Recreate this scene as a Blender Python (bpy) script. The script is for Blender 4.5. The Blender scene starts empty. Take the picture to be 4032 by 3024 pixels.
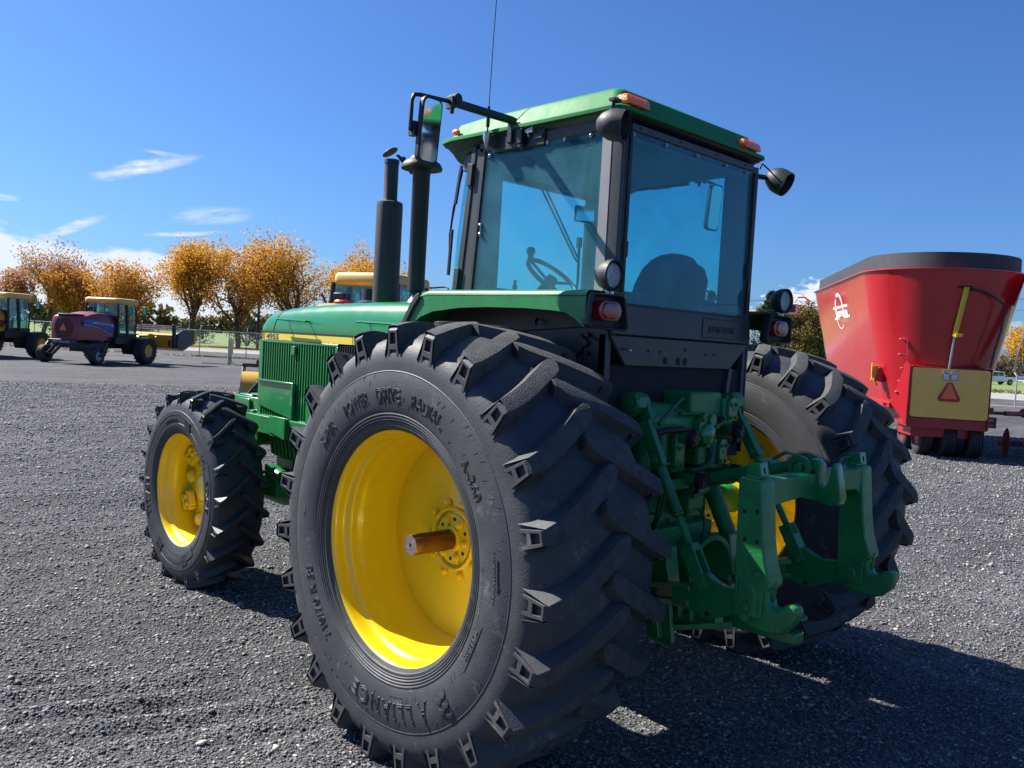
import bpy, bmesh, math, random
import numpy as np
from mathutils import Vector, Matrix

SC = bpy.context.scene
COL = SC.collection
R = math.radians
PI = math.pi

# ------------------------------------------------------------------ camera
cam_d = bpy.data.cameras.new('camera')
cam = bpy.data.objects.new('camera', cam_d)
COL.objects.link(cam)
cam_d.sensor_width = 36.0
cam_d.lens = 30.12
cam_d.clip_start = 0.05
cam_d.clip_end = 4000
_yaw, _pit, _rol = 0.768, -0.046, 0.0553
_f = Vector((math.sin(_yaw) * math.cos(_pit), math.cos(_yaw) * math.cos(_pit), math.sin(_pit)))
_r0 = Vector((math.cos(_yaw), -math.sin(_yaw), 0))
_u0 = _r0.cross(_f)
_r = _r0 * math.cos(_rol) + _u0 * math.sin(_rol)
_u = -_r0 * math.sin(_rol) + _u0 * math.cos(_rol)
cam.matrix_world = Matrix(((_r.x, _u.x, -_f.x, -3.473), (_r.y, _u.y, -_f.y, -2.875), (_r.z, _u.z, -_f.z, 1.803), (0, 0, 0, 1)))
SC.camera = cam

# ------------------------------------------------------------------ light, sky, exposure
SUN_AZ, SUN_EL = R(-22.0), R(44.5)      # azimuth clockwise from +Y
sd = Vector((math.sin(SUN_AZ) * math.cos(SUN_EL), math.cos(SUN_AZ) * math.cos(SUN_EL), math.sin(SUN_EL)))
sun_d = bpy.data.lights.new('sun', 'SUN')
sun_d.energy = 5.0
sun_d.angle = R(0.53)
sun_d.color = (1.0, 0.95, 0.87)
sun = bpy.data.objects.new('sun', sun_d)
COL.objects.link(sun)
sun.rotation_euler = (-sd).to_track_quat('-Z', 'Y').to_euler()

W = bpy.data.worlds.new('World')
SC.world = W
W.use_nodes = True
nt = W.node_tree
N, L = nt.nodes, nt.links
N.clear()
wo = N.new('ShaderNodeOutputWorld')
bg = N.new('ShaderNodeBackground')
sky = N.new('ShaderNodeTexSky')
sky.sky_type = 'NISHITA'
sky.sun_disc = False
sky.sun_elevation = SUN_EL
sky.sun_rotation = SUN_AZ
sky.altitude = 350
sky.air_density = 1.0
sky.dust_density = 1.3
sky.ozone_density = 3.0
SKY_STRENGTH = 0.075
bg.inputs['Strength'].default_value = SKY_STRENGTH
tc = N.new('ShaderNodeTexCoord')


def wmath(op, a, b=None, clamp=False):
    n = N.new('ShaderNodeMath')
    n.operation = op
    n.use_clamp = clamp
    for i, v in enumerate((a, b)):
        if v is None:
            continue
        if isinstance(v, (int, float)):
            n.inputs[i].default_value = v
        else:
            L.new(v, n.inputs[i])
    return n.outputs[0]


sep = N.new('ShaderNodeSeparateXYZ')
L.new(tc.outputs['Generated'], sep.inputs[0])
az = wmath('ARCTAN2', sep.outputs[0], sep.outputs[1])       # clockwise from +Y
elv = wmath('ARCSINE', sep.outputs[2])
# noise warp shared by the clouds
cmb = N.new('ShaderNodeCombineXYZ')
L.new(wmath('MULTIPLY', az, 8.0), cmb.inputs[0])
L.new(wmath('MULTIPLY', elv, 20.0), cmb.inputs[1])
wn = N.new('ShaderNodeTexNoise')
wn.inputs['Scale'].default_value = 2.2
wn.inputs['Detail'].default_value = 7
wn.inputs['Roughness'].default_value = 0.6
L.new(cmb.outputs[0], wn.inputs['Vector'])
nz = wmath('SUBTRACT', wn.outputs['Fac'], 0.5)
wn2 = N.new('ShaderNodeTexNoise')
wn2.inputs['Scale'].default_value = 9
wn2.inputs['Detail'].default_value = 6
L.new(cmb.outputs[0], wn2.inputs['Vector'])
nz2 = wmath('SUBTRACT', wn2.outputs['Fac'], 0.5)
cmb3 = N.new('ShaderNodeCombineXYZ')
L.new(wmath('MULTIPLY', az, 22.0), cmb3.inputs[0])
L.new(wmath('SUBTRACT', wmath('MULTIPLY', elv, 170.0), wmath('MULTIPLY', az, 42.0)), cmb3.inputs[1])
wn3 = N.new('ShaderNodeTexNoise')
wn3.inputs['Scale'].default_value = 1.0
wn3.inputs['Detail'].default_value = 5
L.new(cmb3.outputs[0], wn3.inputs['Vector'])
nz3 = wmath('SUBTRACT', wn3.outputs['Fac'], 0.5)
cloud = None


def wsmooth(v, a, b):
    n = N.new('ShaderNodeMapRange')
    n.interpolation_type = 'SMOOTHSTEP'
    L.new(v, n.inputs[0])
    n.inputs[1].default_value = a
    n.inputs[2].default_value = b
    return n.outputs[0]


def add_cloud(v):
    global cloud
    cloud = v if cloud is None else wmath('MAXIMUM', cloud, v)


def wisp(a0, e0, la, le, slope, dens, warp=1.0):
    """thin streak of cirrus round azimuth a0, elevation e0 (degrees)"""
    da = wmath('SUBTRACT', az, R(a0))
    de = wmath('SUBTRACT', wmath('SUBTRACT', elv, R(e0)), wmath('MULTIPLY', da, slope))
    de = wmath('ADD', de, wmath('MULTIPLY', nz, 0.035 * warp))
    qa = wmath('DIVIDE', wmath('ADD', da, wmath('MULTIPLY', nz2, 0.02)), R(la))
    qe = wmath('DIVIDE', de, R(le))
    d = wmath('ADD', wmath('MULTIPLY', qa, qa), wmath('MULTIPLY', qe, qe))
    v = wmath('MULTIPLY', wsmooth(d, 1.35, -0.15), dens)
    v = wmath('MULTIPLY', v, wmath('ADD', 0.72, wmath('ADD', wmath('MULTIPLY', nz2, 1.6), wmath('MULTIPLY', nz3, 2.6))), True)
    add_cloud(v)


wisp(20.4, 9.45, 3.0, 0.52, 0.31, 0.80, 0.45)
wisp(21.6, 10.35, 1.6, 0.16, -0.05, 0.40, 0.3)
wisp(24.4, 6.95, 2.3, 0.60, 0.12, 0.48, 0.4)
wisp(16.4, 5.35, 1.9, 0.36, 0.50, 0.80, 0.4)
wisp(22.8, 5.70, 2.5, 0.17, 0.13, 0.65, 0.2)
wisp(13.0, 6.75, 1.0, 0.22, 0.0, 0.55, 0.3)
wisp(26.6, 4.95, 2.6, 0.30, 0.13, 0.70, 0.3)
# low bank on the left, thinning towards the right
e_lim = wmath('ADD', R(4.55), wmath('MULTIPLY', nz, 0.060))
e_lim = wmath('ADD', e_lim, wmath('MULTIPLY', wsmooth(az, R(15.5), R(11.0)), R(0.9)))
bank = wsmooth(wmath('SUBTRACT', elv, e_lim), 0.005, -0.010)
bank = wmath('MULTIPLY', bank, wsmooth(az, R(34.0), R(24.0)))
bank = wmath('MULTIPLY', bank, wsmooth(az, R(-60.0), R(-10.0)))
bank = wmath('MULTIPLY', bank, wsmooth(elv, R(-3.0), R(-0.5)))
bank = wmath('MULTIPLY', bank, wmath('ADD', 0.86, wmath('MULTIPLY', nz2, 0.35)), True)
add_cloud(bank)
# small heaps low on the right (behind the cab and the mixer)
for (a0, a1, el_top, dn) in ((58.6, 74.0, 4.9, 0.93), (51.5, 58.5, 4.2, 0.35), (72.0, 104.0, 4.2, 0.42)):
    m = R((a0 + a1) / 2)
    q = wmath('DIVIDE', wmath('SUBTRACT', az, m), R((a1 - a0) / 2))
    dome = wmath('MULTIPLY', wmath('SUBTRACT', 1.0, wmath('MULTIPLY', q, q)), R(el_top * 0.45))
    lim = wmath('ADD', wmath('ADD', dome, R(el_top * 0.62)), wmath('ADD', wmath('MULTIPLY', nz2, 0.030), wmath('MULTIPLY', nz, 0.05)))
    h = wmath('MULTIPLY', wsmooth(wmath('SUBTRACT', elv, lim), 0.002, -0.006), wsmooth(elv, R(0.2), R(3.4)))
    h = wmath('MULTIPLY', h, wsmooth(wmath('ABSOLUTE', wmath('ADD', q, wmath('MULTIPLY', nz2, 0.6))), 1.1, 0.72))
    add_cloud(wmath('MULTIPLY', h, wmath('ADD', dn, wmath('MULTIPLY', nz2, 0.9)), True))
# a little blue lift so the zenith reads like the phone picture
tint = N.new('ShaderNodeMix')
tint.data_type = 'RGBA'
tint.blend_type = 'MULTIPLY'
tint.inputs[0].default_value = 1.0
L.new(sky.outputs[0], tint.inputs[6])
tint.inputs[7].default_value = (0.33, 0.54, 0.86, 1)
mixc = N.new('ShaderNodeMix')
mixc.data_type = 'RGBA'
L.new(cloud, mixc.inputs[0])
L.new(tint.outputs[2], mixc.inputs[6])
mixc.inputs[7].default_value = (5.3, 5.6, 6.1, 1)
L.new(mixc.outputs[2], bg.inputs['Color'])
L.new(bg.outputs[0], wo.inputs['Surface'])

SC.view_settings.view_transform = 'Standard'
SC.view_settings.look = 'None'
SC.view_settings.gamma = 1.0
SC.view_settings.exposure = 1.2
SC.view_settings.use_curve_mapping = False
SC.cycles.max_bounces = 8
SC.cycles.transparent_max_bounces = 16
SC.cycles.caustics_reflective = False
SC.cycles.caustics_refractive = False

# ------------------------------------------------------------------ materials
MATS = {}


def mat(name, col, rough=0.5, metal=0.0, coat=0.0, var=0.15, scale=8.0, bump=0.0, bscale=60.0, col2=None, spec=0.5, emit=None, sharp=False, wear=None):
    """procedural paint / rubber / metal: two tones mixed by noise, uneven gloss, fine relief"""
    if name in MATS:
        return MATS[name]
    m = bpy.data.materials.new(name)
    m.use_nodes = True
    t = m.node_tree
    n, l = t.nodes, t.links
    b = n['Principled BSDF']
    b.inputs['Roughness'].default_value = rough
    b.inputs['Metallic'].default_value = metal
    b.inputs['Coat Weight'].default_value = coat
    b.inputs['Coat Roughness'].default_value = 0.12
    b.inputs['Specular IOR Level'].default_value = spec
    tcn = n.new('ShaderNodeTexCoord')
    no = n.new('ShaderNodeTexNoise')
    no.inputs['Scale'].default_value = scale
    no.inputs['Detail'].default_value = 6
    no.inputs['Roughness'].default_value = 0.62
    l.new(tcn.outputs['Object'], no.inputs['Vector'])
    ra = n.new('ShaderNodeValToRGB')
    ra.color_ramp.elements[0].position = 0.46 if sharp else 0.34
    ra.color_ramp.elements[1].position = 0.56 if sharp else 0.68
    c2 = col2 if col2 else tuple(c * (1 - var) for c in col)
    ra.color_ramp.elements[0].color = (*c2, 1)
    ra.color_ramp.elements[1].color = (*col, 1)
    l.new(no.outputs['Fac'], ra.inputs['Fac'])
    csock = ra.outputs['Color']
    if wear:
        wc, ws_, wt = wear
        wno = n.new('ShaderNodeTexNoise')
        wno.inputs['Scale'].default_value = ws_
        wno.inputs['Detail'].default_value = 9
        wno.inputs['Roughness'].default_value = 0.72
        l.new(tcn.outputs['Object'], wno.inputs['Vector'])
        wr = n.new('ShaderNodeMapRange')
        wr.inputs[1].default_value = wt
        wr.inputs[2].default_value = wt + 0.06
        l.new(wno.outputs['Fac'], wr.inputs[0])
        wm = n.new('ShaderNodeMix')
        wm.data_type = 'RGBA'
        l.new(wr.outputs[0], wm.inputs[0])
        l.new(csock, wm.inputs[6])
        wm.inputs[7].default_value = (*wc, 1)
        csock = wm.outputs[2]
    l.new(csock, b.inputs['Base Color'])
    mr = n.new('ShaderNodeMapRange')
    mr.inputs[3].default_value = max(0.02, rough - 0.08)
    mr.inputs[4].default_value = min(1, rough + 0.10)
    no2 = n.new('ShaderNodeTexNoise')
    no2.inputs['Scale'].default_value = scale * 3.1
    no2.inputs['Detail'].default_value = 4
    l.new(tcn.outputs['Object'], no2.inputs['Vector'])
    l.new(no2.outputs['Fac'], mr.inputs[0])
    l.new(mr.outputs[0], b.inputs['Roughness'])
    if bump > 0:
        no3 = n.new('ShaderNodeTexNoise')
        no3.inputs['Scale'].default_value = bscale
        no3.inputs['Detail'].default_value = 5
        l.new(tcn.outputs['Object'], no3.inputs['Vector'])
        bp = n.new('ShaderNodeBump')
        bp.inputs['Strength'].default_value = bump
        bp.inputs['Distance'].default_value = 0.01
        l.new(no3.outputs['Fac'], bp.inputs['Height'])
        l.new(bp.outputs[0], b.inputs['Normal'])
    if emit:
        b.inputs['Emission Color'].default_value = (*emit[0], 1)
        b.inputs['Emission Strength'].default_value = emit[1]
    MATS[name] = m
    return m


def glass_mat(name, tint_c, refl=0.06, rough=0.01):
    m = bpy.data.materials.new(name)
    m.use_nodes = True
    t = m.node_tree
    n, l = t.nodes, t.links
    n.clear()
    o = n.new('ShaderNodeOutputMaterial')
    tr = n.new('ShaderNodeBsdfTransparent')
    tr.inputs[0].default_value = (*tint_c, 1)
    gl = n.new('ShaderNodeBsdfGlossy')
    gl.inputs['Roughness'].default_value = rough
    gl.inputs['Color'].default_value = (0.9, 0.95, 1.0, 1)
    fr = n.new('ShaderNodeLayerWeight')
    fr.inputs['Blend'].default_value = 0.5
    pw = n.new('ShaderNodeMath')
    pw.operation = 'POWER'
    l.new(fr.outputs['Facing'], pw.inputs[0])
    pw.inputs[1].default_value = 4.0
    tcn = n.new('ShaderNodeTexCoord')
    du = n.new('ShaderNodeTexNoise')
    du.inputs['Scale'].default_value = 5
    du.inputs['Detail'].default_value = 5
    l.new(tcn.outputs['Object'], du.inputs['Vector'])
    df = n.new('ShaderNodeBsdfDiffuse')
    df.inputs[0].default_value = (0.20, 0.46, 0.58, 1)
    mr = n.new('ShaderNodeMapRange')
    mr.inputs[1].default_value = 0.3
    mr.inputs[2].default_value = 0.75
    mr.inputs[3].default_value = 0.07
    mr.inputs[4].default_value = 0.17
    l.new(du.outputs['Fac'], mr.inputs[0])
    m0 = n.new('ShaderNodeMixShader')
    l.new(mr.outputs[0], m0.inputs[0])
    l.new(tr.outputs[0], m0.inputs[1])
    l.new(df.outputs[0], m0.inputs[2])
    ad = n.new('ShaderNodeMath')
    ad.operation = 'MULTIPLY_ADD'
    l.new(pw.outputs[0], ad.inputs[0])
    ad.inputs[1].default_value = 0.8
    ad.inputs[2].default_value = refl
    mx = n.new('ShaderNodeMixShader')
    l.new(ad.outputs[0], mx.inputs[0])
    l.new(m0.outputs[0], mx.inputs[1])
    l.new(gl.outputs[0], mx.inputs[2])
    l.new(mx.outputs[0], o.inputs[0])
    MATS[name] = m
    return m


GREEN = mat('tractor_green_paint', (0.012, 0.200, 0.052), 0.28, coat=0.5, var=0.12, scale=2.5, bump=0.03, bscale=25)
GREEN_D = mat('green_cast_iron_paint', (0.015, 0.235, 0.062), 0.42, coat=0.15, var=0.35, scale=9, bump=0.25, bscale=70, wear=((0.035, 0.045, 0.025), 11.0, 0.66))
GREEN_F = mat('fender_green_paint', (0.014, 0.200, 0.048), 0.42, var=0.18, scale=14, bump=0.05, bscale=80, wear=((0.10, 0.26, 0.12), 26.0, 0.665))
YELL = mat('rim_yellow_paint', (0.84, 0.60, 0.008), 0.30, coat=0.5, var=0.07, scale=3, bump=0.03, bscale=22, wear=((0.20, 0.11, 0.02), 7.0, 0.715))
YSTR = mat('stripe_yellow_vinyl', (0.78, 0.60, 0.06), 0.4, var=0.06, scale=5)
RUBBER = mat('tyre_rubber', (0.055, 0.057, 0.062), 0.60, var=0.5, scale=7, bump=0.18, bscale=140, col2=(0.032, 0.034, 0.038), wear=((0.105, 0.100, 0.095), 9.0, 0.60))
RUBBER_N = mat('new_tyre_rubber', (0.034, 0.036, 0.041), 0.50, var=0.4, scale=6, bump=0.10, bscale=120)
LUGTOP = mat('worn_lug_rubber', (0.085, 0.082, 0.080), 0.85, scale=22, bump=0.7, bscale=190, col2=(0.040, 0.041, 0.045))
BLACK = mat('black_paint', (0.018, 0.019, 0.023), 0.42, var=0.3, scale=9, bump=0.04)
BPLAST = mat('black_plastic', (0.022, 0.023, 0.027), 0.55, var=0.3, scale=14, bump=0.12, bscale=160)
CHAR = mat('charcoal_cab_paint', (0.050, 0.050, 0.058), 0.45, var=0.12, scale=5, bump=0.03)
CHAR_SUNLIT = mat('sunlit_charcoal_post', (0.23, 0.225, 0.24), 0.5, var=0.1, scale=5)  # cab charcoal with sunlight painted in, for the posts' outer face
STACK = mat('sooty_stack_paint', (0.030, 0.030, 0.034), 0.55, var=0.4, scale=6, bump=0.15, bscale=90, col2=(0.055, 0.045, 0.040))
STEEL = mat('bare_steel', (0.42, 0.41, 0.40), 0.35, metal=0.9, var=0.3, scale=30, bump=0.1)
RUSTAX = mat('rust_film_axle', (0.24, 0.105, 0.040), 0.42, metal=0.55, scale=9, bump=0.12, bscale=90, col2=(0.120, 0.060, 0.032))
AXEND = mat('cut_axle_end', (0.30, 0.235, 0.24), 0.5, metal=0.5, scale=22, bump=0.3, bscale=60, col2=(0.15, 0.10, 0.10))
SILVER = mat('zinc_hardware', (0.55, 0.55, 0.56), 0.3, metal=0.85, var=0.3, scale=30)
AMBER = mat('amber_lens', (1.0, 0.27, 0.004), 0.22, coat=0.6, var=0.25, scale=60, bump=0.5, bscale=260)
REDLENS = mat('red_lens', (0.33, 0.012, 0.012), 0.2, coat=0.8, var=0.3, scale=30)
AMBER.node_tree.nodes['Principled BSDF'].inputs['Subsurface Weight'].default_value = 0.9
AMBER.node_tree.nodes['Principled BSDF'].inputs['Subsurface Radius'].default_value = (0.06, 0.02, 0.004)
AMBER.node_tree.nodes['Principled BSDF'].inputs['Subsurface Scale'].default_value = 1.0
ROOFG = mat('roof_green_gelcoat', (0.014, 0.200, 0.048), 0.62, var=0.15, scale=6, bump=0.04, bscale=60, spec=0.35, wear=((0.06, 0.24, 0.10), 20.0, 0.67))
LENS = mat('headlamp_glass', (0.62, 0.64, 0.66), 0.16, metal=0.55, var=0.35, scale=45, bump=0.9, bscale=230)
GLASS = glass_mat('cab_glass', (0.60, 0.95, 0.96), 0.015)
MIRROR = mat('mirror_glass', (0.75, 0.78, 0.80), 0.03, metal=1.0, var=0.04)
SEATM = mat('seat_vinyl', (0.060, 0.064, 0.070), 0.7, var=0.2, scale=20, bump=0.2)
LINER = mat('headliner_foam', (0.26, 0.25, 0.24), 0.9, var=0.15, scale=18, bump=0.3)
WINEC = mat('maroon_coupler_cap', (0.050, 0.016, 0.024), 0.55, var=0.3, scale=25)
DARK = mat('dark_cavity', (0.012, 0.013, 0.016), 0.8, var=0.3)
LETTER = mat('decal_black', (0.055, 0.050, 0.075), 0.5, var=0.2)
WHITEP = mat('white_paint', (0.74, 0.75, 0.76), 0.4, var=0.06, scale=6)
WPLAST = mat('white_plastic_tube', (0.55, 0.56, 0.60), 0.5, var=0.15)
HOSE = mat('hydraulic_hose', (0.014, 0.10, 0.040), 0.5, var=0.3, scale=20)
GALV = mat('galvanised_steel', (0.46, 0.47, 0.48), 0.45, metal=0.6, var=0.2, scale=12)

# ------------------------------------------------------------------ mesh builder


class MB:
    def __init__(s):
        s.v, s.f, s.m = [], [], []

    def add(s, vs, fs, mi=0):
        k = len(s.v)
        s.v += [tuple(v) for v in vs]
        s.f += [tuple(i + k for i in f) for f in fs]
        s.m += [mi] * len(fs)
        return s

    def box(s, c, d, rot=None, mi=0):
        hx, hy, hz = d[0] / 2, d[1] / 2, d[2] / 2
        P = [Vector((x, y, z)) for x in (-hx, hx) for y in (-hy, hy) for z in (-hz, hz)]
        if rot is not None:
            P = [rot @ p for p in P]
        P = [p + Vector(c) for p in P]
        return s.add(P, [(0, 1, 3, 2), (4, 6, 7, 5), (0, 4, 5, 1), (2, 3, 7, 6), (0, 2, 6, 4), (1, 5, 7, 3)], mi)

    def span(s, a, b, mi=0):
        return s.box([(a[i] + b[i]) / 2 for i in range(3)], [abs(a[i] - b[i]) for i in range(3)], None, mi)

    def prism(s, poly, ax, lo, hi, mi=0, shrink=0.0):
        """polygon given in the two other axes, extruded along axis ax from lo to hi"""
        n = len(poly)

        def P(p, t):
            return (t, p[0], p[1]) if ax == 0 else (p[0], t, p[1]) if ax == 1 else (p[0], p[1], t)
        V = [P(p, lo) for p in poly] + [P(p, hi) for p in poly]
        F = [tuple(range(n))[::-1], tuple(range(n, 2 * n))] + [(i, (i + 1) % n, n + (i + 1) % n, n + i) for i in range(n)]
        return s.add(V, F, mi)

    def frame(s, d):
        d = Vector(d).normalized()
        a = Vector((0, 0, 1)) if abs(d.z) < 0.9 else Vector((0, 1, 0))
        u = d.cross(a).normalized()
        return d, u, d.cross(u).normalized()

    def cyl(s, p0, p1, r0, r1=None, n=16, cap=True, mi=0):
        r1 = r0 if r1 is None else r1
        p0, p1 = Vector(p0), Vector(p1)
        d, u, w = s.frame(p1 - p0)
        V = []
        for p, r in ((p0, r0), (p1, r1)):
            V += [p + (u * math.cos(2 * PI * i / n) + w * math.sin(2 * PI * i / n)) * r for i in range(n)]
        F = [(i, (i + 1) % n, n + (i + 1) % n, n + i) for i in range(n)]
        if cap:
            F += [tuple(range(n))[::-1], tuple(range(n, 2 * n))]
        return s.add(V, F, mi)

    def hexn(s, p0, p1, r, mi=0):
        return s.cyl(p0, p1, r, r, 6, True, mi)

    def tube(s, path, r, n=8, mi=0, cap=True):
        P = [Vector(p) for p in path]
        V, F = [], []
        u = None
        for i, p in enumerate(P):
            t = (P[min(i + 1, len(P) - 1)] - P[max(i - 1, 0)]).normalized()
            if u is None:
                _, u, w = s.frame(t)
            else:
                u = (u - t * u.dot(t)).normalized()
                w = t.cross(u)
            rr = r[i] if isinstance(r, (list, tuple)) else r
            V += [p + (u * math.cos(2 * PI * k / n) + w * math.sin(2 * PI * k / n)) * rr for k in range(n)]
        for i in range(len(P) - 1):
            F += [(i * n + k, i * n + (k + 1) % n, (i + 1) * n + (k + 1) % n, (i + 1) * n + k) for k in range(n)]
        if cap:
            F += [tuple(range(n))[::-1], tuple(range((len(P) - 1) * n, len(P) * n))]
        return s.add(V, F, mi)

    def lathe(s, prof, c, ax='x', n=48, mi=0, close=False):
        """profile of (along, radius)"""
        V, F = [], []
        for a, r in prof:
            for i in range(n):
                t = 2 * PI * i / n
                y, z = r * math.cos(t), r * math.sin(t)
                v = (a, y, z) if ax == 'x' else (z, a, y) if ax == 'y' else (y, z, a)
                V.append((v[0] + c[0], v[1] + c[1], v[2] + c[2]))
        m = len(prof)
        for j in range(m - 1 + (1 if close else 0)):
            j2 = (j + 1) % m
            F += [(j * n + i, j * n + (i + 1) % n, j2 * n + (i + 1) % n, j2 * n + i) for i in range(n)]
        if not close:
            if prof[0][1] > 1e-5:
                F.append(tuple(range(n))[::-1])
            if prof[-1][1] > 1e-5:
                F.append(tuple(range((m - 1) * n, m * n)))
        return s.add(V, F, mi)

    def ball(s, c, r, n=16, m=10, sc=(1, 1, 1), mi=0):
        V, F = [], []
        for j in range(m + 1):
            ph = PI * j / m
            for i in range(n):
                t = 2 * PI * i / n
                V.append((c[0] + sc[0] * r * math.sin(ph) * math.cos(t), c[1] + sc[1] * r * math.sin(ph) * math.sin(t), c[2] + sc[2] * r * math.cos(ph)))
        for j in range(m):
            F += [(j * n + i, (j + 1) * n + i, (j + 1) * n + (i + 1) % n, j * n + (i + 1) % n) for i in range(n)]
        return s.add(V, F, mi)

    def loft(s, rings, cap=True, mi=0, closed=True):
        n = len(rings[0])
        V = [p for r in rings for p in r]
        F = []
        for j in range(len(rings) - 1):
            for i in range(n if closed else n - 1):
                F.append((j * n + i, j * n + (i + 1) % n, (j + 1) * n + (i + 1) % n, (j + 1) * n + i))
        if cap and closed:
            F += [tuple(range(n))[::-1], tuple(range((len(rings) - 1) * n, len(rings) * n))]
        return s.add(V, F, mi)

    def bar(s, p0, p1, w, h, up=(0, 0, 1), mi=0):
        """rectangular bar from p0 to p1, w across, h along up"""
        p0, p1 = Vector(p0), Vector(p1)
        d = (p1 - p0).normalized()
        u = Vector(up)
        u = (u - d * u.dot(d)).normalized()
        q = d.cross(u)
        V = [p + q * (a * w / 2) + u * (b * h / 2) for p in (p0, p1) for a, b in ((-1, -1), (1, -1), (1, 1), (-1, 1))]
        return s.add(V, [(3, 2, 1, 0), (4, 5, 6, 7), (0, 1, 5, 4), (1, 2, 6, 5), (2, 3, 7, 6), (3, 0, 4, 7)], mi)

    def xf(s, M):
        s.v = [tuple(M @ Vector(v)) for v in s.v]
        return s

    def mirror(s):
        s.v = [(-x, y, z) for x, y, z in s.v]
        s.f = [f[::-1] for f in s.f]
        return s

    def build(s, name, mats, parent=None, bevel=0.0, sharp=38, loc=(0, 0, 0), fixn=True, smooth=True):
        me = bpy.data.meshes.new(name)
        me.from_pydata(s.v, [], s.f)
        if not isinstance(mats, (list, tuple)):
            mats = [mats]
        for m in mats:
            me.materials.append(m)
        if len(mats) > 1:
            me.polygons.foreach_set('material_index', s.m)
        if fixn:
            bm = bmesh.new()
            bm.from_mesh(me)
            bmesh.ops.recalc_face_normals(bm, faces=bm.faces)
            bm.to_mesh(me)
            bm.free()
        if smooth:
            me.shade_smooth()
            me.set_sharp_from_angle(angle=R(sharp))
        o = bpy.data.objects.new(name, me)
        COL.objects.link(o)
        o.location = loc
        if parent is not None:
            o.parent = parent
        if bevel > 0:
            b = o.modifiers.new('bevel', 'BEVEL')
            b.width = bevel
            b.segments = 2
            b.limit_method = 'ANGLE'
            b.angle_limit = R(40)
            b.harden_normals = False
        return o


def thing(name, label, cat, loc=(0, 0, 0), rz=0.0, group=None):
    o = bpy.data.objects.new(name, None)
    COL.objects.link(o)
    o.empty_display_size = 0.3
    o.location = loc
    o.rotation_euler = (0, 0, rz)
    o['label'] = label
    o['category'] = cat
    if group:
        o['group'] = group
    return o


def tag(o, label, cat, group=None):
    o['label'] = label
    o['category'] = cat
    if group:
        o['group'] = group
    return o


def dup(o, parent=None, **kw):
    c = o.copy()
    COL.objects.link(c)
    c.parent = parent
    for k, v in kw.items():
        setattr(c, k, v)
    for ch in list(o.children):
        dup(ch, c)
    return c


def text_mesh(txt, size, outline=0.0, depth=0.0, font_shear=0.0, spacing=1.0, offset=0.0, align='CENTER'):
    """returns (verts, faces) of flat lettering in its own xy plane"""
    cu = bpy.data.curves.new('t', 'FONT')
    cu.body = txt
    cu.size = size
    cu.align_x = align
    cu.align_y = 'BOTTOM_BASELINE'
    cu.shear = font_shear
    cu.space_character = spacing
    cu.offset = offset
    cu.resolution_u = 3
    if outline > 0:
        cu.fill_mode = 'NONE'
        cu.bevel_depth = outline
        cu.bevel_resolution = 1
    else:
        cu.extrude = depth
    ob = bpy.data.objects.new('t', cu)
    COL.objects.link(ob)
    dg = bpy.context.evaluated_depsgraph_get()
    me = ob.evaluated_get(dg).to_mesh()
    V = [tuple(v.co) for v in me.vertices]
    F = [tuple(p.vertices) for p in me.polygons]
    ob.evaluated_get(dg).to_mesh_clear()
    bpy.data.objects.remove(ob)
    bpy.data.curves.remove(cu)
    return V, F
# ------------------------------------------------------------------ tyres and wheels


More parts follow.
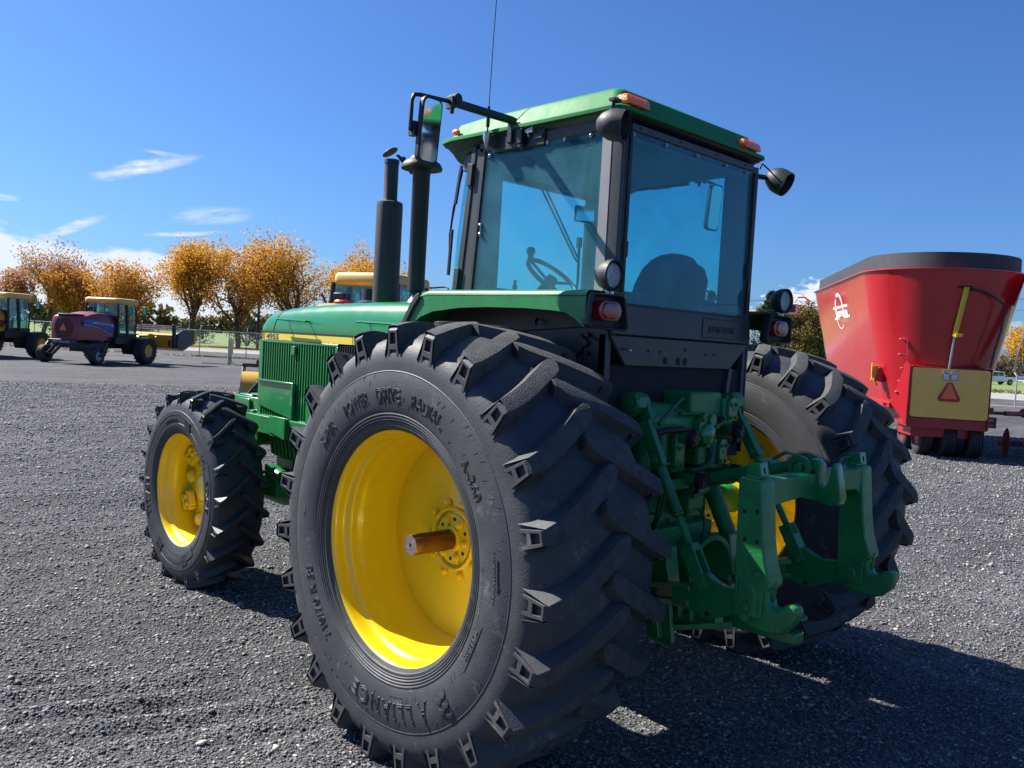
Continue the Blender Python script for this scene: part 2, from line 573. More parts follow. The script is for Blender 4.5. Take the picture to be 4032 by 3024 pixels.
def tyre(name, parent, loc, s, HW, RIM, RC, RS, nl, lugpath, phase, wl, ws, inner_off, bead, sidew, pockets=True, mats=None, mt_top=None):
    """agricultural tyre. s=-1: outer face towards -x. HW half width, RIM bead radius, RC/RS lug radius at
    centre/shoulder; phi is measured from the top towards the rear. lugpath: (dx outward, dphi degrees)"""
    mb = MB()
    prof = sidew                      # (dx, r) from bead to crown, outer half
    full = [(-dx, r) for dx, r in prof] + [(dx, r) for dx, r in prof[::-1]]
    mb.lathe(full, (0, 0, 0), 'x', 144, close=False)
    mb.f = [f for f in mb.f if len(f) == 4]     # open bead: no caps
    mb.m = mb.m[:len(mb.f)]

    def pt(dx, r, ph):
        a = R(ph)
        return (dx, -r * math.sin(a), r * math.cos(a))
    rb_c = RC - (RC - bead) if False else None
    for side in (-1, 1):
        for k in range(nl):
            ph0 = phase + k * 360.0 / nl + (inner_off if side == 1 else 0)
            wob = random.uniform(-0.25, 0.25)
            # rows: top-left, top-right and base-left, base-right
            T, B = [], []
            m = len(lugpath)
            for i, (dx, dp) in enumerate(lugpath):
                q = i / (m - 1)
                rt = RC + (RS - RC) * q ** 2.2
                w = wl[i] / 2
                T.append((dx, rt, ph0 + dp + wob, w))
                rb = bead_r(prof, dx) - 0.012
                B.append((dx, rb, ph0 + dp + wob, w + (0.026 if HW > 0.3 else 0.012)))
            rows = []
            for t, b in zip(T, B):
                wt = math.degrees(t[3] / t[1])
                wb = math.degrees(b[3] / b[1])
                rows.append((pt(b[0], b[1], b[2] - wb), pt(t[0], t[1], t[2] - wt), pt(t[0], t[1] + 0.002, t[2]), pt(t[0], t[1], t[2] + wt), pt(b[0], b[1], b[2] + wb)))
            V = [Vector((side * p[0], p[1], p[2])) for r_ in rows for p in r_]
            F, MI = [], []
            for i in range(len(rows) - 1):
                for j in range(4):
                    F.append((i * 5 + j, i * 5 + j + 1, (i + 1) * 5 + j + 1, (i + 1) * 5 + j))
                    MI.append(1 if j in (1, 2) else 0)
            F.append((0, 1, 2, 3, 4))
            MI.append(0)
            k0 = len(mb.v)
            mb.v += [tuple(v) for v in V]
            mb.f += [tuple(i + k0 for i in f) for f in F]
            mb.m += MI
            # shoulder face, with its two moulded pockets
            xo = HW + 0.004
            xi = HW - 0.075
            rt = RS - 0.004
            rbm = ws[0]
            lv = [0.0, 0.10, 0.16, 0.46, 0.52, 0.60, 0.66, 1.0] if pockets else [0, 1]
            tv = [-1, -0.62, 0.60, 1] if pockets else [-1, 1]
            grid = []
            for a in lv:
                r_ = rt + (rbm - rt) * a
                hw = (ws[1] + (ws[2] - ws[1]) * a) / 2
                xx = xo - 0.010 * a - (0.012 if a == 0 else 0)
                row = []
                for tt in tv:
                    skew = 0.0
                    row.append((xx, r_, ph0 + wob + math.degrees((tt * hw + skew) / r_)))
                grid.append(row)
            k0 = len(mb.v)
            nv = len(tv)
            for row in grid:
                for (xx, r_, p) in row:
                    v = pt(xx, r_, p)
                    mb.v.append((side * v[0], v[1], v[2]))
            G = lambda i, j: k0 + i * nv + j
            for i in range(len(lv) - 1):
                for j in range(nv - 1):
                    pocket = pockets and j == 1 and i in (2, 5, 6)
                    if not pocket:
                        mb.f.append((G(i, j), G(i, j + 1), G(i + 1, j + 1), G(i + 1, j)))
                        mb.m.append(0)
            if pockets:
                for (i0, i1, d0, d1) in ((2, 3, 0.016, 0.016), (5, 7, 0.014, 0.002)):
                    kk = len(mb.v)
                    for (i, d) in ((i0, d0), (i1, d1)):
                        for j in (1, 2):
                            xx, r_, p = grid[i][j]
                            v = pt(xx - d, r_, p)
                            mb.v.append((side * v[0], v[1], v[2]))
                    if i1 - i0 == 1:
                        ring = [G(i0, 1), G(i0, 2), G(i1, 2), G(i1, 1)]
                        low = [kk, kk + 1, kk + 3, kk + 2]
                        for q in range(4):
                            mb.f.append((ring[q], ring[(q + 1) % 4], low[(q + 1) % 4], low[q]))
                            mb.m.append(0)
                    else:
                        ring = [G(i0, 1), G(i0, 2), G(i1, 2), G(i1, 1)]
                        low = [kk, kk + 1, kk + 3, kk + 2]
                        for q in range(4):
                            mb.f.append((ring[q], ring[(q + 1) % 4], low[(q + 1) % 4], low[q]))
                            mb.m.append(0)
                    mb.f.append(tuple(low))
                    mb.m.append(0)
            # side walls of the shoulder block and link to the lug top
            kk = len(mb.v)
            for a, row in ((0, grid[0]), (1, grid[-1])):
                for j in (0, -1):
                    xx, r_, p = row[j]
                    v = pt(xi, r_ - (0.0 if a == 0 else -0.02), p + (-0.4 if j == 0 else 0.4))
                    mb.v.append((side * v[0], v[1], v[2]))
            nlv = len(lv) - 1
            mb.f.append((*[G(i, 0) for i in range(nlv + 1)], kk + 2, kk))
            mb.f.append((*[G(i, nv - 1) for i in range(nlv + 1)], kk + 3, kk + 1))
            mb.m += [0, 0]
            mb.f.append((G(0, 0), *[G(0, j) for j in range(1, nv)], kk + 1, kk))
            mb.m.append(1)
            mb.f.append((*[G(nlv, j) for j in range(nv)], kk + 3, kk + 2))
            mb.m.append(0)
    if s == 1:
        pass
    mats = mats or [RUBBER, LUGTOP]
    o = mb.build(name, mats, parent, bevel=0.005, sharp=32, loc=loc)
    return o


def bead_r(prof, dx):
    a = abs(dx)
    pts = [(x, r) for x, r in prof if r > 0.86 * prof[-1][1]]
    pts = sorted(pts)
    if a <= pts[0][0]:
        return pts[0][1]
    for (x0, r0), (x1, r1) in zip(pts, pts[1:]):
        if x0 <= a <= x1:
            return r0 + (r1 - r0) * (a - x0) / (x1 - x0)
    return pts[-1][1]


def side_x(prof, r):
    pts = [(rr, x) for x, rr in prof]
    for (r0, x0), (r1, x1) in zip(pts, pts[1:]):
        if r0 <= r <= r1:
            return x0 + (x1 - x0) * (r - r0) / (r1 - r0 + 1e-9)
    return pts[-1][1]


def ring_text(mb, txt, size, phi0, r0, prof, outline=0.0018, shear=0.0, spacing=1.0, lift=0.0015, sx=1.0, depth=0.0, offset=0.0):
    V, F = text_mesh(txt, size, outline, depth, shear, spacing, offset)
    out = []
    for x, y, z in V:
        r = r0 + y
        a = R(phi0) + sx * x / (r0 + size * 0.35)
        xx = side_x(prof, r) + lift + z
        out.append((-xx, -r * math.sin(a), r * math.cos(a)))
    mb.add(out, F)


def nw(words):
    words.append(MB())
    return words[-1]


def ring_poly(mb, poly, phi0, r0, prof, h=0.004):
    """small raised solid drawn on the sidewall; poly in (arc, radial) metres"""
    n = len(poly)
    out = []
    for lift in (-0.002, h):
        for (x, y) in poly:
            r = r0 + y
            a = R(phi0) + x / r0
            out.append((-(side_x(prof, r) + lift), -r * math.sin(a), r * math.cos(a)))
    F = [tuple(range(n)), tuple(range(n, 2 * n))] + [(i, (i + 1) % n, n + (i + 1) % n, n + i) for i in range(n)]
    mb.add(out, F)


REAR_PROF = [(0.292, 0.492), (0.314, 0.494), (0.322, 0.508), (0.330, 0.512), (0.3305, 0.524), (0.3345, 0.526), (0.3345, 0.5305),
             (0.3315, 0.532), (0.3360, 0.5355), (0.3385, 0.537), (0.3385, 0.542), (0.3355, 0.5435), (0.3395, 0.547), (0.3415, 0.5485),
             (0.3415, 0.5535), (0.3385, 0.555), (0.3425, 0.559), (0.3440, 0.5605), (0.3440, 0.5655), (0.3415, 0.567), (0.3450, 0.575), (0.351, 0.600),
             (0.357, 0.640), (0.358, 0.680), (0.354, 0.715), (0.349, 0.738), (0.3505, 0.741), (0.3475, 0.745), (0.3480, 0.775), (0.3450, 0.812),
             (0.330, 0.848), (0.300, 0.876), (0.250, 0.897), (0.180, 0.910), (0.100, 0.918), (0.0, 0.922)]
REAR_LUG = [(-0.055, -12.6), (-0.030, -11.6), (0.008, -10.4), (0.10, -7.1), (0.19, -3.9), (0.26, -1.8), (0.31, -0.6), (0.350, 0.0)]
REAR_WL = [0.030, 0.078, 0.088, 0.082, 0.078, 0.074, 0.070, 0.060]

tractor = thing('tractor', 'green four wheel drive farm tractor with black framed cab and yellow wheels filling the foreground', 'tractor')


def hexbolt(mb, c, d, r, h, washer=True, mi=0):
    c, d = Vector(c), Vector(d).normalized()
    if washer:
        mb.cyl(c, c + d * 0.004, r * 1.35, n=18, mi=mi)
    mb.cyl(c, c + d * h, r, n=6, mi=mi)
    mb.cyl(c + d * h, c + d * (h + 0.002), r * 0.8, r * 0.72, n=12, mi=mi)


def rear_wheel(side):
    """side -1 left, +1 right"""
    xc = -1.015 if side < 0 else 1.475
    zc = 0.925
    # dish (the part the rest of the wheel hangs on)
    d = MB()
    sgn = side
    xd = xc + sgn * -0.015 if side < 0 else xc + 0.0
    xd = -1.0 if side < 0 else 1.43
    ins = 1 if side < 0 else -1          # direction from outer face to the tractor
    prof = [(0.0, 0.062), (0.0, 0.118), (0.004, 0.125), (0.004, 0.30), (0.0, 0.33), (-0.004 * 0, 0.40), (0.006, 0.440)]
    V = [(xd + ins * a, r) for a, r in prof] + [(xd + ins * (a + 0.014), r) for a, r in prof[::-1]]
    d.lathe(V, (0, 0, zc), 'x', 96, close=True)
    wheel = d.build('wheel', YELL, tractor, sharp=40)
    # rim barrel
    b = MB()
    f = -1 if side < 0 else 1
    o = lambda dx, r: (xc + f * dx, r)
    bp = [o(0.304, 0.507), o(0.311, 0.5065), o(0.313, 0.501), o(0.311, 0.494), o(0.300, 0.487), o(0.285, 0.484), o(0.262, 0.4815), o(0.247, 0.479),
          o(0.239, 0.473), o(0.232, 0.4655), o(0.214, 0.462), o(0.196, 0.461), o(0.180, 0.456), o(0.165, 0.450), o(0.120, 0.447), o(0.085, 0.4465), o(0.070, 0.441), o(0.030, 0.440),
          o(-0.10, 0.440), o(-0.13, 0.450), o(-0.20, 0.462), o(-0.25, 0.478), o(-0.285, 0.484), o(-0.300, 0.487), o(-0.311, 0.494), o(-0.313, 0.501), o(-0.311, 0.5065), o(-0.304, 0.507)]
    bq = [(x, r + (0.0035 if r > 0.492 else 0.010)) for x, r in bp[::-1]]
    b.lathe(bp + bq, (0, 0, zc), 'x', 144, close=True)
    b.build('rim', YELL, wheel, sharp=50)
    # weld bead round the dish
    w = MB()
    w.lathe([(xd - ins * 0.004, 0.438), (xd - ins * 0.010, 0.4405), (xd - ins * 0.002, 0.444), (xd + ins * 0.004, 0.440)], (0, 0, zc), 'x', 96, close=True)
    w.build('weld', YELL, wheel)
    if side < 0:
        for k in range(10):
            a = R(18 + 36 * k)
            q = MB()
            hexbolt(q, (xd - 0.002, -0.167 * math.sin(a), zc + 0.167 * math.cos(a)), (-1, 0, 0), 0.0125, 0.016)
            q.build('bolt', YELL, wheel, bevel=0.001)
        hb = MB()
        hb.lathe([(xd, 0.126), (xd - 0.016, 0.128), (xd - 0.020, 0.134), (xd - 0.016, 0.141), (xd, 0.144)], (0, 0, zc), 'x', 64, close=True)
        hb.build('hub_ring', YELL, wheel)
        hb = MB()       # split clamp hub that grips the bar axle
        for s0 in (0, 1):
            pts = [(0.050 * math.cos(R(t)), 0.050 * math.sin(R(t))) for t in range(6, 175, 12)]
            po = [(0.112 * math.cos(R(t)), 0.112 * math.sin(R(t))) for t in range(174, 5, -12)]
            poly = pts + po
            if s0:
                poly = [(-a, -b_) for a, b_ in poly]
            cs, sn = math.cos(R(62)), math.sin(R(62))
            poly = [(a * cs - b_ * sn, a * sn + b_ * cs + zc) for a, b_ in poly]
            hb.prism(poly, 0, xd - 0.010, xd + 0.03)
        hb.cyl((xd - 0.030, 0, zc), (xd + 0.01, 0, zc), 0.058, n=40)
        hb.build('hub', YELL, wheel, bevel=0.002)
        for k in range(6):
            a = R(35 + 60 * k)
            q = MB()
            hexbolt(q, (xd - 0.012, -0.086 * math.sin(a), zc + 0.086 * math.cos(a)), (-1, 0, 0), 0.0135, 0.020)
            q.build('bolt', YELL, wheel, bevel=0.001)
        hol = MB()
        for k in range(6):
            a = R(65 + 60 * k)
            hol.cyl((xd - 0.0105, -0.090 * math.sin(a), zc + 0.090 * math.cos(a)), (xd - 0.0115, -0.090 * math.sin(a), zc + 0.090 * math.cos(a)), 0.0085, n=14)
        hol.build('bolt_hole', DARK, wheel)
    else:
        # the right hand disc has pressed ribs and a cast centre on its inner face
        rb = MB()
        for k in range(8):
            a = R(45 * k + 10)
            c, s_ = math.cos(a), math.sin(a)
            y0, z0, y1, z1 = 0.15 * s_, 0.15 * c, 0.42 * s_, 0.42 * c
            ty, tz = c, -s_
            P = [(xd - 0.015, y0 + ty * 0.06, z0 + tz * 0.06), (xd - 0.015, y0 - ty * 0.06, z0 - tz * 0.06),
                 (xd - 0.015, y1 - ty * 0.13, z1 - tz * 0.13), (xd - 0.015, y1 + ty * 0.13, z1 + tz * 0.13),
                 (xd - 0.065, y0 + ty * 0.01, z0 + tz * 0.01), (xd - 0.065, y0 - ty * 0.01, z0 - tz * 0.01),
                 (xd - 0.035, y1 * 0.96 - ty * 0.03, z1 * 0.96 - tz * 0.03), (xd - 0.035, y1 * 0.96 + ty * 0.03, z1 * 0.96 + tz * 0.03)]
            P = [(x, y, z + zc) for x, y, z in P]
            rb.add(P, [(4, 5, 6, 7), (0, 1, 5, 4), (1, 2, 6, 5), (2, 3, 7, 6), (3, 0, 4, 7)])
        rb.build('disc_rib', YELL, wheel)
        hb = MB()
        hb.lathe([(xd - 0.16, 0.055), (xd - 0.16, 0.10), (xd - 0.13, 0.125), (xd - 0.06, 0.14), (xd - 0.02, 0.20), (xd, 0.20)], (0, 0, zc), 'x', 48)
        hb.build('hub', YELL, wheel)
        for k in range(4):
            a = R(38 + 90 * k)
            q = MB()
            y, z = 0.27 * math.sin(a), zc + 0.27 * math.cos(a)
            q.box((xd - 0.05, y, z), (0.035, 0.10, 0.12), Matrix.Rotation(-a, 3, 'X'))
            q.build('lug_clamp', YELL, wheel, bevel=0.006)
            q = MB()
            q.cyl((xd - 0.070, y, z), (xd - 0.066, y, z), 0.014, n=12)
            q.build('bolt_hole', DARK, wheel)
    t = tyre('tyre', wheel, (xc, 0, zc), side, 0.350, 0.508, 0.968, 0.930, 23, REAR_LUG, -66.5 + 1.7, REAR_WL, (0.768, 0.052, 0.082), 7.83, 0.5, REAR_PROF)
    if side < 0:
        words = []
        ring_text(nw(words), 'SUPER', 0.060, -48.6, 0.628, REAR_PROF, sx=0.86, shear=0.15)
        ring_text(nw(words), 'POWER', 0.070, -25.2, 0.622, REAR_PROF, sx=0.80)
        ring_text(nw(words), 'DRIVE', 0.080, -3.6, 0.616, REAR_PROF, sx=0.80)
        ring_text(nw(words), 'RADIAL', 0.078, 20.2, 0.616, REAR_PROF, sx=0.80)
        ring_text(nw(words), 'A-360', 0.066, 54.0, 0.606, REAR_PROF, sx=0.95, spacing=1.12)
        ring_text(nw(words), '710/70 R 38', 0.066, -124.5, 0.610, REAR_PROF, sx=0.98, spacing=1.1)
        ring_text(nw(words), 'LLIANCE', 0.092, 178.0, 0.628, REAR_PROF, outline=0.0026, sx=0.98, spacing=1.32)
        ring_text(nw(words), 'A', 0.150, 153.0, 0.622, REAR_PROF, outline=0.0028, sx=0.62)
        ring_text(nw(words), 'TUBELESS', 0.030, 114.0, 0.596, REAR_PROF, outline=0.0010, sx=1.0, spacing=1.1)
        ring_text(nw(words), 'SAFETY WARNING  SERIOUS INJURY MAY RESULT', 0.0135, 97.0, 0.588, REAR_PROF, outline=0.0006, sx=0.95, lift=0.0005)
        ring_text(nw(words), 'DIRECTION OF ROTATION', 0.0155, 87.0, 0.660, REAR_PROF, outline=0.0007, sx=1.0, lift=0.0008)
        ring_text(nw(words), 'MADE IN ISRAEL', 0.013, 170.0, 0.600, REAR_PROF, outline=0.0006, sx=1.0, lift=0.0005)
        ring_text(nw(words), '6-JW', 0.020, -86.0, 0.652, REAR_PROF, outline=0.0008)
        m = nw(words)
        for (a, b_) in ((0, 0), (0.030, 0.012), (0.0, 0.040), (0.030, 0.052), (0.002, 0.080)):
            q = [(-0.015 + a, -0.010 + b_), (0, 0.004 + b_)]
            pl = [(-0.018 + a, b_ - 0.006), (a, b_ + 0.006), (0.018 + a, b_ - 0.006), (0.018 + a, b_ + 0.012), (a, b_ + 0.024), (-0.018 + a, b_ + 0.012)]
            ring_poly(m, pl, 139.5, 0.622, REAR_PROF, 0.004)
        m = nw(words)
        ring_poly(m, [(-0.055, 0), (0.04, 0), (0.04, -0.006), (0.062, 0.003), (0.04, 0.012), (0.04, 0.006), (-0.055, 0.006)], 86.0, 0.680, REAR_PROF, 0.003)
        m = nw(words)
        ring_poly(m, [(-0.10, 0.038), (0.10, 0.038), (0.108, 0.030), (0.108, 0.010), (0.112, 0.010), (0.112, 0.033), (0.102, 0.043), (-0.10, 0.043)], 114.0, 0.592, REAR_PROF, 0.002)
        for m in words:
            m.build('lettering', RUBBER, wheel, loc=(xc, 0, zc), smooth=False)
        # moulded hairs and crosshatch ticks on the sidewall
        m = MB()
        rnd = random.Random(7)
        for k in range(120):
            ph = k * 3 + rnd.uniform(-0.5, 0.5)
            rr = rnd.choice((0.60, 0.63, 0.69, 0.71)) + rnd.uniform(-0.01, 0.01)
            ring_poly(m, [(0, 0), (0.0014, 0), (0.0104, 0.022), (0.009, 0.022)], ph, rr, REAR_PROF, 0.0012)
        m.build('sidewall_tick', RUBBER, wheel, loc=(xc, 0, zc), smooth=False)['kind'] = 'stuff'
    return wheel


rear_wheel(-1)
rear_wheel(1)

# bar axle sticking out of the left rear wheel
mb = MB()
prof = []
nseg = 64
V, F = [], []
for j, (x, sc_) in enumerate(((-1.245, 0.93), (-1.238, 1.0), (-1.208, 1.0), (-1.2075, 1.0), (-0.7, 1.0))):
    for i in range(nseg):
        t = 2 * PI * i / nseg
        r = 0.0455 * sc_
        ang = (math.degrees(t) + 360) % 360
        if j <= 4 and abs(((ang - 72 + 180) % 360) - 180) < 11:
            r -= 0.010 if j < 5 else 0
        V.append((x, -r * math.cos(t), 0.925 + r * math.sin(t)))
for j in range(4):
    F += [(j * nseg + i, j * nseg + (i + 1) % nseg, (j + 1) * nseg + (i + 1) % nseg, (j + 1) * nseg + i) for i in range(nseg)]
mb.add(V, F)
ax = mb.build('axle_shaft', RUSTAX, tractor, sharp=35)
mb = MB()
V = [(-1.2452, -0.0455 * 0.93 * math.cos(2 * PI * i / 48), 0.925 + 0.0455 * 0.93 * math.sin(2 * PI * i / 48)) for i in range(48)]
V += [(-1.2452, -0.008 * math.cos(2 * PI * i / 48), 0.925 + 0.008 * math.sin(2 * PI * i / 48)) for i in range(48)]
V += [(-1.228, -0.005 * math.cos(2 * PI * i / 48), 0.925 + 0.005 * math.sin(2 * PI * i / 48)) for i in range(48)]
mb.add(V, [(i, (i + 1) % 48, 48 + (i + 1) % 48, 48 + i) for i in range(48)] + [(48 + i, 48 + (i + 1) % 48, 96 + (i + 1) % 48, 96 + i) for i in range(48)] + [tuple(range(96, 144))])
mb.build('axle_end', AXEND, ax)
mb = MB()
mb.cyl((1.2, 0, 0.925), (1.62, 0, 0.925), 0.0455, n=32)
mb.build('axle_shaft', RUSTAX, tractor)

# front wheels
FPROF = [(0.142, 0.392), (0.156, 0.396), (0.163, 0.410), (0.168, 0.420), (0.173, 0.440), (0.178, 0.452), (0.1785, 0.470), (0.176, 0.472), (0.182, 0.500), (0.183, 0.525), (0.1855, 0.527), (0.1855, 0.558), (0.183, 0.560),
         (0.178, 0.590), (0.170, 0.612), (0.155, 0.634), (0.120, 0.648), (0.06, 0.655), (0.0, 0.658)]
FLUG = [(-0.025, -13.4), (-0.010, -12.4), (0.012, -11.4), (0.06, -7.7), (0.11, -4.0), (0.15, -1.4), (0.176, 0.0)]
FWL = [0.014, 0.030, 0.034, 0.032, 0.032, 0.033, 0.034]


def front_wheel(side):
    xc = side * 0.815
    zc, yc = 0.655, 3.02
    f = side
    xd = xc - f * 0.02
    xd = side * 0.74
    d = MB()
    d.lathe([(xd, 0.10), (xd + f * 0.012, 0.20), (xd + f * 0.004, 0.30), (xd, 0.345), (xd - f * 0.01, 0.345), (xd - f * 0.01, 0.30), (xd - f * 0.002, 0.20), (xd - f * 0.012, 0.10)], (0, yc, zc), 'x', 80, close=True)
    wheel = d.build('wheel', YELL, tractor)
    o = lambda dx, r: (xc + f * dx, r)
    bp = [o(0.152, 0.4065), o(0.157, 0.404), o(0.157, 0.398), o(0.150, 0.390), o(0.135, 0.3855), o(0.115, 0.3835), o(0.103, 0.377), o(0.095, 0.368), o(0.075, 0.3655), o(0.060, 0.359), o(0.045, 0.352),
          o(-0.05, 0.348), o(-0.09, 0.370), o(-0.135, 0.385), o(-0.152, 0.4065)]
    bq = [(x, r + 0.006) for x, r in bp[::-1]]
    b = MB()
    b.lathe(bp + bq, (0, yc, zc), 'x', 120, close=True)
    b.build('rim', YELL, wheel, sharp=50)
    b = MB()
    b.lathe([(xd + f * 0.09, 0.0), (xd + f * 0.09, 0.055), (xd + f * 0.075, 0.085), (xd + f * 0.03, 0.10), (xd + f * 0.01, 0.13), (xd, 0.13)], (0, yc, zc), 'x', 48)
    b.build('hub', YELL, wheel)
    for k in range(5):
        a = R(98 + 72 * k)
        c, s_ = math.cos(a), math.sin(a)
        q = MB()
        rot = Matrix.Rotation(a, 3, 'X')
        cen = Vector((xd + f * 0.035, 0, 0)) + rot @ Vector((0, 0, 0.285))
        cen = Vector((cen.x, -cen.y, cen.z)) if False else cen
        P = lambda v: Vector((cen.x, cen.y + yc, cen.z + zc)) + rot @ Vector(v)
        q.box(P((0, 0, 0)), (0.055, 0.150, 0.040), rot)
        q.box(P((f * 0.012, 0, 0.034)), (0.075, 0.120, 0.030), rot)
        q.box(P((-0.005, 0, -0.034)), (0.045, 0.110, 0.034), rot)
        q.cyl(P((0.0, 0.028, 0)), P((f * 0.050, 0.028, 0)), 0.019, n=16)
        q.cyl(P((0.0, -0.030, 0)), P((f * 0.044, -0.030, 0)), 0.017, n=16)
        q.build('rim_clamp', YELL, wheel, bevel=0.008)
        q = MB()
        cen = Vector((xd + f * 0.02, 0, 0)) + Matrix.Rotation(a + R(36), 3, 'X') @ Vector((0, 0, 0.285))
        q.ball((cen.x, cen.y + yc, cen.z + zc), 0.05, sc=(0.7, 1, 1))
        q.build('pressed_boss', YELL, wheel)
    for k in range(10):
        a = R(36 * k)
        q = MB()
        hexbolt(q, (xd + f * 0.008, yc - 0.16 * math.sin(a), zc + 0.16 * math.cos(a)), (f, 0, 0), 0.011, 0.014)
        q.build('bolt', YELL, wheel)
    tyre('tyre', wheel, (xc, yc, zc), side, 0.178, 0.407, 0.700, 0.688, 20, FLUG, 52.6, FWL, (0.600, 0.030, 0.046), 9.0, 0.4, FPROF, pockets=True, mats=[RUBBER_N, RUBBER_N])
    if side < 0:
        words = []
        ring_text(nw(words), '380/85R30', 0.042, -14.0, 0.475, FPROF, outline=0, depth=0.002, sx=1.05, spacing=1.05)
        ring_text(nw(words), 'EDGE', 0.078, 86.0, 0.478, FPROF, outline=0.002, sx=1.05, spacing=1.1)
        ring_text(nw(words), 'AGRA', 0.042, 59.0, 0.490, FPROF, outline=0.0012, sx=0.95)
        ring_text(nw(words), 'TITAN', 0.080, -104.0, 0.478, FPROF, outline=0.0022, sx=1.05, spacing=1.25)
        m = nw(words)
        for a0 in (14, 154, 206):
            for k in range(4):
                ring_poly(m, [(-0.008 + k * 0.022, 0), (0.004 + k * 0.022, 0), (0.010 + k * 0.022, 0.028), (0.002 + k * 0.022, 0.034), (0.008 + k * 0.022, 0.07), (-0.006 + k * 0.022, 0.07), (-0.010 + k * 0.022, 0.032)], a0, 0.462, FPROF, 0.005)
        ring_poly(m, [(-0.16 + 0.02 * i, 0.0) for i in range(17)] + [(0.16 - 0.02 * i, 0.052) for i in range(17)], 180, 0.470, FPROF, 0.003)
        ring_poly(m, [(-0.055 + 0.01 * i, 0.0) for i in range(12)] + [(0.055 - 0.01 * i, 0.06) for i in range(12)], 148, 0.445, FPROF, 0.004)
        for k in range(4):
            ring_poly(m, [(-0.06, k * 0.010), (0.06, k * 0.010), (0.06, k * 0.010 + 0.004), (-0.06, k * 0.010 + 0.004)], 171, 0.478, FPROF, 0.006)
        for m in words:
            m.build('lettering', RUBBER_N, wheel, loc=(xc, yc, zc), smooth=False)
        m = MB()
        for k in range(90):
            ring_poly(m, [(0, 0), (0.001, 0), (0.006, 0.014), (0.012, 0.014), (0.012, 0.0155), (0.005, 0.0155)], k * 4, 0.520 + 0.03 * (k % 3), FPROF, 0.0014)
            ring_poly(m, [(0, 0), (0.001, 0), (0.001, 0.020), (0, 0.020)], k * 4 + 2, 0.402, FPROF, 0.0012)
        m.build('sidewall_tick', RUBBER_N, wheel, loc=(xc, yc, zc), smooth=False)['kind'] = 'stuff'
    return wheel


front_wheel(-1)
front_wheel(1)
# ------------------------------------------------------------------ tractor body

def rrect(w, h, r, n=4, cx=0.0, cy=0.0):
    P = []
    for qx, qy, a0 in ((1, 1, 0), (-1, 1, 90), (-1, -1, 180), (1, -1, 270)):
        for i in range(n + 1):
            a = R(a0 + 90 * i / n)
            P.append((cx + qx * (w / 2 - r) + r * math.cos(a), cy + qy * (h / 2 - r) + r * math.sin(a)))
    return P


# hood: lofted cross-sections, nose to firewall
def hood_ring(y, zt, k, hw=0.42, zb=1.802):
    """half section with rounded shoulder; k squeezes the height"""
    h = zt - zb
    pts = [(hw, 0.0), (hw + 0.002, 0.18), (hw - 0.004, 0.42), (hw - 0.020, 0.66), (hw - 0.048, 0.83), (hw - 0.095, 0.935), (hw - 0.17, 0.98), (hw - 0.28, 0.997), (0.0, 1.0)]
    P = [(-x, y, zb + h * t) for x, t in pts]
    return P + [(x, y, zb + h * t) for x, t in pts[-2::-1]]


rings = []
for y, zt, hw in ((2.985, 1.812, 0.40), (2.980, 1.850, 0.408), (2.965, 1.895, 0.414), (2.935, 1.935, 0.418), (2.88, 1.962, 0.42), (2.70, 1.985, 0.42), (2.40, 2.008, 0.42), (2.05, 2.025, 0.42), (1.70, 2.034, 0.42), (1.30, 2.038, 0.42), (0.70, 2.038, 0.42)):
    rings.append(hood_ring(y, zt, 1, hw))
mb = MB()
mb.loft(rings, cap=True)
hood = mb.build('hood', GREEN, tractor, sharp=60)
mb = MB()      # seam where the nose cap meets the hood
for s_ in (-1, 1):
    ring = [p for p in hood_ring(2.79, 1.9775, 1) if p[0] * s_ >= 0]
    mb.tube([(p[0] * 1.0035, p[1] + (p[2] - 1.8) * -0.28, p[2] + 0.0012) for p in ring][:8] if s_ < 0 else [(p[0] * 1.0035, p[1] + (p[2] - 1.8) * -0.28, p[2] + 0.0012) for p in ring][-8:], 0.0016, 5)
mb.build('seam', DARK, hood)
for y0, y1 in ((2.62, 2.30), (1.62, 1.28)):
    mb = MB()
    mb.tube([(-0.418, y0 - 0.03, 1.885), (-0.470, y0 - 0.012, 1.889), (-0.474, y0, 1.889)], 0.006, 6)
    mb.tube([(-0.474, y0 + 0.03, 1.890), (-0.476, y0, 1.890), (-0.476, y1, 1.884), (-0.474, y1 - 0.04, 1.880)], 0.0075, 8)
    mb.tube([(-0.418, y1, 1.880), (-0.474, y1, 1.884)], 0.006, 6)
    mb.build('hood_handle', GREEN, hood)
mb = MB()
mb.span((-0.424, 2.975, 1.792), (0.424, 0.72, 1.804))
mb.build('hood_lip', BLACK, hood)
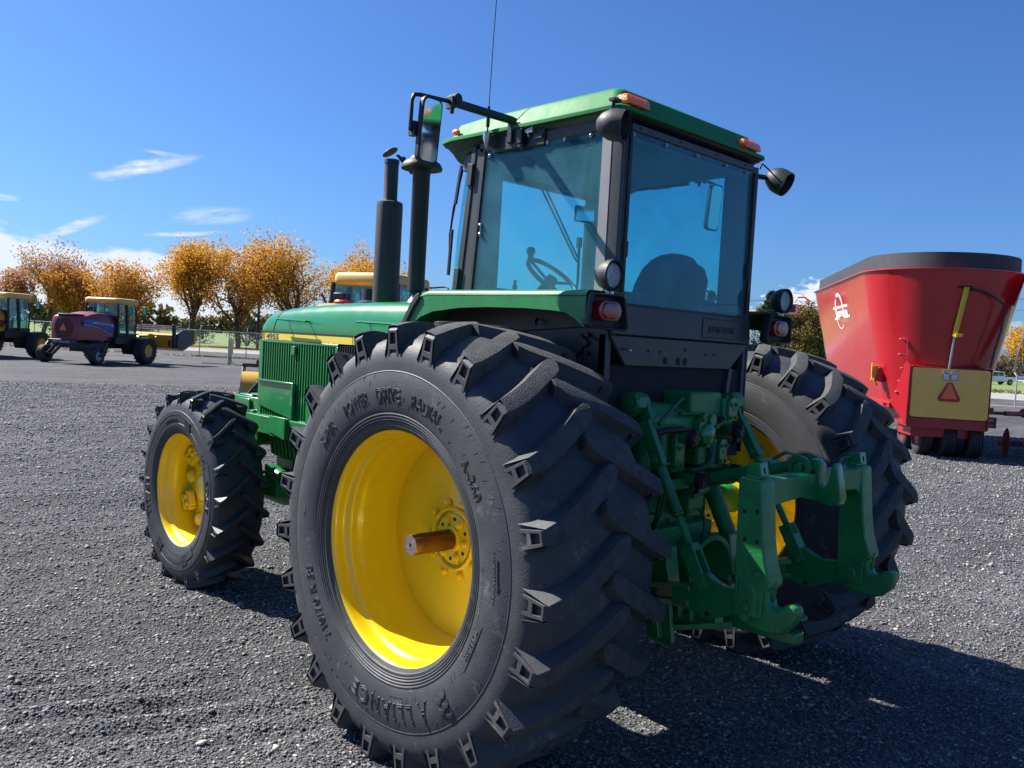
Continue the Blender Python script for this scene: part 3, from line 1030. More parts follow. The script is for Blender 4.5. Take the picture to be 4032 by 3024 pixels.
# engine sides and grille
mb = MB()
mb.span((-0.400, 2.90, 1.19), (0.400, 0.75, 1.792))
mb.build('engine_core', DARK, tractor)
for s_ in (-1, 1):
    mb = MB()
    mb.span((s_ * 0.418, 2.955, 1.744), (s_ * 0.423, 1.36, 1.792))
    st = mb.build('hood_stripe', YSTR, tractor)
    if s_ < 0:
        V, F = text_mesh('4955', 0.052, 0, 0.0, 0.0, 1.0, 0.0016, 'LEFT')
        mb = MB()
        # read from the left side: text runs towards the rear (-y)
        mb.add([(-0.4238 - 0.0003, 2.885 - x * 1.72, 1.7495 + y * 1.0) for x, y, z in V], F)
        mb.build('model_number', LETTER, st, smooth=False)
        mb = MB()
        for k in range(4):
            mb.span((-0.4243, 2.950 - k * 0.017, 1.7445), (-0.4236, 2.944 - k * 0.017 + 0.002 * k, 1.7915))
        for k in range(9):
            mb.span((-0.4243, 1.765 - k * 0.019, 1.7445), (-0.4236, 1.765 - k * 0.019 - 0.003 - 0.0012 * k, 1.7915))
        mb.build('stripe_bars', LETTER, st, smooth=False)
    fr = MB()
    fr.span((s_ * 0.400, 2.978, 1.19), (s_ * 0.428, 2.925, 1.740))
    fr.span((s_ * 0.405, 2.925, 1.722), (s_ * 0.427, 1.925, 1.740))
    fr.span((s_ * 0.405, 1.950, 1.19), (s_ * 0.427, 1.925, 1.722))
    fr.span((s_ * 0.405, 2.925, 1.178), (s_ * 0.427, 1.925, 1.194))
    fr.span((s_ * 0.395, 2.978, 1.70), (0, 2.95, 1.742))
    grille = fr.build('grille_frame', GREEN, tractor, bevel=0.003)
    sl = MB()
    sl.add([(s_ * 0.405, -0.006, 1.194), (s_ * 0.424, -0.0045, 1.194), (s_ * 0.424, 0.0045, 1.194), (s_ * 0.405, 0.006, 1.194),
            (s_ * 0.405, -0.006, 1.722), (s_ * 0.424, -0.0045, 1.722), (s_ * 0.424, 0.0045, 1.722), (s_ * 0.405, 0.006, 1.722)],
           [(0, 1, 2, 3), (4, 5, 6, 7), (0, 1, 5, 4), (1, 2, 6, 5), (2, 3, 7, 6), (3, 0, 4, 7)])
    s0 = sl.build('grille_slat', GREEN, grille, loc=(0, 2.897, 0))
    for k in range(1, 29):
        c = s0.copy()
        COL.objects.link(c)
        c.parent = grille
        c.location = (0, 2.897 - 0.0336 * k, 0)
    bl = MB()
    bl.span((s_ * 0.400, 1.915, 1.47), (s_ * 0.405, 1.60, 1.735))
    lou = bl.build('side_louvre', BLACK, tractor)
    for k in range(11):
        q = MB()
        y = 1.905 - 0.027 * k
        q.prism([(s_ * 0.405, y), (s_ * 0.428, y - 0.008), (s_ * 0.428, y - 0.014), (s_ * 0.405, y - 0.020)], 2, 1.47, 1.728)
        q.build('louvre_fin', BPLAST, lou)
mb = MB()
mb.box((-0.434, 2.47, 1.700), (0.020, 0.050, 0.012))
mb.box((-0.437, 2.47, 1.672), (0.012, 0.046, 0.048))
mb.build('grille_latch', GREEN, tractor, bevel=0.002)
# green side shield panels
for s_ in (-1, 1):
    mb = MB()
    x0, x1 = s_ * 0.428, s_ * 0.452
    mb.span((x0, 2.955, 1.438), (x1, 2.435, 1.452))
    mb.span((x0, 2.455, 1.20), (x1, 2.435, 1.438))
    mb.prism([(2.955, 1.438), (2.455, 1.438), (2.455, 1.205), (2.52, 1.205), (2.90, 1.255), (2.955, 1.27)], 0, s_ * 0.4285, s_ * 0.436)
    mb.build('side_shield', GREEN, tractor, bevel=0.003)
    mb = MB()
    mb.prism([(2.245, 1.36), (2.10, 1.36), (2.10, 1.19), (2.245, 1.19)], 0, s_ * 0.43, s_ * 0.455)
    mb.prism([(2.10, 1.36), (1.85, 1.30), (1.85, 1.19), (2.10, 1.19)], 0, s_ * 0.43, s_ * 0.450)
    mb.build('battery_cover', GREEN, tractor, bevel=0.004)
    mb = MB()
    mb.span((s_ * 0.30, 3.07, 1.065), (s_ * 0.47, 2.69, 1.19))
    mb.span((s_ * 0.44, 2.685, 1.06), (s_ * 0.478, 2.46, 1.20))
    mb.prism([(2.685, 1.205), (2.46, 1.205), (2.46, 1.05), (2.60, 1.075), (2.685, 1.09)], 0, s_ * 0.478, s_ * 0.486)
    mb.span((s_ * 0.30, 2.46, 1.06), (s_ * 0.46, 1.5, 1.19))
    mb.build('side_frame', GREEN_D, tractor, bevel=0.006)
# front weight bracket and weights ahead of the grille
for k in range(9):
    q = MB()
    x = -0.36 + 0.09 * k
    q.prism([(3.00, 1.30), (3.42, 1.30), (3.46, 1.26), (3.46, 0.98), (3.40, 0.94), (3.05, 0.94), (3.00, 1.0)], 0, x - 0.040, x + 0.040)
    q.prism([(3.14, 1.315), (3.34, 1.315), (3.34, 1.30), (3.14, 1.30)], 0, x - 0.030, x + 0.030)
    q.build('front_weight', GREEN, tractor, bevel=0.008)
mb = MB()
mb.span((-0.42, 3.12, 1.18), (-0.405, 3.30, 1.285))
mb.cyl((-0.405, 3.25, 1.24), (-0.43, 3.25, 1.24), 0.012, n=10)
mb.span((-0.44, 3.02, 1.13), (0.44, 3.08, 1.21))
mb.build('weight_bracket', GREEN, tractor, bevel=0.005)
# ribbed front support under the engine
mb = MB()
mb.prism([(-0.33, 1.07), (0.33, 1.07), (0.30, 0.90), (0.22, 0.86), (-0.22, 0.86), (-0.30, 0.90)], 1, 1.7, 2.98)
sup = mb.build('front_support', GREEN_D, tractor)
for k in range(22):
    q = MB()
    y = 2.94 - 0.055 * k
    q.prism([(-0.340, 1.06), (0.340, 1.06), (0.312, 0.892), (0.228, 0.85), (-0.228, 0.85), (-0.312, 0.892)], 1, y - 0.009, y + 0.009)
    q.build('casting_rib', GREEN_D, sup)
# engine block, drive train
mb = MB()
mb.span((-0.26, 1.6, 0.85), (0.26, 2.2, 1.2))
mb.span((-0.30, -0.28, 0.66), (0.30, 1.7, 1.22))
mb.span((-0.24, 1.0, 0.56), (0.24, 1.5, 0.70))
mb.build('transmission_case', GREEN_D, tractor, bevel=0.02)
mb = MB()
mb.cyl((0, 1.0, 0.62), (0, 2.86, 0.66), 0.035, n=14)
mb.lathe([(1.0, 0.05), (1.08, 0.065), (1.14, 0.05)], (0, 0, 0.62), 'y', 16)
mb.build('drive_shaft', GREEN_D, tractor)
mb = MB()
mb.tube([(-0.60, 3.02, 0.655), (-0.40, 3.02, 0.66), (-0.15, 3.02, 0.62), (0.15, 3.02, 0.62), (0.40, 3.02, 0.66), (0.60, 3.02, 0.655)], [0.085, 0.075, 0.15, 0.15, 0.075, 0.085], 20)
mb.span((-0.16, 2.90, 0.70), (0.16, 3.14, 0.96))
mb.cyl((0, 2.72, 0.66), (0, 3.28, 0.66), 0.09, n=20)
axl = mb.build('front_axle', GREEN_D, tractor, sharp=50)
for s_ in (-1, 1):
    mb = MB()
    mb.lathe([(s_ * 0.74, 0.13), (s_ * 0.68, 0.16), (s_ * 0.60, 0.165), (s_ * 0.57, 0.10)], (0, 3.02, 0.655), 'x', 32)
    mb.cyl((s_ * 0.56, 3.02, 0.50), (s_ * 0.56, 3.02, 0.81), 0.06, n=16)
    mb.box((s_ * 0.53, 2.86, 0.72), (0.10, 0.26, 0.09))
    mb.build('knuckle', GREEN_D, axl, bevel=0.006)
    mb = MB()
    mb.cyl((s_ * 0.10, 2.78, 0.74), (s_ * 0.36, 2.76, 0.745), 0.036, n=16)
    mb.cyl((s_ * 0.36, 2.76, 0.745), (s_ * 0.54, 2.74, 0.75), 0.016, n=12)
    mb.ball((s_ * 0.54, 2.74, 0.75), 0.035)
    mb.build('steering_cylinder', GREEN_D, axl)
    # drag link / oil filter cluster seen between the wheels
    mb = MB()
    mb.cyl((s_ * 0.43, 2.70, 0.79), (s_ * 0.43, 2.56, 0.76), 0.062, n=18)
    mb.box((s_ * 0.44, 2.60, 0.70), (0.12, 0.17, 0.12))
    mb.cyl((s_ * 0.45, 2.52, 0.78), (s_ * 0.45, 2.42, 0.77), 0.030, n=12)
    mb.box((s_ * 0.47, 2.66, 0.83), (0.06, 0.07, 0.04), Matrix.Rotation(R(18), 3, 'X'))
    for q in range(5):
        mb.cyl((s_ * 0.49, 2.69 - 0.05 * q, 0.80 - 0.03 * (q % 2)), (s_ * 0.52, 2.69 - 0.05 * q, 0.80 - 0.03 * (q % 2)), 0.013, n=6)
    mb.tube([(s_ * 0.44, 2.45, 0.80), (s_ * 0.45, 2.2, 0.845), (s_ * 0.38, 1.7, 0.86)], 0.016, 8)
    mb.tube([(s_ * 0.47, 2.45, 0.765), (s_ * 0.47, 2.1, 0.81), (s_ * 0.40, 1.6, 0.82)], 0.013, 8)
    mb.span((s_ * 0.28, 2.4, 0.68), (s_ * 0.40, 1.4, 0.83))
    mb.build('front_axle_linkage', GREEN_D, axl, bevel=0.004)

# exhaust and air intake
mb = MB()
mb.lathe([(2.00, 0.080), (2.02, 0.087), (2.03, 0.0885), (2.690, 0.0885), (2.715, 0.085), (2.722, 0.070), (2.722, 0.0)], (-0.05, 1.955, 0), 'z', 48)
mb.box((-0.05 - 0.0885 * math.cos(R(70)), 1.955 - 0.0885 * math.sin(R(70)), 2.36), (0.006, 0.010, 0.64), Matrix.Rotation(R(20), 3, 'Z'))
muf = mb.build('muffler', STACK, tractor, sharp=50)
mb = MB()
mb.lathe([(2.722, 0.052), (2.732, 0.050), (2.740, 0.0475), (2.975, 0.0475), (2.976, 0.0505), (3.002, 0.0505), (3.003, 0.045), (2.96, 0.044)], (-0.05, 1.955, 0), 'z', 36)
mb.build('exhaust_pipe', STACK, muf, sharp=50)
mb = MB()      # hinged rain flap with its counterweight
hx, hy, hz = -0.015, 1.905, 3.008
dirn = Vector((0.15, -0.75, -0.60)).normalized()
rot = Matrix.Rotation(R(-32), 4, Vector((0.75, 0.55, 0)).normalized())
mb.lathe([(0.0, 0.0), (0.0, 0.056), (0.004, 0.0575), (0.009, 0.052), (0.013, 0.03), (0.014, 0.0)], (0, 0, 0), 'z', 32)
mb.xf(Matrix.Translation((-0.045, 1.985, 3.055)) @ rot)
mb.box((-0.008, 1.885, 3.010), (0.022, 0.024, 0.024))
mb.add([(-0.030, 1.94, 3.035), (-0.010, 1.93, 3.035), (0.020, 1.80, 2.915), (-0.000, 1.80, 2.895), (-0.030, 1.94, 3.040), (-0.010, 1.93, 3.042), (0.022, 1.805, 2.935), (-0.018, 1.86, 2.975)],
       [(0, 1, 2, 3), (4, 5, 6, 7), (0, 1, 5, 4), (1, 2, 6, 5), (2, 3, 7, 6), (3, 0, 4, 7)])
mb.build('rain_flap', BLACK, muf)
mb = MB()
mb.lathe([(2.035, 0.056), (2.045, 0.050), (2.070, 0.033), (2.085, 0.030)], (-0.1, 1.555, 0), 'z', 32)
mb.build('intake_base', SILVER, tractor)
mb = MB()
mb.lathe([(2.085, 0.034), (2.088, 0.040), (2.105, 0.041), (2.108, 0.036), (2.112, 0.046), (2.115, 0.053), (2.14, 0.0545), (2.850, 0.0560), (2.852, 0.0575), (2.878, 0.0575), (2.88, 0.055), (2.90, 0.06)], (-0.1, 1.555, 0), 'z', 40)
itk = mb.build('air_intake_pipe', BPLAST, tractor, sharp=40)
mb = MB()
mb.lathe([(2.895, 0.06), (2.884, 0.115), (2.886, 0.131), (2.900, 0.132), (2.925, 0.118), (2.945, 0.085), (2.953, 0.078), (2.965, 0.070), (2.968, 0.0)], (-0.1, 1.555, 0), 'z', 44)
mb.build('intake_cap', BPLAST, itk, sharp=50)
mb = MB()
mb.lathe([(2.03, 0.11), (2.052, 0.105), (2.060, 0.085), (2.063, 0.0)], (0.10, 2.33, 0), 'z', 32)
mb.build('hood_cap', BPLAST, tractor)
mb = MB()
mb.cyl((0.10, 2.33, 2.03), (0.10, 2.33, 2.145), 0.075, n=28)
mb.build('precleaner', BLACK, tractor)

# ------------------------------------------------------------------ fenders
for s_ in (-1, 1):
    X = 0.834
    sidep = [(-0.548, 2.020), (0.50, 2.027), (0.555, 2.015), (0.60, 1.975), (0.668, 1.885), (0.655, 1.872), (0.60, 1.885), (0.545, 1.915), (0.452, 1.943), (0.25, 1.963), (0.05, 1.968), (-0.20, 1.965), (-0.36, 1.957), (-0.438, 1.949), (-0.49, 1.925), (-0.539, 1.893), (-0.548, 1.893)]
    mb = MB()
    mb.prism(sidep, 0, s_ * X, s_ * (X - 0.006))
    # rolled shoulder and flat top
    prof = [(X, 2.020), (X - 0.003, 2.032), (X - 0.012, 2.041), (X - 0.030, 2.046), (0.575, 2.048)]
    low = [(x, z - 0.004) for x, z in prof[::-1]]
    sec = prof + low
    sec2 = [(x, z - 0.0) for x, z in sec]

    def fr_ring(y, dz, sx=0.0):
        return [(s_ * x, y, z + dz) for x, z in sec]
    mb.loft([fr_ring(-0.548, 0.0), fr_ring(0.0, 0.002), fr_ring(0.49, 0.006), fr_ring(0.545, -0.004), fr_ring(0.60, -0.045), fr_ring(0.672, -0.135), fr_ring(0.80, -0.33), fr_ring(0.88, -0.55)])
    fen = mb.build('fender', GREEN_F, tractor, bevel=0.003, sharp=45)
    mb = MB()
    mb.prism([(0.548, 2.036), (0.575, 2.026), (0.615, 1.985), (0.688, 1.882), (0.672, 1.862), (0.650, 1.876), (0.595, 1.955), (0.545, 2.010)], 0, s_ * (X + 0.002), s_ * (X + 0.014))
    mb.build('fender_edge_trim', BPLAST, fen, bevel=0.005)
    mb = MB()
    mb.span((s_ * 0.575, -0.46, 1.30), (s_ * 0.585, 0.20, 2.045))
    mb.span((s_ * 0.575, 0.20, 1.60), (s_ * 0.585, 0.72, 2.045))
    inner = mb.build('inner_fender', CHAR, tractor)
    mb = MB()
    mb.tube([(s_ * 0.588, -0.40, 1.905), (s_ * 0.588, 0.20, 1.86)], 0.003, 5)
    mb.tube([(s_ * 0.588, -0.34, 1.86), (s_ * 0.588, -0.30, 1.55)], 0.003, 5)
    mb.build('panel_seam', DARK, inner)
    mb = MB()
    mb.tube([(s_ * 0.60, -0.05, 1.93), (s_ * 0.62, -0.055, 1.915), (s_ * 0.62, -0.06, 1.90)], 0.008, 8)
    mb.build('panel_hook', BLACK, inner)
# loose black drawbar plate hanging by the left fender
mb = MB()
rot = Matrix.Rotation(R(38), 3, 'X')
mb.box((-0.594, -0.305, 1.815), (0.008, 0.055, 0.10), rot)
mb.box((-0.598, -0.345, 1.832), (0.008, 0.040, 0.030), rot)
mb.cyl((-0.59, -0.36, 1.865), (-0.606, -0.36, 1.865), 0.012, n=12)
mb.cyl((-0.59, -0.365, 1.785), (-0.606, -0.365, 1.785), 0.010, n=12)
mb.tube([(-0.60, -0.36, 1.865), (-0.60, -0.41, 1.845), (-0.60, -0.44, 1.838)], 0.004, 6)
mb.build('cab_mount_bracket', BLACK, tractor, bevel=0.002)

# tail lamps, work lamps


def tail_lamp(s_):
    yb = -0.553
    xo, xi = s_ * 0.838, s_ * 0.590
    body = MB()
    cx = (xo + xi) / 2
    outer = [(s_ * 0.838, 1.90), (s_ * 0.822, 1.888), (s_ * 0.588, 1.884), (s_ * 0.570, 1.90), (s_ * 0.602, 2.022), (s_ * 0.620, 2.038), (s_ * 0.812, 2.034), (s_ * 0.828, 2.022)]
    cxy = (sum(p[0] for p in outer) / 8, sum(p[1] for p in outer) / 8)
    sc = lambda k, dy: [(cxy[0] + (p[0] - cxy[0]) * k, dy, cxy[1] + (p[1] - cxy[1]) * k) for p in outer]
    body.loft([sc(0.94, yb + 0.030), sc(0.98, yb + 0.022), sc(1.0, yb - 0.010), sc(0.975, yb - 0.020), sc(0.90, yb - 0.020), sc(0.84, yb + 0.02)], cap=True)
    b = body.build('tail_lamp', BPLAST, tractor, bevel=0.004, sharp=50)
    ln = MB()
    P = rrect(0.148, 0.082, 0.0405, 6)
    lx = s_ * 0.708
    rg = lambda k, y: [(lx + p[0] * k, y, 1.965 + p[1] * k) for p in P]
    ln.loft([rg(1.0, yb + 0.02), rg(1.0, yb - 0.018), rg(0.96, yb - 0.024), rg(0.80, yb - 0.026), rg(0.72, yb - 0.034), rg(0.6, yb - 0.035)])
    ln.build('lens', REDLENS, b, sharp=40)
    w = MB()
    c = Vector((s_ * 0.713, -0.575, 2.112))
    d = Vector((-0.05 * s_, -1, -0.02)).normalized()
    prof = [(0.075, 0.0), (0.07, 0.03), (0.045, 0.052), (0.015, 0.064), (-0.010, 0.066), (-0.018, 0.066), (-0.022, 0.060), (-0.012, 0.054), (-0.004, 0.053)]
    lamp_shape(w, c, d, prof)
    lb = w.build('work_lamp', BPLAST, tractor, sharp=50)
    w = MB()
    lamp_shape(w, c, d, [(-0.003, 0.053), (-0.009, 0.050), (-0.014, 0.03), (-0.016, 0.0)])
    w.build('lens', LENS, lb)
    w = MB()
    w.cyl(c + Vector((0, 0.02, -0.05)), (c.x, c.y + 0.02, 2.034), 0.010, n=10)
    w.span((c.x + 0.012, c.y + 0.01, 2.034), (c.x + 0.035, c.y + 0.035, 2.075))
    w.build('lamp_stalk', SILVER, lb)


def lamp_shape(w, c, d, prof, n=32):
    """prof: (distance behind the front along -d, radius)"""
    d = Vector(d).normalized()
    _, u, v = w.frame(d)
    V = []
    for a, r in prof:
        V += [Vector(c) - d * a + (u * math.cos(2 * PI * i / n) + v * math.sin(2 * PI * i / n)) * r for i in range(n)]
    F = []
    for j in range(len(prof) - 1):
        F += [(j * n + i, j * n + (i + 1) % n, (j + 1) * n + (i + 1) % n, (j + 1) * n + i) for i in range(n)]
    w.add(V, F)


tail_lamp(-1)
tail_lamp(1)
for c, d, st in (((-0.655, -0.500, 2.752), (0.36, -0.92, -0.12), (-0.60, -0.45, 2.84)), ((0.725, -0.50, 2.752), (0.12, -0.85, -0.50), (0.60, -0.45, 2.76))):
    w = MB()
    prof = [(0.085, 0.0), (0.080, 0.025), (0.060, 0.048), (0.025, 0.065), (0.0, 0.068), (-0.030, 0.067), (-0.044, 0.066), (-0.044, 0.063), (-0.02, 0.060), (0.0, 0.058)]
    lamp_shape(w, c, d, prof)
    lb = w.build('work_lamp', BPLAST, tractor, sharp=50)
    w = MB()
    lamp_shape(w, c, d, [(0.0, 0.058), (-0.006, 0.05), (-0.012, 0.03), (-0.014, 0.0)])
    w.build('lens', LENS, lb)
    w = MB()
    if c[0] < 0:
        w.tube([Vector(c) + Vector((0, 0.03, 0.05)), Vector(c) + Vector((0.0, 0.02, 0.085)), Vector(c) + Vector((-0.02, 0.0, 0.10))], 0.008, 8)
        w.box(Vector(c) + Vector((0.0, 0.01, 0.105)), (0.05, 0.03, 0.012))
        w.tube([Vector(c) + Vector((0.02, 0.08, -0.02)), (-0.57, -0.42, 2.76)], 0.012, 8)
    else:
        w.tube([Vector(c) + Vector((-0.02, 0.06, 0.02)), (0.585, -0.44, 2.76)], 0.014, 8)
        w.tube([Vector(c) + Vector((-0.03, 0.04, 0.05)), (0.62, -0.45, 2.83), (0.60, -0.45, 2.80)], 0.004, 6)
    w.build('lamp_stalk', BLACK, lb)

# ------------------------------------------------------------------ cab
ZB, ZT = 2.035, 2.795
cabp = MB()
# rear posts
for s_ in (-1, 1):
    cabp.prism([(s_ * 0.572, -0.415), (s_ * 0.572, -0.360), (s_ * 0.52, -0.352), (s_ * 0.505, -0.40), (s_ * 0.505, -0.455), (s_ * 0.545, -0.472), (s_ * 0.560, -0.468)], 2, 1.87, ZT)
# front posts lean back to the roof
for s_ in (-1, 1):
    a0, a1 = 0.482, 0.560
    b0, b1 = 0.428, 0.485
    V = [(s_ * 0.572, a0, ZB), (s_ * 0.572, a1, ZB), (s_ * 0.52, a1 + 0.01, ZB), (s_ * 0.52, a0, ZB), (s_ * 0.572, b0, 2.79), (s_ * 0.572, b1, 2.79), (s_ * 0.52, b1 + 0.01, 2.79), (s_ * 0.52, b0, 2.79)]
    cabp.add(V, [(0, 1, 2, 3), (4, 5, 6, 7), (0, 1, 5, 4), (1, 2, 6, 5), (2, 3, 7, 6), (3, 0, 4, 7)])
    cabp.span((s_ * 0.50, -0.36, 2.767), (s_ * 0.572, 0.46, 2.815))      # side header
    cabp.span((s_ * 0.50, -0.36, 2.03), (s_ * 0.572, 0.49, 2.052))       # sill
    # deep inner post trim seen through the glass
    xi_ = 0.29 if s_ < 0 else 0.47
    cabp.prism([(s_ * 0.515, 0.50), (s_ * 0.515, 0.585), (s_ * xi_, 0.655), (s_ * xi_, 0.62)], 2, 2.03, 2.78)
    cabp.span((s_ * 0.50, -0.45, 1.9), (s_ * 0.515, -0.30, 2.78))
    cabp.span((s_ * 0.50, 0.35, 2.03), (s_ * 0.515, 0.50, 2.78))
cabp.span((-0.505, -0.472, 2.767), (0.505, -0.42, 2.80))
cabp.span((-0.52, 0.60, 2.70), (0.52, 0.64, 2.80))
cabp.span((-0.55, 0.55, 1.9), (0.55, 0.66, 2.085))
cab = cabp.build('cab_frame', CHAR, tractor, bevel=0.004)
for s_ in (-1, 1):
    mb = MB()
    mb.span((s_ * 0.572, -0.414, 2.05), (s_ * 0.5735, -0.361, 2.765))
    mb.build('post_face', CHAR_SUNLIT, cab)  # thin sheet whose paler colour stands in for sun on the post
# black door seals / hinge blocks
for s_ in (-1, 1):
    mb = MB()
    V = [(s_ * 0.573, 0.470, ZB + 0.01), (s_ * 0.573, 0.484, ZB + 0.01), (s_ * 0.56, 0.484, ZB), (s_ * 0.56, 0.470, ZB), (s_ * 0.573, 0.416, 2.775), (s_ * 0.573, 0.430, 2.775), (s_ * 0.56, 0.430, 2.775), (s_ * 0.56, 0.416, 2.775)]
    mb.add(V, [(0, 1, 2, 3), (4, 5, 6, 7), (0, 1, 5, 4), (1, 2, 6, 5), (2, 3, 7, 6), (3, 0, 4, 7)])
    V = [(s_ * 0.578, 0.557, ZB), (s_ * 0.578, 0.600, ZB), (s_ * 0.55, 0.60, ZB), (s_ * 0.55, 0.557, ZB), (s_ * 0.578, 0.480, 2.80), (s_ * 0.578, 0.510, 2.80), (s_ * 0.55, 0.51, 2.80), (s_ * 0.55, 0.480, 2.80)]
    mb.add(V, [(0, 1, 2, 3), (4, 5, 6, 7), (0, 1, 5, 4), (1, 2, 6, 5), (2, 3, 7, 6), (3, 0, 4, 7)])
    mb.box((s_ * 0.582, 0.512, 2.66), (0.014, 0.035, 0.11), Matrix.Rotation(R(5), 3, 'X'))
    mb.box((s_ * 0.582, 0.580, 2.13), (0.014, 0.035, 0.11), Matrix.Rotation(R(5), 3, 'X'))
    mb.build('door_seal', BPLAST, cab, bevel=0.002)
# glass
for s_ in (-1, 1):
    mb = MB()
    V = []
    for x in (s_ * 0.566, s_ * 0.561):
        V += [(x, -0.352, 2.045), (x, 0.476, 2.045), (x, 0.422, 2.772), (x, -0.352, 2.772)]
    mb.add(V, [(0, 1, 2, 3), (4, 5, 6, 7), (0, 1, 5, 4), (1, 2, 6, 5), (2, 3, 7, 6), (3, 0, 4, 7)])
    g = mb.build('side_window', GLASS, cab, smooth=False)
    for y, z in ((0.38, 2.745), (0.16, 2.758), (-0.02, 2.758), (-0.13, 2.758), (-0.29, 2.755)):
        q = MB()
        q.cyl((s_ * 0.567, y, z), (s_ * 0.574, y, z), 0.010, n=12)
        q.ball((s_ * 0.574, y, z), 0.007)
        q.build('window_bolt', SILVER, g)
    q = MB()
    for z in (2.40, 2.355):
        q.ball((s_ * 0.570, 0.425, z), 0.011)
    q.tube([(s_ * 0.568, 0.425, 2.40), (s_ * 0.568, 0.427, 2.355)], 0.004, 6)
    q.build('latch_bolt', SILVER, g)
mb = MB()
mb.add([(-0.507, -0.4665, 2.010), (0.507, -0.4665, 2.010), (0.507, -0.4625, 2.768), (-0.507, -0.4625, 2.768), (-0.507, -0.4615, 2.010), (0.507, -0.4615, 2.010), (0.507, -0.4575, 2.768), (-0.507, -0.4575, 2.768)],
       [(0, 1, 2, 3), (4, 5, 6, 7), (0, 1, 5, 4), (1, 2, 6, 5), (2, 3, 7, 6), (3, 0, 4, 7)])
rw = mb.build('rear_window', GLASS, cab, smooth=False)
for x in (-0.49, -0.25, 0.0, 0.25, 0.44):
    q = MB()
    q.cyl((x, -0.463, 2.752), (x, -0.470, 2.752), 0.009, n=12)
    q.ball((x, -0.471, 2.752), 0.006)
    q.build('window_bolt', SILVER, rw)
for x in (-0.45, -0.15, 0.15, 0.42):
    q = MB()
    q.cyl((x, -0.472, 2.785), (x, -0.4745, 2.785), 0.005, n=10)
    q.build('frame_screw', DARK, rw)
mb = MB()
for s_ in (-1, 1):
    mb.box((s_ * 0.515, -0.475, 2.39), (0.018, 0.012, 0.74))
    mb.box((s_ * 0.500, -0.472, 2.25), (0.016, 0.010, 0.070))
mb.span((-0.51, -0.475, 1.999), (0.51, -0.468, 2.014))
mb.build('rear_window_seal', BPLAST, rw, bevel=0.002)
# wrap-round windscreen
mb = MB()
rngs = []
for z, dy in ((2.05, 0.0), (2.35, -0.03), (2.60, -0.065), (2.775, -0.09)):
    row = []
    for k in range(15):
        t = -1 + 2 * k / 14
        x = 0.555 * (1.0 if abs(t) > 0.86 else abs(t) / 0.86) * (1 if t > 0 else -1)
        y = 0.705 - 0.09 * abs(t) ** 4 - (0.10 * max(0, (abs(t) - 0.86)) / 0.14)
        row.append((x * (1 + 0.02 * (abs(t) > 0.86)), y + dy, z))
    rngs.append(row)
mb.loft(rngs, cap=False, closed=False)
mb.build('windscreen', GLASS, cab)
mb = MB()
mb.tube([(-0.560, 0.600, 2.70), (-0.575, 0.640, 2.50), (-0.575, 0.660, 2.36), (-0.572, 0.655, 2.18)], 0.006, 6)
mb.tube([(-0.560, 0.605, 2.70), (-0.570, 0.655, 2.42), (-0.57, 0.66, 2.38)], 0.0035, 5)
mb.box((-0.575, 0.61, 2.62), (0.012, 0.016, 0.20), Matrix.Rotation(R(10), 3, 'X'))
mb.box((-0.575, 0.650, 2.27), (0.012, 0.014, 0.24), Matrix.Rotation(R(3), 3, 'X'))
mb.build('front_wiper', BLACK, cab)

# roof: green shell with a step, black soffit


def roof_ring(inset, z, dz_front=0.0):
    w, yr = 0.612 - inset, -0.485 + inset
    P = [(-w + 0.04, yr), (w - 0.04, yr), (w - 0.012, yr + 0.012), (w, yr + 0.04), (w, 0.10), (w, 0.50), (w - 0.01, 0.66), (w - 0.05, 0.78 - inset), (w - 0.14, 0.86 - inset), (w - 0.30, 0.905 - inset), (0.0, 0.925 - inset)]
    P = P + [(-x, y) for x, y in P[::-1][1:]]
    P = P[:-1] + [P[-1]] if False else P
    out = []
    seen = set()
    for x, y in P:
        k = (round(x, 4), round(y, 4))
        if k in seen:
            continue
        seen.add(k)
        t = max(0.0, min(1.0, (y - 0.35) / 0.55))
        out.append((x, y, z + dz_front * t * t))
    return out


mb = MB()
mb.loft([roof_ring(0.010, 2.838, 0.02), roof_ring(0.0, 2.842, 0.02), roof_ring(0.0, 2.856, 0.02), roof_ring(0.006, 2.861, 0.02), roof_ring(0.026, 2.864, 0.015), roof_ring(0.032, 2.870, 0.01), roof_ring(0.056, 2.932, -0.01),
         roof_ring(0.066, 2.948, -0.02), roof_ring(0.090, 2.961, -0.03), roof_ring(0.16, 2.967, -0.035), roof_ring(0.30, 2.972, -0.03)])
roof = mb.build('roof', ROOFG, tractor, sharp=45)
mb = MB()
mb.loft([roof_ring(0.012, 2.8365, 0.02), roof_ring(0.020, 2.826, 0.02), roof_ring(0.030, 2.822, 0.01), roof_ring(0.045, 2.806, -0.01), roof_ring(0.060, 2.800, -0.03)])
mb.build('roof_soffit', BLACK, roof, sharp=50)
mb = MB()
mb.span((-0.49, -0.42, 2.745), (0.49, 0.60, 2.765))
mb.box((0.0, 0.35, 2.730), (0.8, 0.30, 0.06))
mb.build('headliner', LINER, cab, bevel=0.02)
for x0 in (-0.475, 0.475):
    q = MB()
    P = rrect(0.165, 0.046, 0.014, 3)
    rg = lambda k, y: [(x0 + p[0] * k, y + (p[1] * k) * 0.35, 2.896 + p[1] * k) for p in P]
    q.loft([rg(1.0, -0.425), rg(1.0, -0.462), rg(0.96, -0.472), rg(0.90, -0.474)])
    q.build('marker_lamp', AMBER, roof, bevel=0.002)
q = MB()
q.ball((-0.585, 0.64, 2.893), 0.018, sc=(1, 1.5, 0.9))
q.build('marker_lamp', AMBER, roof)
mb = MB()
mb.box((-0.44, 0.10, 2.95), (0.05, 0.03, 0.015))
mb.build('roof_latch', BLACK, roof)
mb = MB()      # grab box on the side header
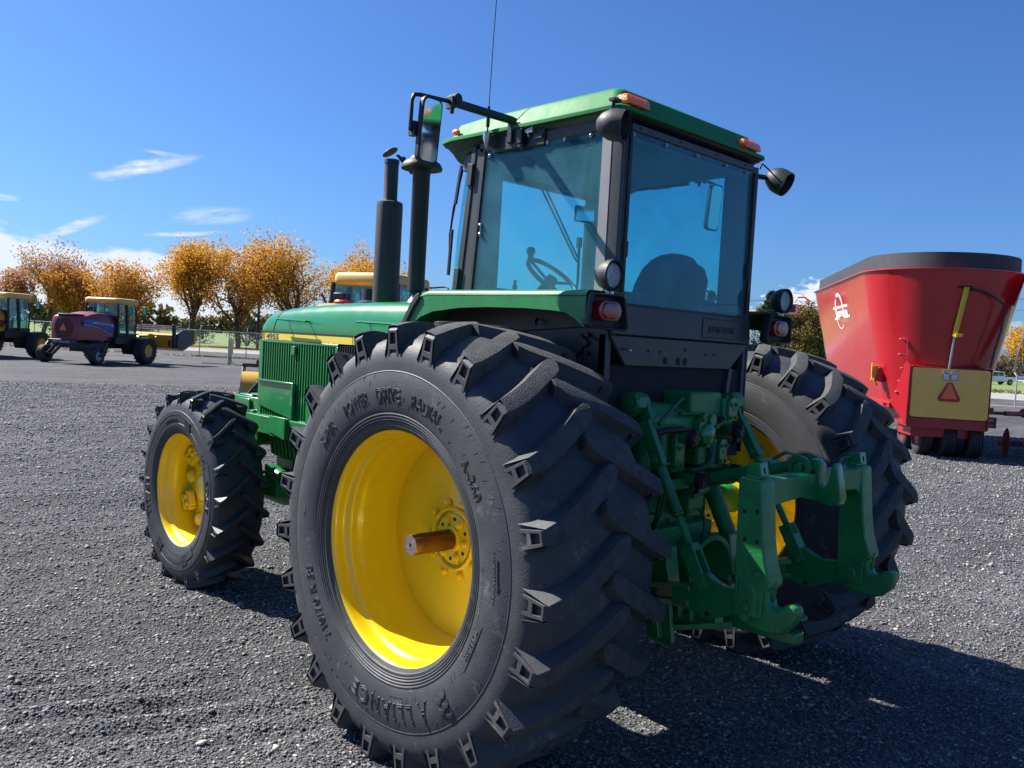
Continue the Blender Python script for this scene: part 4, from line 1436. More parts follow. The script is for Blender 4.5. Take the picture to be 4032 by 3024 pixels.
mb.box((-0.585, 0.03, 2.790), (0.012, 0.06, 0.022))
mb.build('header_plate', CHAR, cab, bevel=0.003)

# rear panels below the window
mb = MB()
mb.prism([(-0.572, 1.874), (0.572, 1.874), (0.560, 2.004), (-0.560, 2.004)], 1, -0.476, -0.44)
lp = mb.build('rear_panel', CHAR, tractor, bevel=0.004)
mb = MB()
mb.prism([(-0.566, 1.868), (0.566, 1.868), (0.415, 1.745), (0.400, 1.737), (-0.445, 1.737), (-0.460, 1.745)], 1, -0.468, -0.45)
lq = mb.build('lower_rear_panel', mat('warm_grey_panel', (0.085, 0.068, 0.060), 0.5, var=0.15), tractor, bevel=0.003)
for x, z, r in ((-0.156, 1.766, 0.0175), (-0.054, 1.766, 0.0185), (0.003, 1.765, 0.0185), (-0.29, 1.808, 0.008), (-0.203, 1.806, 0.008), (0.0, 1.822, 0.008), (0.175, 1.806, 0.007), (0.25, 1.806, 0.007), (-0.037, 1.748, 0.006)):
    q = MB()
    q.lathe([(-0.4665, r * 0.9), (-0.4695, r), (-0.4698, r * 0.92), (-0.4690, 0.0)], (x, 0, z), 'y', 18)
    q.build('panel_hole', DARK, lq)
q = MB()
q.cyl((-0.47, -0.468, 1.812), (-0.47, -0.50, 1.806), 0.006, n=8)
q.ball((-0.47, -0.503, 1.806), 0.009)
q.build('panel_screw', SILVER, lq)
mb = MB()
mb.add([(x, -0.4775, z) for x, z in rrect(0.355, 0.092, 0.004, 1, 0.30, 1.938)] + [(x, -0.4765, z) for x, z in rrect(0.355, 0.092, 0.004, 1, 0.30, 1.938)], [tuple(range(8)), tuple(range(8, 16))] + [(i, (i + 1) % 8, 8 + (i + 1) % 8, 8 + i) for i in range(8)])
np_ = mb.build('name_plate', CHAR, lp)
mb = MB()
V, F = text_mesh('JOHN DEERE', 0.046, 0, 0.0015)
mb.add([(0.295 + x * 0.92, -0.479 - z, 1.918 + y) for x, y, z in V], F)
mb.tube([(x, -0.478, z) for x, z in rrect(0.355, 0.092, 0.006, 2, 0.30, 1.938)] + [(0.30 + 0.1775 - 0.006, -0.478, 1.938 + 0.046)], 0.002, 5)
mb.build('name_plate_letters', mat('plate_letters', (0.030, 0.030, 0.036), 0.5), np_, smooth=False)
mb = MB()
mb.cyl((-0.285, -0.40, 1.712), (-0.015, -0.40, 1.712), 0.020, n=18)
mb.cyl((-0.290, -0.40, 1.712), (-0.275, -0.40, 1.712), 0.024, n=18)
mb.cyl((-0.030, -0.40, 1.712), (-0.010, -0.40, 1.712), 0.026, n=18)
mb.build('document_tube', WPLAST, tractor)
mb = MB()
mb.span((-0.575, -0.44, 1.28), (0.575, -0.30, 1.737))
mb.build('cab_bulkhead', DARK, tractor)
for s_ in (-1, 1):
    mb = MB()
    mb.span((s_ * 0.585, -0.455, 1.35), (s_ * 0.545, -0.42, 1.87))
    mb.build('cab_leg', CHAR, tractor)
mb = MB()
mb.bar((0.43, -0.445, 1.74), (0.38, -0.445, 1.42), 0.03, 0.03)
mb.build('panel_strut', CHAR, tractor)

# cab interior
mb = MB()
mb.span((-0.50, -0.44, 1.90), (0.50, 0.60, 1.93))
mb.span((0.34, -0.30, 1.93), (0.50, 0.40, 2.09))
mb.span((-0.50, -0.44, 1.93), (-0.32, -0.1, 2.07))
mb.build('cab_floor', SEATM, cab, bevel=0.01)
mb = MB()


def srow(z, w, y, t, cx):
    return [(cx + px, y + py, z) for px, py in rrect(w, t, min(w, t) * 0.45, 4)]


scx = 0.34
mb.loft([srow(1.93, 0.40, -0.10, 0.16, 0.22), srow(2.05, 0.42, -0.12, 0.17, 0.25), srow(2.15, 0.43, -0.135, 0.17, 0.27), srow(2.23, 0.40, -0.15, 0.15, 0.285), srow(2.285, 0.32, -0.16, 0.13, 0.30), srow(2.315, 0.22, -0.165, 0.10, 0.31), srow(2.328, 0.10, -0.165, 0.05, 0.315)])
seat = mb.build('seat', SEATM, cab, sharp=70)
mb = MB()
mb.loft([srow(1.95, 0.26, -0.205, 0.06, 0.32), srow(2.10, 0.27, -0.225, 0.06, 0.345), srow(2.20, 0.24, -0.235, 0.055, 0.365), srow(2.26, 0.16, -0.235, 0.04, 0.375), srow(2.28, 0.06, -0.235, 0.02, 0.38)])
mb.build('seat_back_shell', BPLAST, seat, sharp=70)
mb = MB()
cen = Vector((-0.17, 0.28, 2.165))
nrm = Vector((0.10, -0.62, 0.78)).normalized()
_, u, v = mb.frame(nrm)
mb.tube([cen + (u * math.cos(2 * PI * i / 36) + v * math.sin(2 * PI * i / 36)) * 0.155 for i in range(37)], 0.0125, 8, cap=False)
for k in range(3):
    a = 2 * PI * k / 3 + 0.9
    mb.tube([cen - nrm * 0.03, cen + (u * math.cos(a) + v * math.sin(a)) * 0.15], 0.009, 6)
mb.lathe([(0, 0.0), (0, 0.030), (0.03, 0.034), (0.05, 0.028), (0.055, 0.0)], (0, 0, 0), 'z', 20)
k0 = len(mb.v) - 5 * 20
M3 = Matrix.Translation(cen - nrm * 0.045) @ nrm.to_track_quat('Z', 'Y').to_matrix().to_4x4()
for i in range(k0, len(mb.v)):
    mb.v[i] = tuple(M3 @ Vector(mb.v[i]))
kp = max([cen + (u * math.cos(2 * PI * i / 36) + v * math.sin(2 * PI * i / 36)) * 0.155 for i in range(37)], key=lambda p: p.z - 0.25 * p.x)
mb.tube([kp, kp + Vector((0.0, 0, 0.03))], 0.016, 10)
mb.ball(kp + Vector((0.0, 0, 0.048)), 0.024)
mb.cyl(cen - nrm * 0.04, (-0.17, 0.52, 1.95), 0.03, n=16)
mb.build('steering_wheel', BPLAST, cab)
mb = MB()
mb.box((-0.12, 0.56, 2.075), (0.50, 0.14, 0.05))
mb.cyl((-0.31, 0.42, 2.05), (-0.31, 0.42, 2.12), 0.012, n=10)
mb.cyl((-0.31, 0.42, 2.12), (-0.31, 0.42, 2.145), 0.008, n=10)
mb.tube([(0.40, 0.10, 2.05), (0.42, 0.06, 2.18), (0.42, 0.05, 2.20)], 0.008, 6)
mb.build('console', BPLAST, cab, bevel=0.01)
mb = MB()
mb.tube([(-0.44, -0.30, 2.04), (-0.445, -0.31, 2.18)], 0.005, 6)
mb.ball((-0.445, -0.31, 2.20), 0.016, sc=(0.8, 0.8, 1.6))
mb.tube([(-0.415, -0.28, 2.04), (-0.425, -0.29, 2.16)], 0.004, 6)
mb.build('control_lever', BPLAST, cab)
mb = MB()     # windscreen wiper linkage and pillar lever seen through the side glass
mb.tube([(0.03, 0.60, 2.70), (0.33, 0.58, 2.33), (0.345, 0.57, 2.31)], 0.006, 6)
mb.tube([(0.07, 0.60, 2.70), (0.35, 0.58, 2.34), (0.345, 0.57, 2.31)], 0.006, 6)
mb.tube([(0.345, 0.57, 2.44), (0.34, 0.56, 2.20), (0.31, 0.55, 2.04)], 0.009, 6)
mb.box((0.345, 0.57, 2.43), (0.03, 0.02, 0.06))
mb.build('wiper_linkage', BPLAST, cab)
mb = MB()
mb.box((0.30, 0.50, 2.585), (0.13, 0.02, 0.095), Matrix.Rotation(R(-25), 3, 'Z'))
im = mb.build('inside_mirror', BPLAST, cab, bevel=0.012)
mb = MB()
mb.box((0.294, 0.489, 2.585), (0.112, 0.003, 0.078), Matrix.Rotation(R(-25), 3, 'Z'))
mb.build('mirror_glass', MIRROR, im)
mb = MB()
mb.box((-0.07, 0.30, 2.705), (0.12, 0.10, 0.07))
mb.box((-0.06, 0.30, 2.665), (0.07, 0.06, 0.05))
mb.box((-0.42, 0.28, 2.72), (0.09, 0.10, 0.05))
mb.build('radio_pod', BPLAST, cab, bevel=0.008)


# outside mirrors
def side_mirror(s_, yA=0.20):
    z0 = 2.882
    mb = MB()
    mb.tube([(s_ * 0.98, yA, z0 + 0.004), (s_ * 1.16, yA, z0 - 0.006), (s_ * 1.192, yA, z0 - 0.012), (s_ * 1.204, yA, z0 - 0.040), (s_ * 1.206, yA, 2.71)], 0.0095, 10)
    mb.bar((s_ * 0.60, yA, z0 + 0.004), (s_ * 0.985, yA, z0 + 0.004), 0.032, 0.034)
    mb.bar((s_ * 0.598, yA, z0 + 0.018), (s_ * 0.598, yA, 2.775), 0.034, 0.034, up=(1, 0, 0))
    arm = mb.build('mirror_arm', BLACK, tractor, bevel=0.006)
    mb = MB()
    mb.cyl((s_ * 0.965, yA - 0.03, z0 + 0.02), (s_ * 0.965, yA + 0.03, z0 + 0.02), 0.024, n=7)
    mb.box((s_ * 0.985, yA, z0 + 0.0), (0.022, 0.045, 0.055))
    mb.cyl((s_ * 0.985, yA - 0.01, z0 - 0.05), (s_ * 0.985, yA - 0.01, z0 - 0.02), 0.010, n=8)
    mb.build('clamp_knob', BPLAST, arm, bevel=0.002)
    mb = MB()
    mb.box((s_ * 0.590, yA - 0.02, 2.800), (0.020, 0.12, 0.10))
    mb.box((s_ * 0.578, 0.17, 2.795), (0.010, 0.36, 0.09))
    mb.box((s_ * 0.600, yA - 0.07, 2.80), (0.030, 0.030, 0.07))
    mb.build('mirror_bracket', BLACK, arm, bevel=0.003)
    if s_ < 0:
        mb = MB()
        mb.prism([(yA - 0.09, 2.828), (yA - 0.145, 2.836), (yA - 0.145, 2.812), (yA - 0.115, 2.812), (yA - 0.122, 2.785), (yA - 0.112, 2.81), (yA - 0.095, 2.817)], 0, -0.602, -0.5845)
        mb.prism([(yA + 0.145, 2.825), (yA + 0.18, 2.825), (yA + 0.165, 2.80)], 0, -0.600, -0.5845)
        mb.build('bracket_tab', SILVER, arm)
    mb = MB()
    P = rrect(0.118, 0.285, 0.030, 5)
    cen = Vector((s_ * 1.126, yA - 0.035, 2.722))
    n = Vector((0.08 * -s_, -1.0, -0.085)).normalized()
    uu = Vector((0, 0, 1)).cross(n).normalized()
    vv = n.cross(uu)

    def ring(k, d):
        return [cen + uu * (p[0] * k + 0.010 * (1 if p[1] > 0 else 0) * (p[0] > 0) * 0) + vv * (p[1] * (k if k < 1 else 1)) + n * d for p in P]
    mb.loft([ring(0.80, -0.028), ring(0.97, -0.020), ring(1.0, -0.010), ring(1.0, 0.004), ring(0.955, 0.006)])
    mb.box(cen + Vector((s_ * 0.060, 0.035, 0.0)), (0.030, 0.040, 0.062))
    hd = mb.build('mirror_head', BPLAST, arm, sharp=45)
    mb = MB()
    mb.add([cen + uu * p[0] * 0.86 + vv * p[1] * 0.93 + n * 0.0075 for p in P] + [cen + uu * p[0] * 0.86 + vv * p[1] * 0.93 + n * 0.0065 for p in P], [tuple(range(len(P))), tuple(range(len(P), 2 * len(P)))])
    mb.build('mirror_glass', MIRROR, hd, smooth=False)


side_mirror(-1)
side_mirror(1, 0.20)
# antenna
mb = MB()
mb.lathe([(2.765, 0.004), (2.785, 0.012), (2.815, 0.021), (2.840, 0.021), (2.842, 0.0)], (-0.628, 0.345, 0), 'z', 16)
mb.box((-0.603, 0.345, 2.80), (0.05, 0.02, 0.05))
an = mb.build('antenna_base', SILVER, tractor)
mb = MB()
mb.tube([(-0.628, 0.345, 2.84), (-0.628, 0.3445, 2.87)], 0.004, 8)
mb.tube([(-0.628, 0.3445, 2.87), (-0.628, 0.344, 2.95)], [0.009, 0.010, ][:2], 10)
mb.tube([(-0.628, 0.344, 2.95), (-0.628, 0.343, 2.97)], 0.007, 8)
mb.build('antenna_spring', BLACK, an)
mb = MB()
mb.tube([(-0.628, 0.343, 2.97), (-0.629, 0.335, 3.30), (-0.630, 0.318, 3.75)], 0.0022, 6)
mb.build('antenna_whip', BLACK, an)
# ------------------------------------------------------------------ rear underside and three point hitch
G = GREEN_D
mb = MB()
mb.tube([(-0.98, 0, 0.925), (-0.62, 0, 0.925), (-0.55, 0, 0.925), (-0.30, 0, 0.93)], [0.085, 0.095, 0.15, 0.19], 28)
mb.tube([(1.40, 0, 0.925), (0.62, 0, 0.925), (0.55, 0, 0.925), (0.30, 0, 0.93)], [0.075, 0.090, 0.15, 0.19], 28)
mb.cyl((-0.60, 0, 0.925), (-0.575, 0, 0.925), 0.17, n=28)
mb.cyl((0.60, 0, 0.925), (0.575, 0, 0.925), 0.17, n=28)
mb.build('axle_housing', G, tractor, bevel=0.004)
mb = MB()
mb.prism([(-0.28, 0.62), (0.28, 0.62), (0.31, 0.75), (0.31, 1.20), (0.26, 1.34), (-0.26, 1.34), (-0.31, 1.20), (-0.31, 0.75)], 1, -0.42, 0.1)
mb.prism([(-0.30, 0.70), (0.30, 0.70), (0.30, 1.22), (-0.30, 1.22)], 1, -0.45, -0.42)
mb.span((-0.26, -0.52, 0.62), (0.26, -0.42, 0.98))
mb.build('rear_housing', G, tractor, bevel=0.012)
for i in range(10):
    q = MB()
    x = -0.27 + 0.06 * i
    hexbolt(q, (x, -0.451, 1.195 if i % 2 else 0.99), (0, -1, 0), 0.011, 0.014)
    q.build('bolt', G, tractor)
# rockshaft with lift arms
mb = MB()
mb.cyl((-0.36, -0.22, 1.44), (0.36, -0.22, 1.44), 0.055, n=24)
mb.cyl((-0.37, -0.47, 1.495), (-0.02, -0.52, 1.47), 0.088, n=28)
mb.box((0, -0.28, 1.40), (0.50, 0.30, 0.16))
mb.build('rockshaft', G, tractor, bevel=0.006)
for s_ in (-1, 1):
    mb = MB()
    mb.prism([(-0.14, 1.50), (-0.16, 1.38), (-0.24, 1.36), (-0.52, 1.525), (-0.548, 1.555), (-0.545, 1.60), (-0.515, 1.622), (-0.47, 1.615), (-0.22, 1.52)], 0, s_ * 0.435, s_ * 0.372)
    mb.cyl((s_ * 0.355, -0.505, 1.575), (s_ * 0.450, -0.505, 1.575), 0.042, n=24)
    mb.cyl((s_ * 0.450, -0.505, 1.575), (s_ * 0.456, -0.505, 1.575), 0.020, n=16)
    arm = mb.build('lift_arm', G, tractor, bevel=0.006)
    mb = MB()
    mb.tube([(s_ * 0.35, -0.50, 1.60), (s_ * 0.34, -0.505, 1.575), (s_ * 0.335, -0.51, 1.54), (s_ * 0.345, -0.51, 1.53)], 0.004, 6)
    mb.cyl((s_ * 0.335, -0.505, 1.575), (s_ * 0.36, -0.505, 1.575), 0.018, n=12)
    mb.build('retaining_clip', SILVER, arm)
    # lift link: eye, flat bar with holes, round leg, fork
    A, B = Vector((s_ * 0.400, -0.510, 1.565)), Vector((s_ * 0.415, -0.925, 0.850))
    P = lambda t: A + (B - A) * t
    mb = MB()
    mb.cyl((s_ * 0.372, -0.508, 1.575), (s_ * 0.352, -0.508, 1.575), 0.040, n=22)
    mb.bar(A + Vector((-s_ * 0.03, 0.0, 0.02)), P(0.12) + Vector((-s_ * 0.028, 0, 0)), 0.020, 0.058, up=(0, 1, 0.55))
    mb.bar(P(0.10) + Vector((-s_ * 0.01, 0, 0)), P(0.36), 0.040, 0.056, up=(0, 1, 0.55))
    mb.cyl(P(0.355), P(0.62), 0.023, n=16)
    mb.cyl(P(0.62), P(0.635), 0.027, n=16)
    mb.cyl(P(0.635), P(0.84), 0.016, n=14)
    lk = mb.build('lift_link', G, tractor, bevel=0.004)
    mb = MB()
    for dx in (-0.026, 0.026):
        mb.bar(P(0.80) + Vector((dx, 0, 0)), P(1.02) + Vector((dx, 0, 0)), 0.014, 0.062, up=(0, 1, 0.55))
    mb.bar(P(0.79), P(0.83), 0.060, 0.060, up=(0, 1, 0.55))
    mb.cyl(B + Vector((-0.045, 0, 0)), B + Vector((0.045, 0, 0)), 0.017, n=14)
    for t in (0.86, 0.92):
        mb.cyl(P(t) + Vector((-0.038, 0, 0)), P(t) + Vector((0.038, 0, 0)), 0.009, n=6)
    mb.build('link_fork', G, lk, bevel=0.003)
    mb = MB()
    c = P(0.325)
    mb.cyl(c + Vector((-s_ * 0.045, 0, 0)), c + Vector((s_ * 0.050, 0, 0)), 0.010, n=12)
    mb.cyl(c + Vector((s_ * 0.035, 0, 0)), c + Vector((s_ * 0.040, 0, 0)), 0.017, n=14)
    mb.tube([c + Vector((s_ * 0.048 + 0.0, 0.026 * math.cos(t), 0.026 * math.sin(t) - 0.004)) for t in [i * PI / 9 for i in range(19)]], 0.0022, 6)
    mb.build('lynch_pin', G, lk)
    mb = MB()
    mb.bar(P(0.355) + Vector((0, -0.005, 0)), P(0.363) + Vector((0, -0.005, 0)), 0.060, 0.062, up=(0, 1, 0.55))
    mb.build('link_collar', G, lk, bevel=0.002)
    if s_ > 0:
        mb = MB()
        mb.bar(P(0.80), P(0.97), 0.055, 0.06, up=(0, 1, 0.55))
        mb.cyl(P(0.81) + Vector((0, -0.02, 0.02)), P(0.86) + Vector((0, -0.03, 0.02)), 0.014, n=10)
        mb.build('turnbuckle', G, lk, bevel=0.006)
    # assist cylinder
    mb = MB()
    mb.cyl((s_ * 0.33, -0.45, 1.13), (s_ * 0.33, -0.575, 0.90), 0.042, n=20)
    mb.cyl((s_ * 0.33, -0.44, 1.15), (s_ * 0.33, -0.455, 1.12), 0.050, n=20)
    mb.cyl((s_ * 0.33, -0.44, 1.14), (s_ * 0.33, -0.34, 1.33), 0.020, n=14)
    mb.cyl((s_ * 0.29, -0.585, 0.885), (s_ * 0.37, -0.585, 0.885), 0.040, n=20)
    mb.box((s_ * 0.33, -0.50, 0.82), (0.10, 0.10, 0.14))
    mb.build('hitch_cylinder', G, tractor, bevel=0.003)
    # lower link: pair of rails in front, forged box behind
    mb = MB()
    for dz in (0.038, -0.030):
        mb.bar((s_ * 0.20, -0.36, 0.66 + dz * 1.15), (s_ * 0.42, -0.88, 0.790 + dz), 0.060, 0.030)
    mb.bar((s_ * 0.20, -0.36, 0.66), (s_ * 0.42, -0.88, 0.790), 0.016, 0.060)
    mb.prism([(-0.78, 0.815), (-0.78, 0.735), (-0.86, 0.735), (-0.93, 0.725), (-0.965, 0.715), (-1.01, 0.735), (-1.07, 0.765), (-1.17, 0.785), (-1.20, 0.80), (-1.20, 0.865), (-1.17, 0.885), (-1.03, 0.872), (-0.985, 0.885), (-0.95, 0.905), (-0.915, 0.905), (-0.885, 0.870), (-0.85, 0.835)], 0, s_ * 0.402, s_ * 0.438)
    mb.cyl((s_ * 0.385, -1.165, 0.838), (s_ * 0.455, -1.165, 0.838), 0.040, n=20)
    lk2 = mb.build('lower_link', GREEN, tractor, bevel=0.005)
    mb = MB()
    mb.cyl((s_ * 0.399, -0.962, 0.740), (s_ * 0.441, -0.962, 0.740), 0.011, n=14)
    mb.build('link_hole', DARK, lk2)
    # sway block and its bolts, drawbar support plate
    mb = MB()
    mb.prism([(-0.56, 0.70), (-0.64, 0.70), (-0.665, 0.66), (-0.69, 0.50), (-0.66, 0.475), (-0.60, 0.49), (-0.575, 0.56)], 0, s_ * 0.25, s_ * 0.275)
    mb.prism([(-0.54, 0.68), (-0.60, 0.68), (-0.625, 0.62), (-0.645, 0.52), (-0.61, 0.50), (-0.57, 0.52)], 0, s_ * 0.275, s_ * 0.315)
    mb.box((s_ * 0.265, -0.585, 0.82), (0.09, 0.16, 0.20), Matrix.Rotation(R(-10), 3, 'X'))
    mb.box((s_ * 0.30, -0.53, 0.70), (0.05, 0.12, 0.10))
    mb.build('sway_block', GREEN, tractor, bevel=0.006)
    mb = MB()
    for dy in (-0.73, -0.79):
        hexbolt(mb, (s_ * 0.29, dy, 0.640), (0, 0, 1), 0.014, 0.05)
    mb.bar((s_ * 0.18, -0.62, 0.59), (s_ * 0.24, -0.90, 0.66), 0.05, 0.022)
    mb.build('sway_adjuster', G, tractor, bevel=0.002)

# quick coupler frame
side = [(-1.100, 1.330), (-1.110, 1.338), (-1.190, 1.334), (-1.200, 1.325), (-1.222, 1.105), (-1.236, 1.02), (-1.263, 0.945), (-1.262, 0.925), (-1.235, 0.90), (-1.235, 0.80), (-1.120, 0.79), (-1.112, 0.93), (-1.108, 1.00)]
hook = [(-1.115, 0.96), (-1.108, 0.86), (-1.112, 0.80), (-1.135, 0.770), (-1.19, 0.752), (-1.26, 0.748), (-1.315, 0.760), (-1.352, 0.800), (-1.372, 0.850), (-1.365, 0.872), (-1.345, 0.880), (-1.318, 0.872), (-1.298, 0.852), (-1.278, 0.845), (-1.260, 0.853), (-1.252, 0.872), (-1.250, 0.90), (-1.225, 0.97)]
qh = MB()
for s_ in (-1, 1):
    qh.prism(side, 0, s_ * 0.495, s_ * 0.390)
qh.loft([[(-0.395, -1.112, 1.334), (-0.395, -1.200, 1.330), (-0.395, -1.200, 1.20), (-0.395, -1.112, 1.20)],
         [(-0.355, -1.112, 1.330), (-0.355, -1.195, 1.326), (-0.355, -1.195, 1.226), (-0.355, -1.112, 1.226)],
         [(-0.14, -1.105, 1.330), (-0.14, -1.188, 1.326), (-0.14, -1.188, 1.236), (-0.14, -1.105, 1.236)],
         [(-0.02, -1.100, 1.330), (-0.02, -1.184, 1.326), (-0.02, -1.184, 1.214), (-0.02, -1.100, 1.214)],
         [(0.12, -1.100, 1.330), (0.12, -1.184, 1.326), (0.12, -1.184, 1.205), (0.12, -1.100, 1.205)],
         [(0.20, -1.105, 1.330), (0.20, -1.188, 1.326), (0.20, -1.188, 1.236), (0.20, -1.105, 1.236)],
         [(0.36, -1.112, 1.330), (0.36, -1.195, 1.326), (0.36, -1.195, 1.230), (0.36, -1.112, 1.230)],
         [(0.395, -1.112, 1.334), (0.395, -1.200, 1.330), (0.395, -1.200, 1.20), (0.395, -1.112, 1.20)]])
frame_ = qh.build('quick_coupler_frame', G, tractor, bevel=0.008, sharp=45)
for s_ in (-1, 1):
    mb = MB()
    mb.prism(hook, 0, s_ * 0.482, s_ * 0.412)
    mb.prism([(-1.13, 0.94), (-1.20, 0.925), (-1.212, 0.90), (-1.212, 0.80), (-1.15, 0.79), (-1.13, 0.80)], 0, s_ * 0.482, s_ * 0.502)
    hk = mb.build('lower_hook', G, frame_, bevel=0.010, sharp=50)
    for y, z, r in ((-1.173, 0.838, 0.024), (-1.171, 0.795, 0.018), (-1.212, 0.972, 0.015)):
        q = MB()
        hexbolt(q, (s_ * 0.500, y, z), (s_, 0, 0), r * 0.8, 0.014)
        q.build('bolt', G, hk, bevel=0.001)
    q = MB()
    q.prism([(-1.262, 0.945), (-1.268, 0.945), (-1.262, 0.872), (-1.252, 0.86)], 0, s_ * 0.448, s_ * 0.440)
    q.cyl((s_ * 0.444, -1.262, 0.94), (s_ * 0.444, -1.256, 0.862), 0.006, n=8)
    q.build('latch_blade', GREEN, hk)
    for y, z in ((-1.136, 1.205), (-1.190, 1.213), (-1.145, 1.095), (-1.198, 1.095)):
        q = MB()
        q.cyl((s_ * 0.4955, y, z), (s_ * 0.4962, y, z), 0.0085, n=14)
        q.build('frame_hole', DARK, frame_)
    q = MB()
    q.box((s_ * 0.442, -1.150, 1.365), (0.060, 0.060, 0.052), Matrix.Rotation(R(-12), 3, 'X'))
    q.box((s_ * 0.442, -1.150, 1.340), (0.100, 0.050, 0.010))
    lt = q.build('latch_lever', GREEN, frame_, bevel=0.003)
    q = MB()
    q.tube([(s_ * 0.42, -1.13, 1.37), (s_ * 0.36, -1.12, 1.365), (s_ * 0.335, -1.12, 1.345), (s_ * 0.33, -1.12, 1.33)], 0.006, 8)
    q.build('latch_rod', G, lt)
    q = MB()
    q.box((s_ * 0.442, -1.182, 1.366), (0.006, 0.002, 0.024), Matrix.Rotation(R(-12), 3, 'X'))
    q.build('latch_slot', DARK, lt)
mb = MB()
tophook = [(-1.170, 1.33), (-1.170, 1.212), (-1.255, 1.197), (-1.285, 1.208), (-1.294, 1.235), (-1.282, 1.30), (-1.262, 1.376), (-1.252, 1.382), (-1.244, 1.365), (-1.232, 1.292), (-1.216, 1.275), (-1.200, 1.282), (-1.196, 1.32), (-1.196, 1.365), (-1.176, 1.388), (-1.150, 1.388), (-1.125, 1.36), (-1.125, 1.33)]
mb.prism(tophook, 0, -0.010, 0.048)
mb.build('top_hook', GREEN, frame_, bevel=0.005, sharp=50)
mb = MB()      # centre link with its eye and swivel
mb.tube([(0.02, -0.46, 1.17), (0.02, -0.70, 1.235), (0.02, -0.86, 1.285)], 0.032, 16)
mb.bar((0.02, -0.84, 1.275), (0.02, -0.97, 1.325), 0.06, 0.05)
mb.cyl((-0.05, -0.93, 1.335), (0.10, -0.93, 1.335), 0.022, n=16)
mb.tube([(0.02, -0.95, 1.31), (0.02, -1.06, 1.345), (0.02, -1.12, 1.345)], 0.026, 14)
for x in (-0.035, 0.075):
    mb.lathe([(x - 0.012, 0.028), (x + 0.012, 0.028), (x + 0.012, 0.052), (x - 0.012, 0.052)], (0, -1.115, 1.345), 'x', 24, close=True)
mb.cyl((-0.06, -1.115, 1.345), (0.10, -1.115, 1.345), 0.020, n=16)
mb.tube([(-0.055, -1.0, 1.37), (-0.06, -1.06, 1.405), (-0.04, -1.09, 1.40), (-0.03, -1.07, 1.36)], 0.008, 8)
mb.build('centre_link', G, tractor, bevel=0.003)

# hydraulic valve bank
vb = MB()
vb.span((-0.11, -0.60, 1.50), (0.14, -0.40, 1.628))
vb.span((0.14, -0.62, 1.47), (0.225, -0.40, 1.600))
vb.span((-0.20, -0.58, 1.25), (-0.10, -0.42, 1.47))
vb.span((0.02, -0.56, 1.27), (0.16, -0.42, 1.50))
vb.span((0.10, -0.58, 1.25), (0.22, -0.42, 1.40))
vb.span((-0.02, -0.56, 1.02), (0.10, -0.44, 1.26))
vb.build('valve_bank', G, tractor, bevel=0.012)


def cover_plate(cx, z0, z1, w, y, bolts=4):
    P = [(cx - w / 2, z0), (cx + w / 2, z0), (cx + w / 2, z1 - w * 0.35), (cx + w * 0.28, z1), (cx - w * 0.28, z1), (cx - w / 2, z1 - w * 0.35)]
    q = MB()
    q.prism(P, 1, y, y + 0.02)
    o = q.build('cover_plate', GREEN, tractor, bevel=0.003)
    for zz in (z0 + 0.018, z1 - 0.032):
        for xx in (cx - w * 0.3, cx + w * 0.3):
            b_ = MB()
            hexbolt(b_, (xx, y, zz), (0, -1, 0), 0.008, 0.010)
            b_.build('bolt', GREEN, o)
    b_ = MB()
    b_.tube([(cx - w * 0.25, y - 0.001, (z0 + z1) / 2 + 0.012), (cx, y - 0.001, (z0 + z1) / 2 - 0.006), (cx + w * 0.25, y - 0.001, (z0 + z1) / 2 + 0.010)], 0.0015, 5)
    b_.build('cast_mark', GREEN, o)


cover_plate(0.188, 1.490, 1.603, 0.075, -0.64)
cover_plate(-0.180, 1.268, 1.462, 0.064, -0.60)
cover_plate(0.188, 1.275, 1.398, 0.064, -0.60)
mb = MB()
cx, cz = -0.020, 1.452
oct_ = [(cx + 0.080 * math.cos(R(a)) * 0.92, cz + 0.088 * math.sin(R(a))) for a in range(22, 382, 45)]
mb.prism(oct_, 1, -0.640, -0.60)
mb.lathe([(-0.64, 0.055), (-0.655, 0.050), (-0.668, 0.030), (-0.670, 0.0)], (cx - 0.01, 0, cz - 0.02), 'y', 20)
mb.cyl((cx + 0.02, -0.655, cz + 0.048), (cx + 0.02, -0.63, cz + 0.048), 0.028, n=18)
vc = mb.build('valve_cover', GREEN, tractor, bevel=0.004)
for a in range(0, 360, 60):
    q = MB()
    hexbolt(q, (cx + 0.064 * math.cos(R(a + 15)), -0.640, cz + 0.072 * math.sin(R(a + 15))), (0, -1, 0), 0.0095, 0.012)
    q.build('bolt', GREEN, vc)
for (x, y, z) in ((-0.172, -0.63, 1.420), (0.262, -0.60, 1.432), (0.265, -0.60, 1.236), (-0.10, -0.64, 1.221)):
    q = MB()
    q.cyl((x, y + 0.18, z + 0.005), (x, y - 0.01, z), 0.030, n=18)
    cp = q.build('coupler', G, tractor, bevel=0.003)
    q = MB()
    q.cyl((x, y - 0.01, z), (x, y - 0.045, z - 0.002), 0.033, n=18)
    q.cyl((x, y - 0.045, z - 0.002), (x, y - 0.052, z - 0.002), 0.022, n=16)
    q.box((x, y - 0.03, z + 0.030), (0.022, 0.05, 0.014))
    q.tube([(x, y - 0.02, z - 0.03), (x + 0.02, y + 0.01, z - 0.06), (x + 0.035, y + 0.0, z - 0.055)], 0.009, 8)
    q.build('dust_cap', WINEC, cp, bevel=0.003)


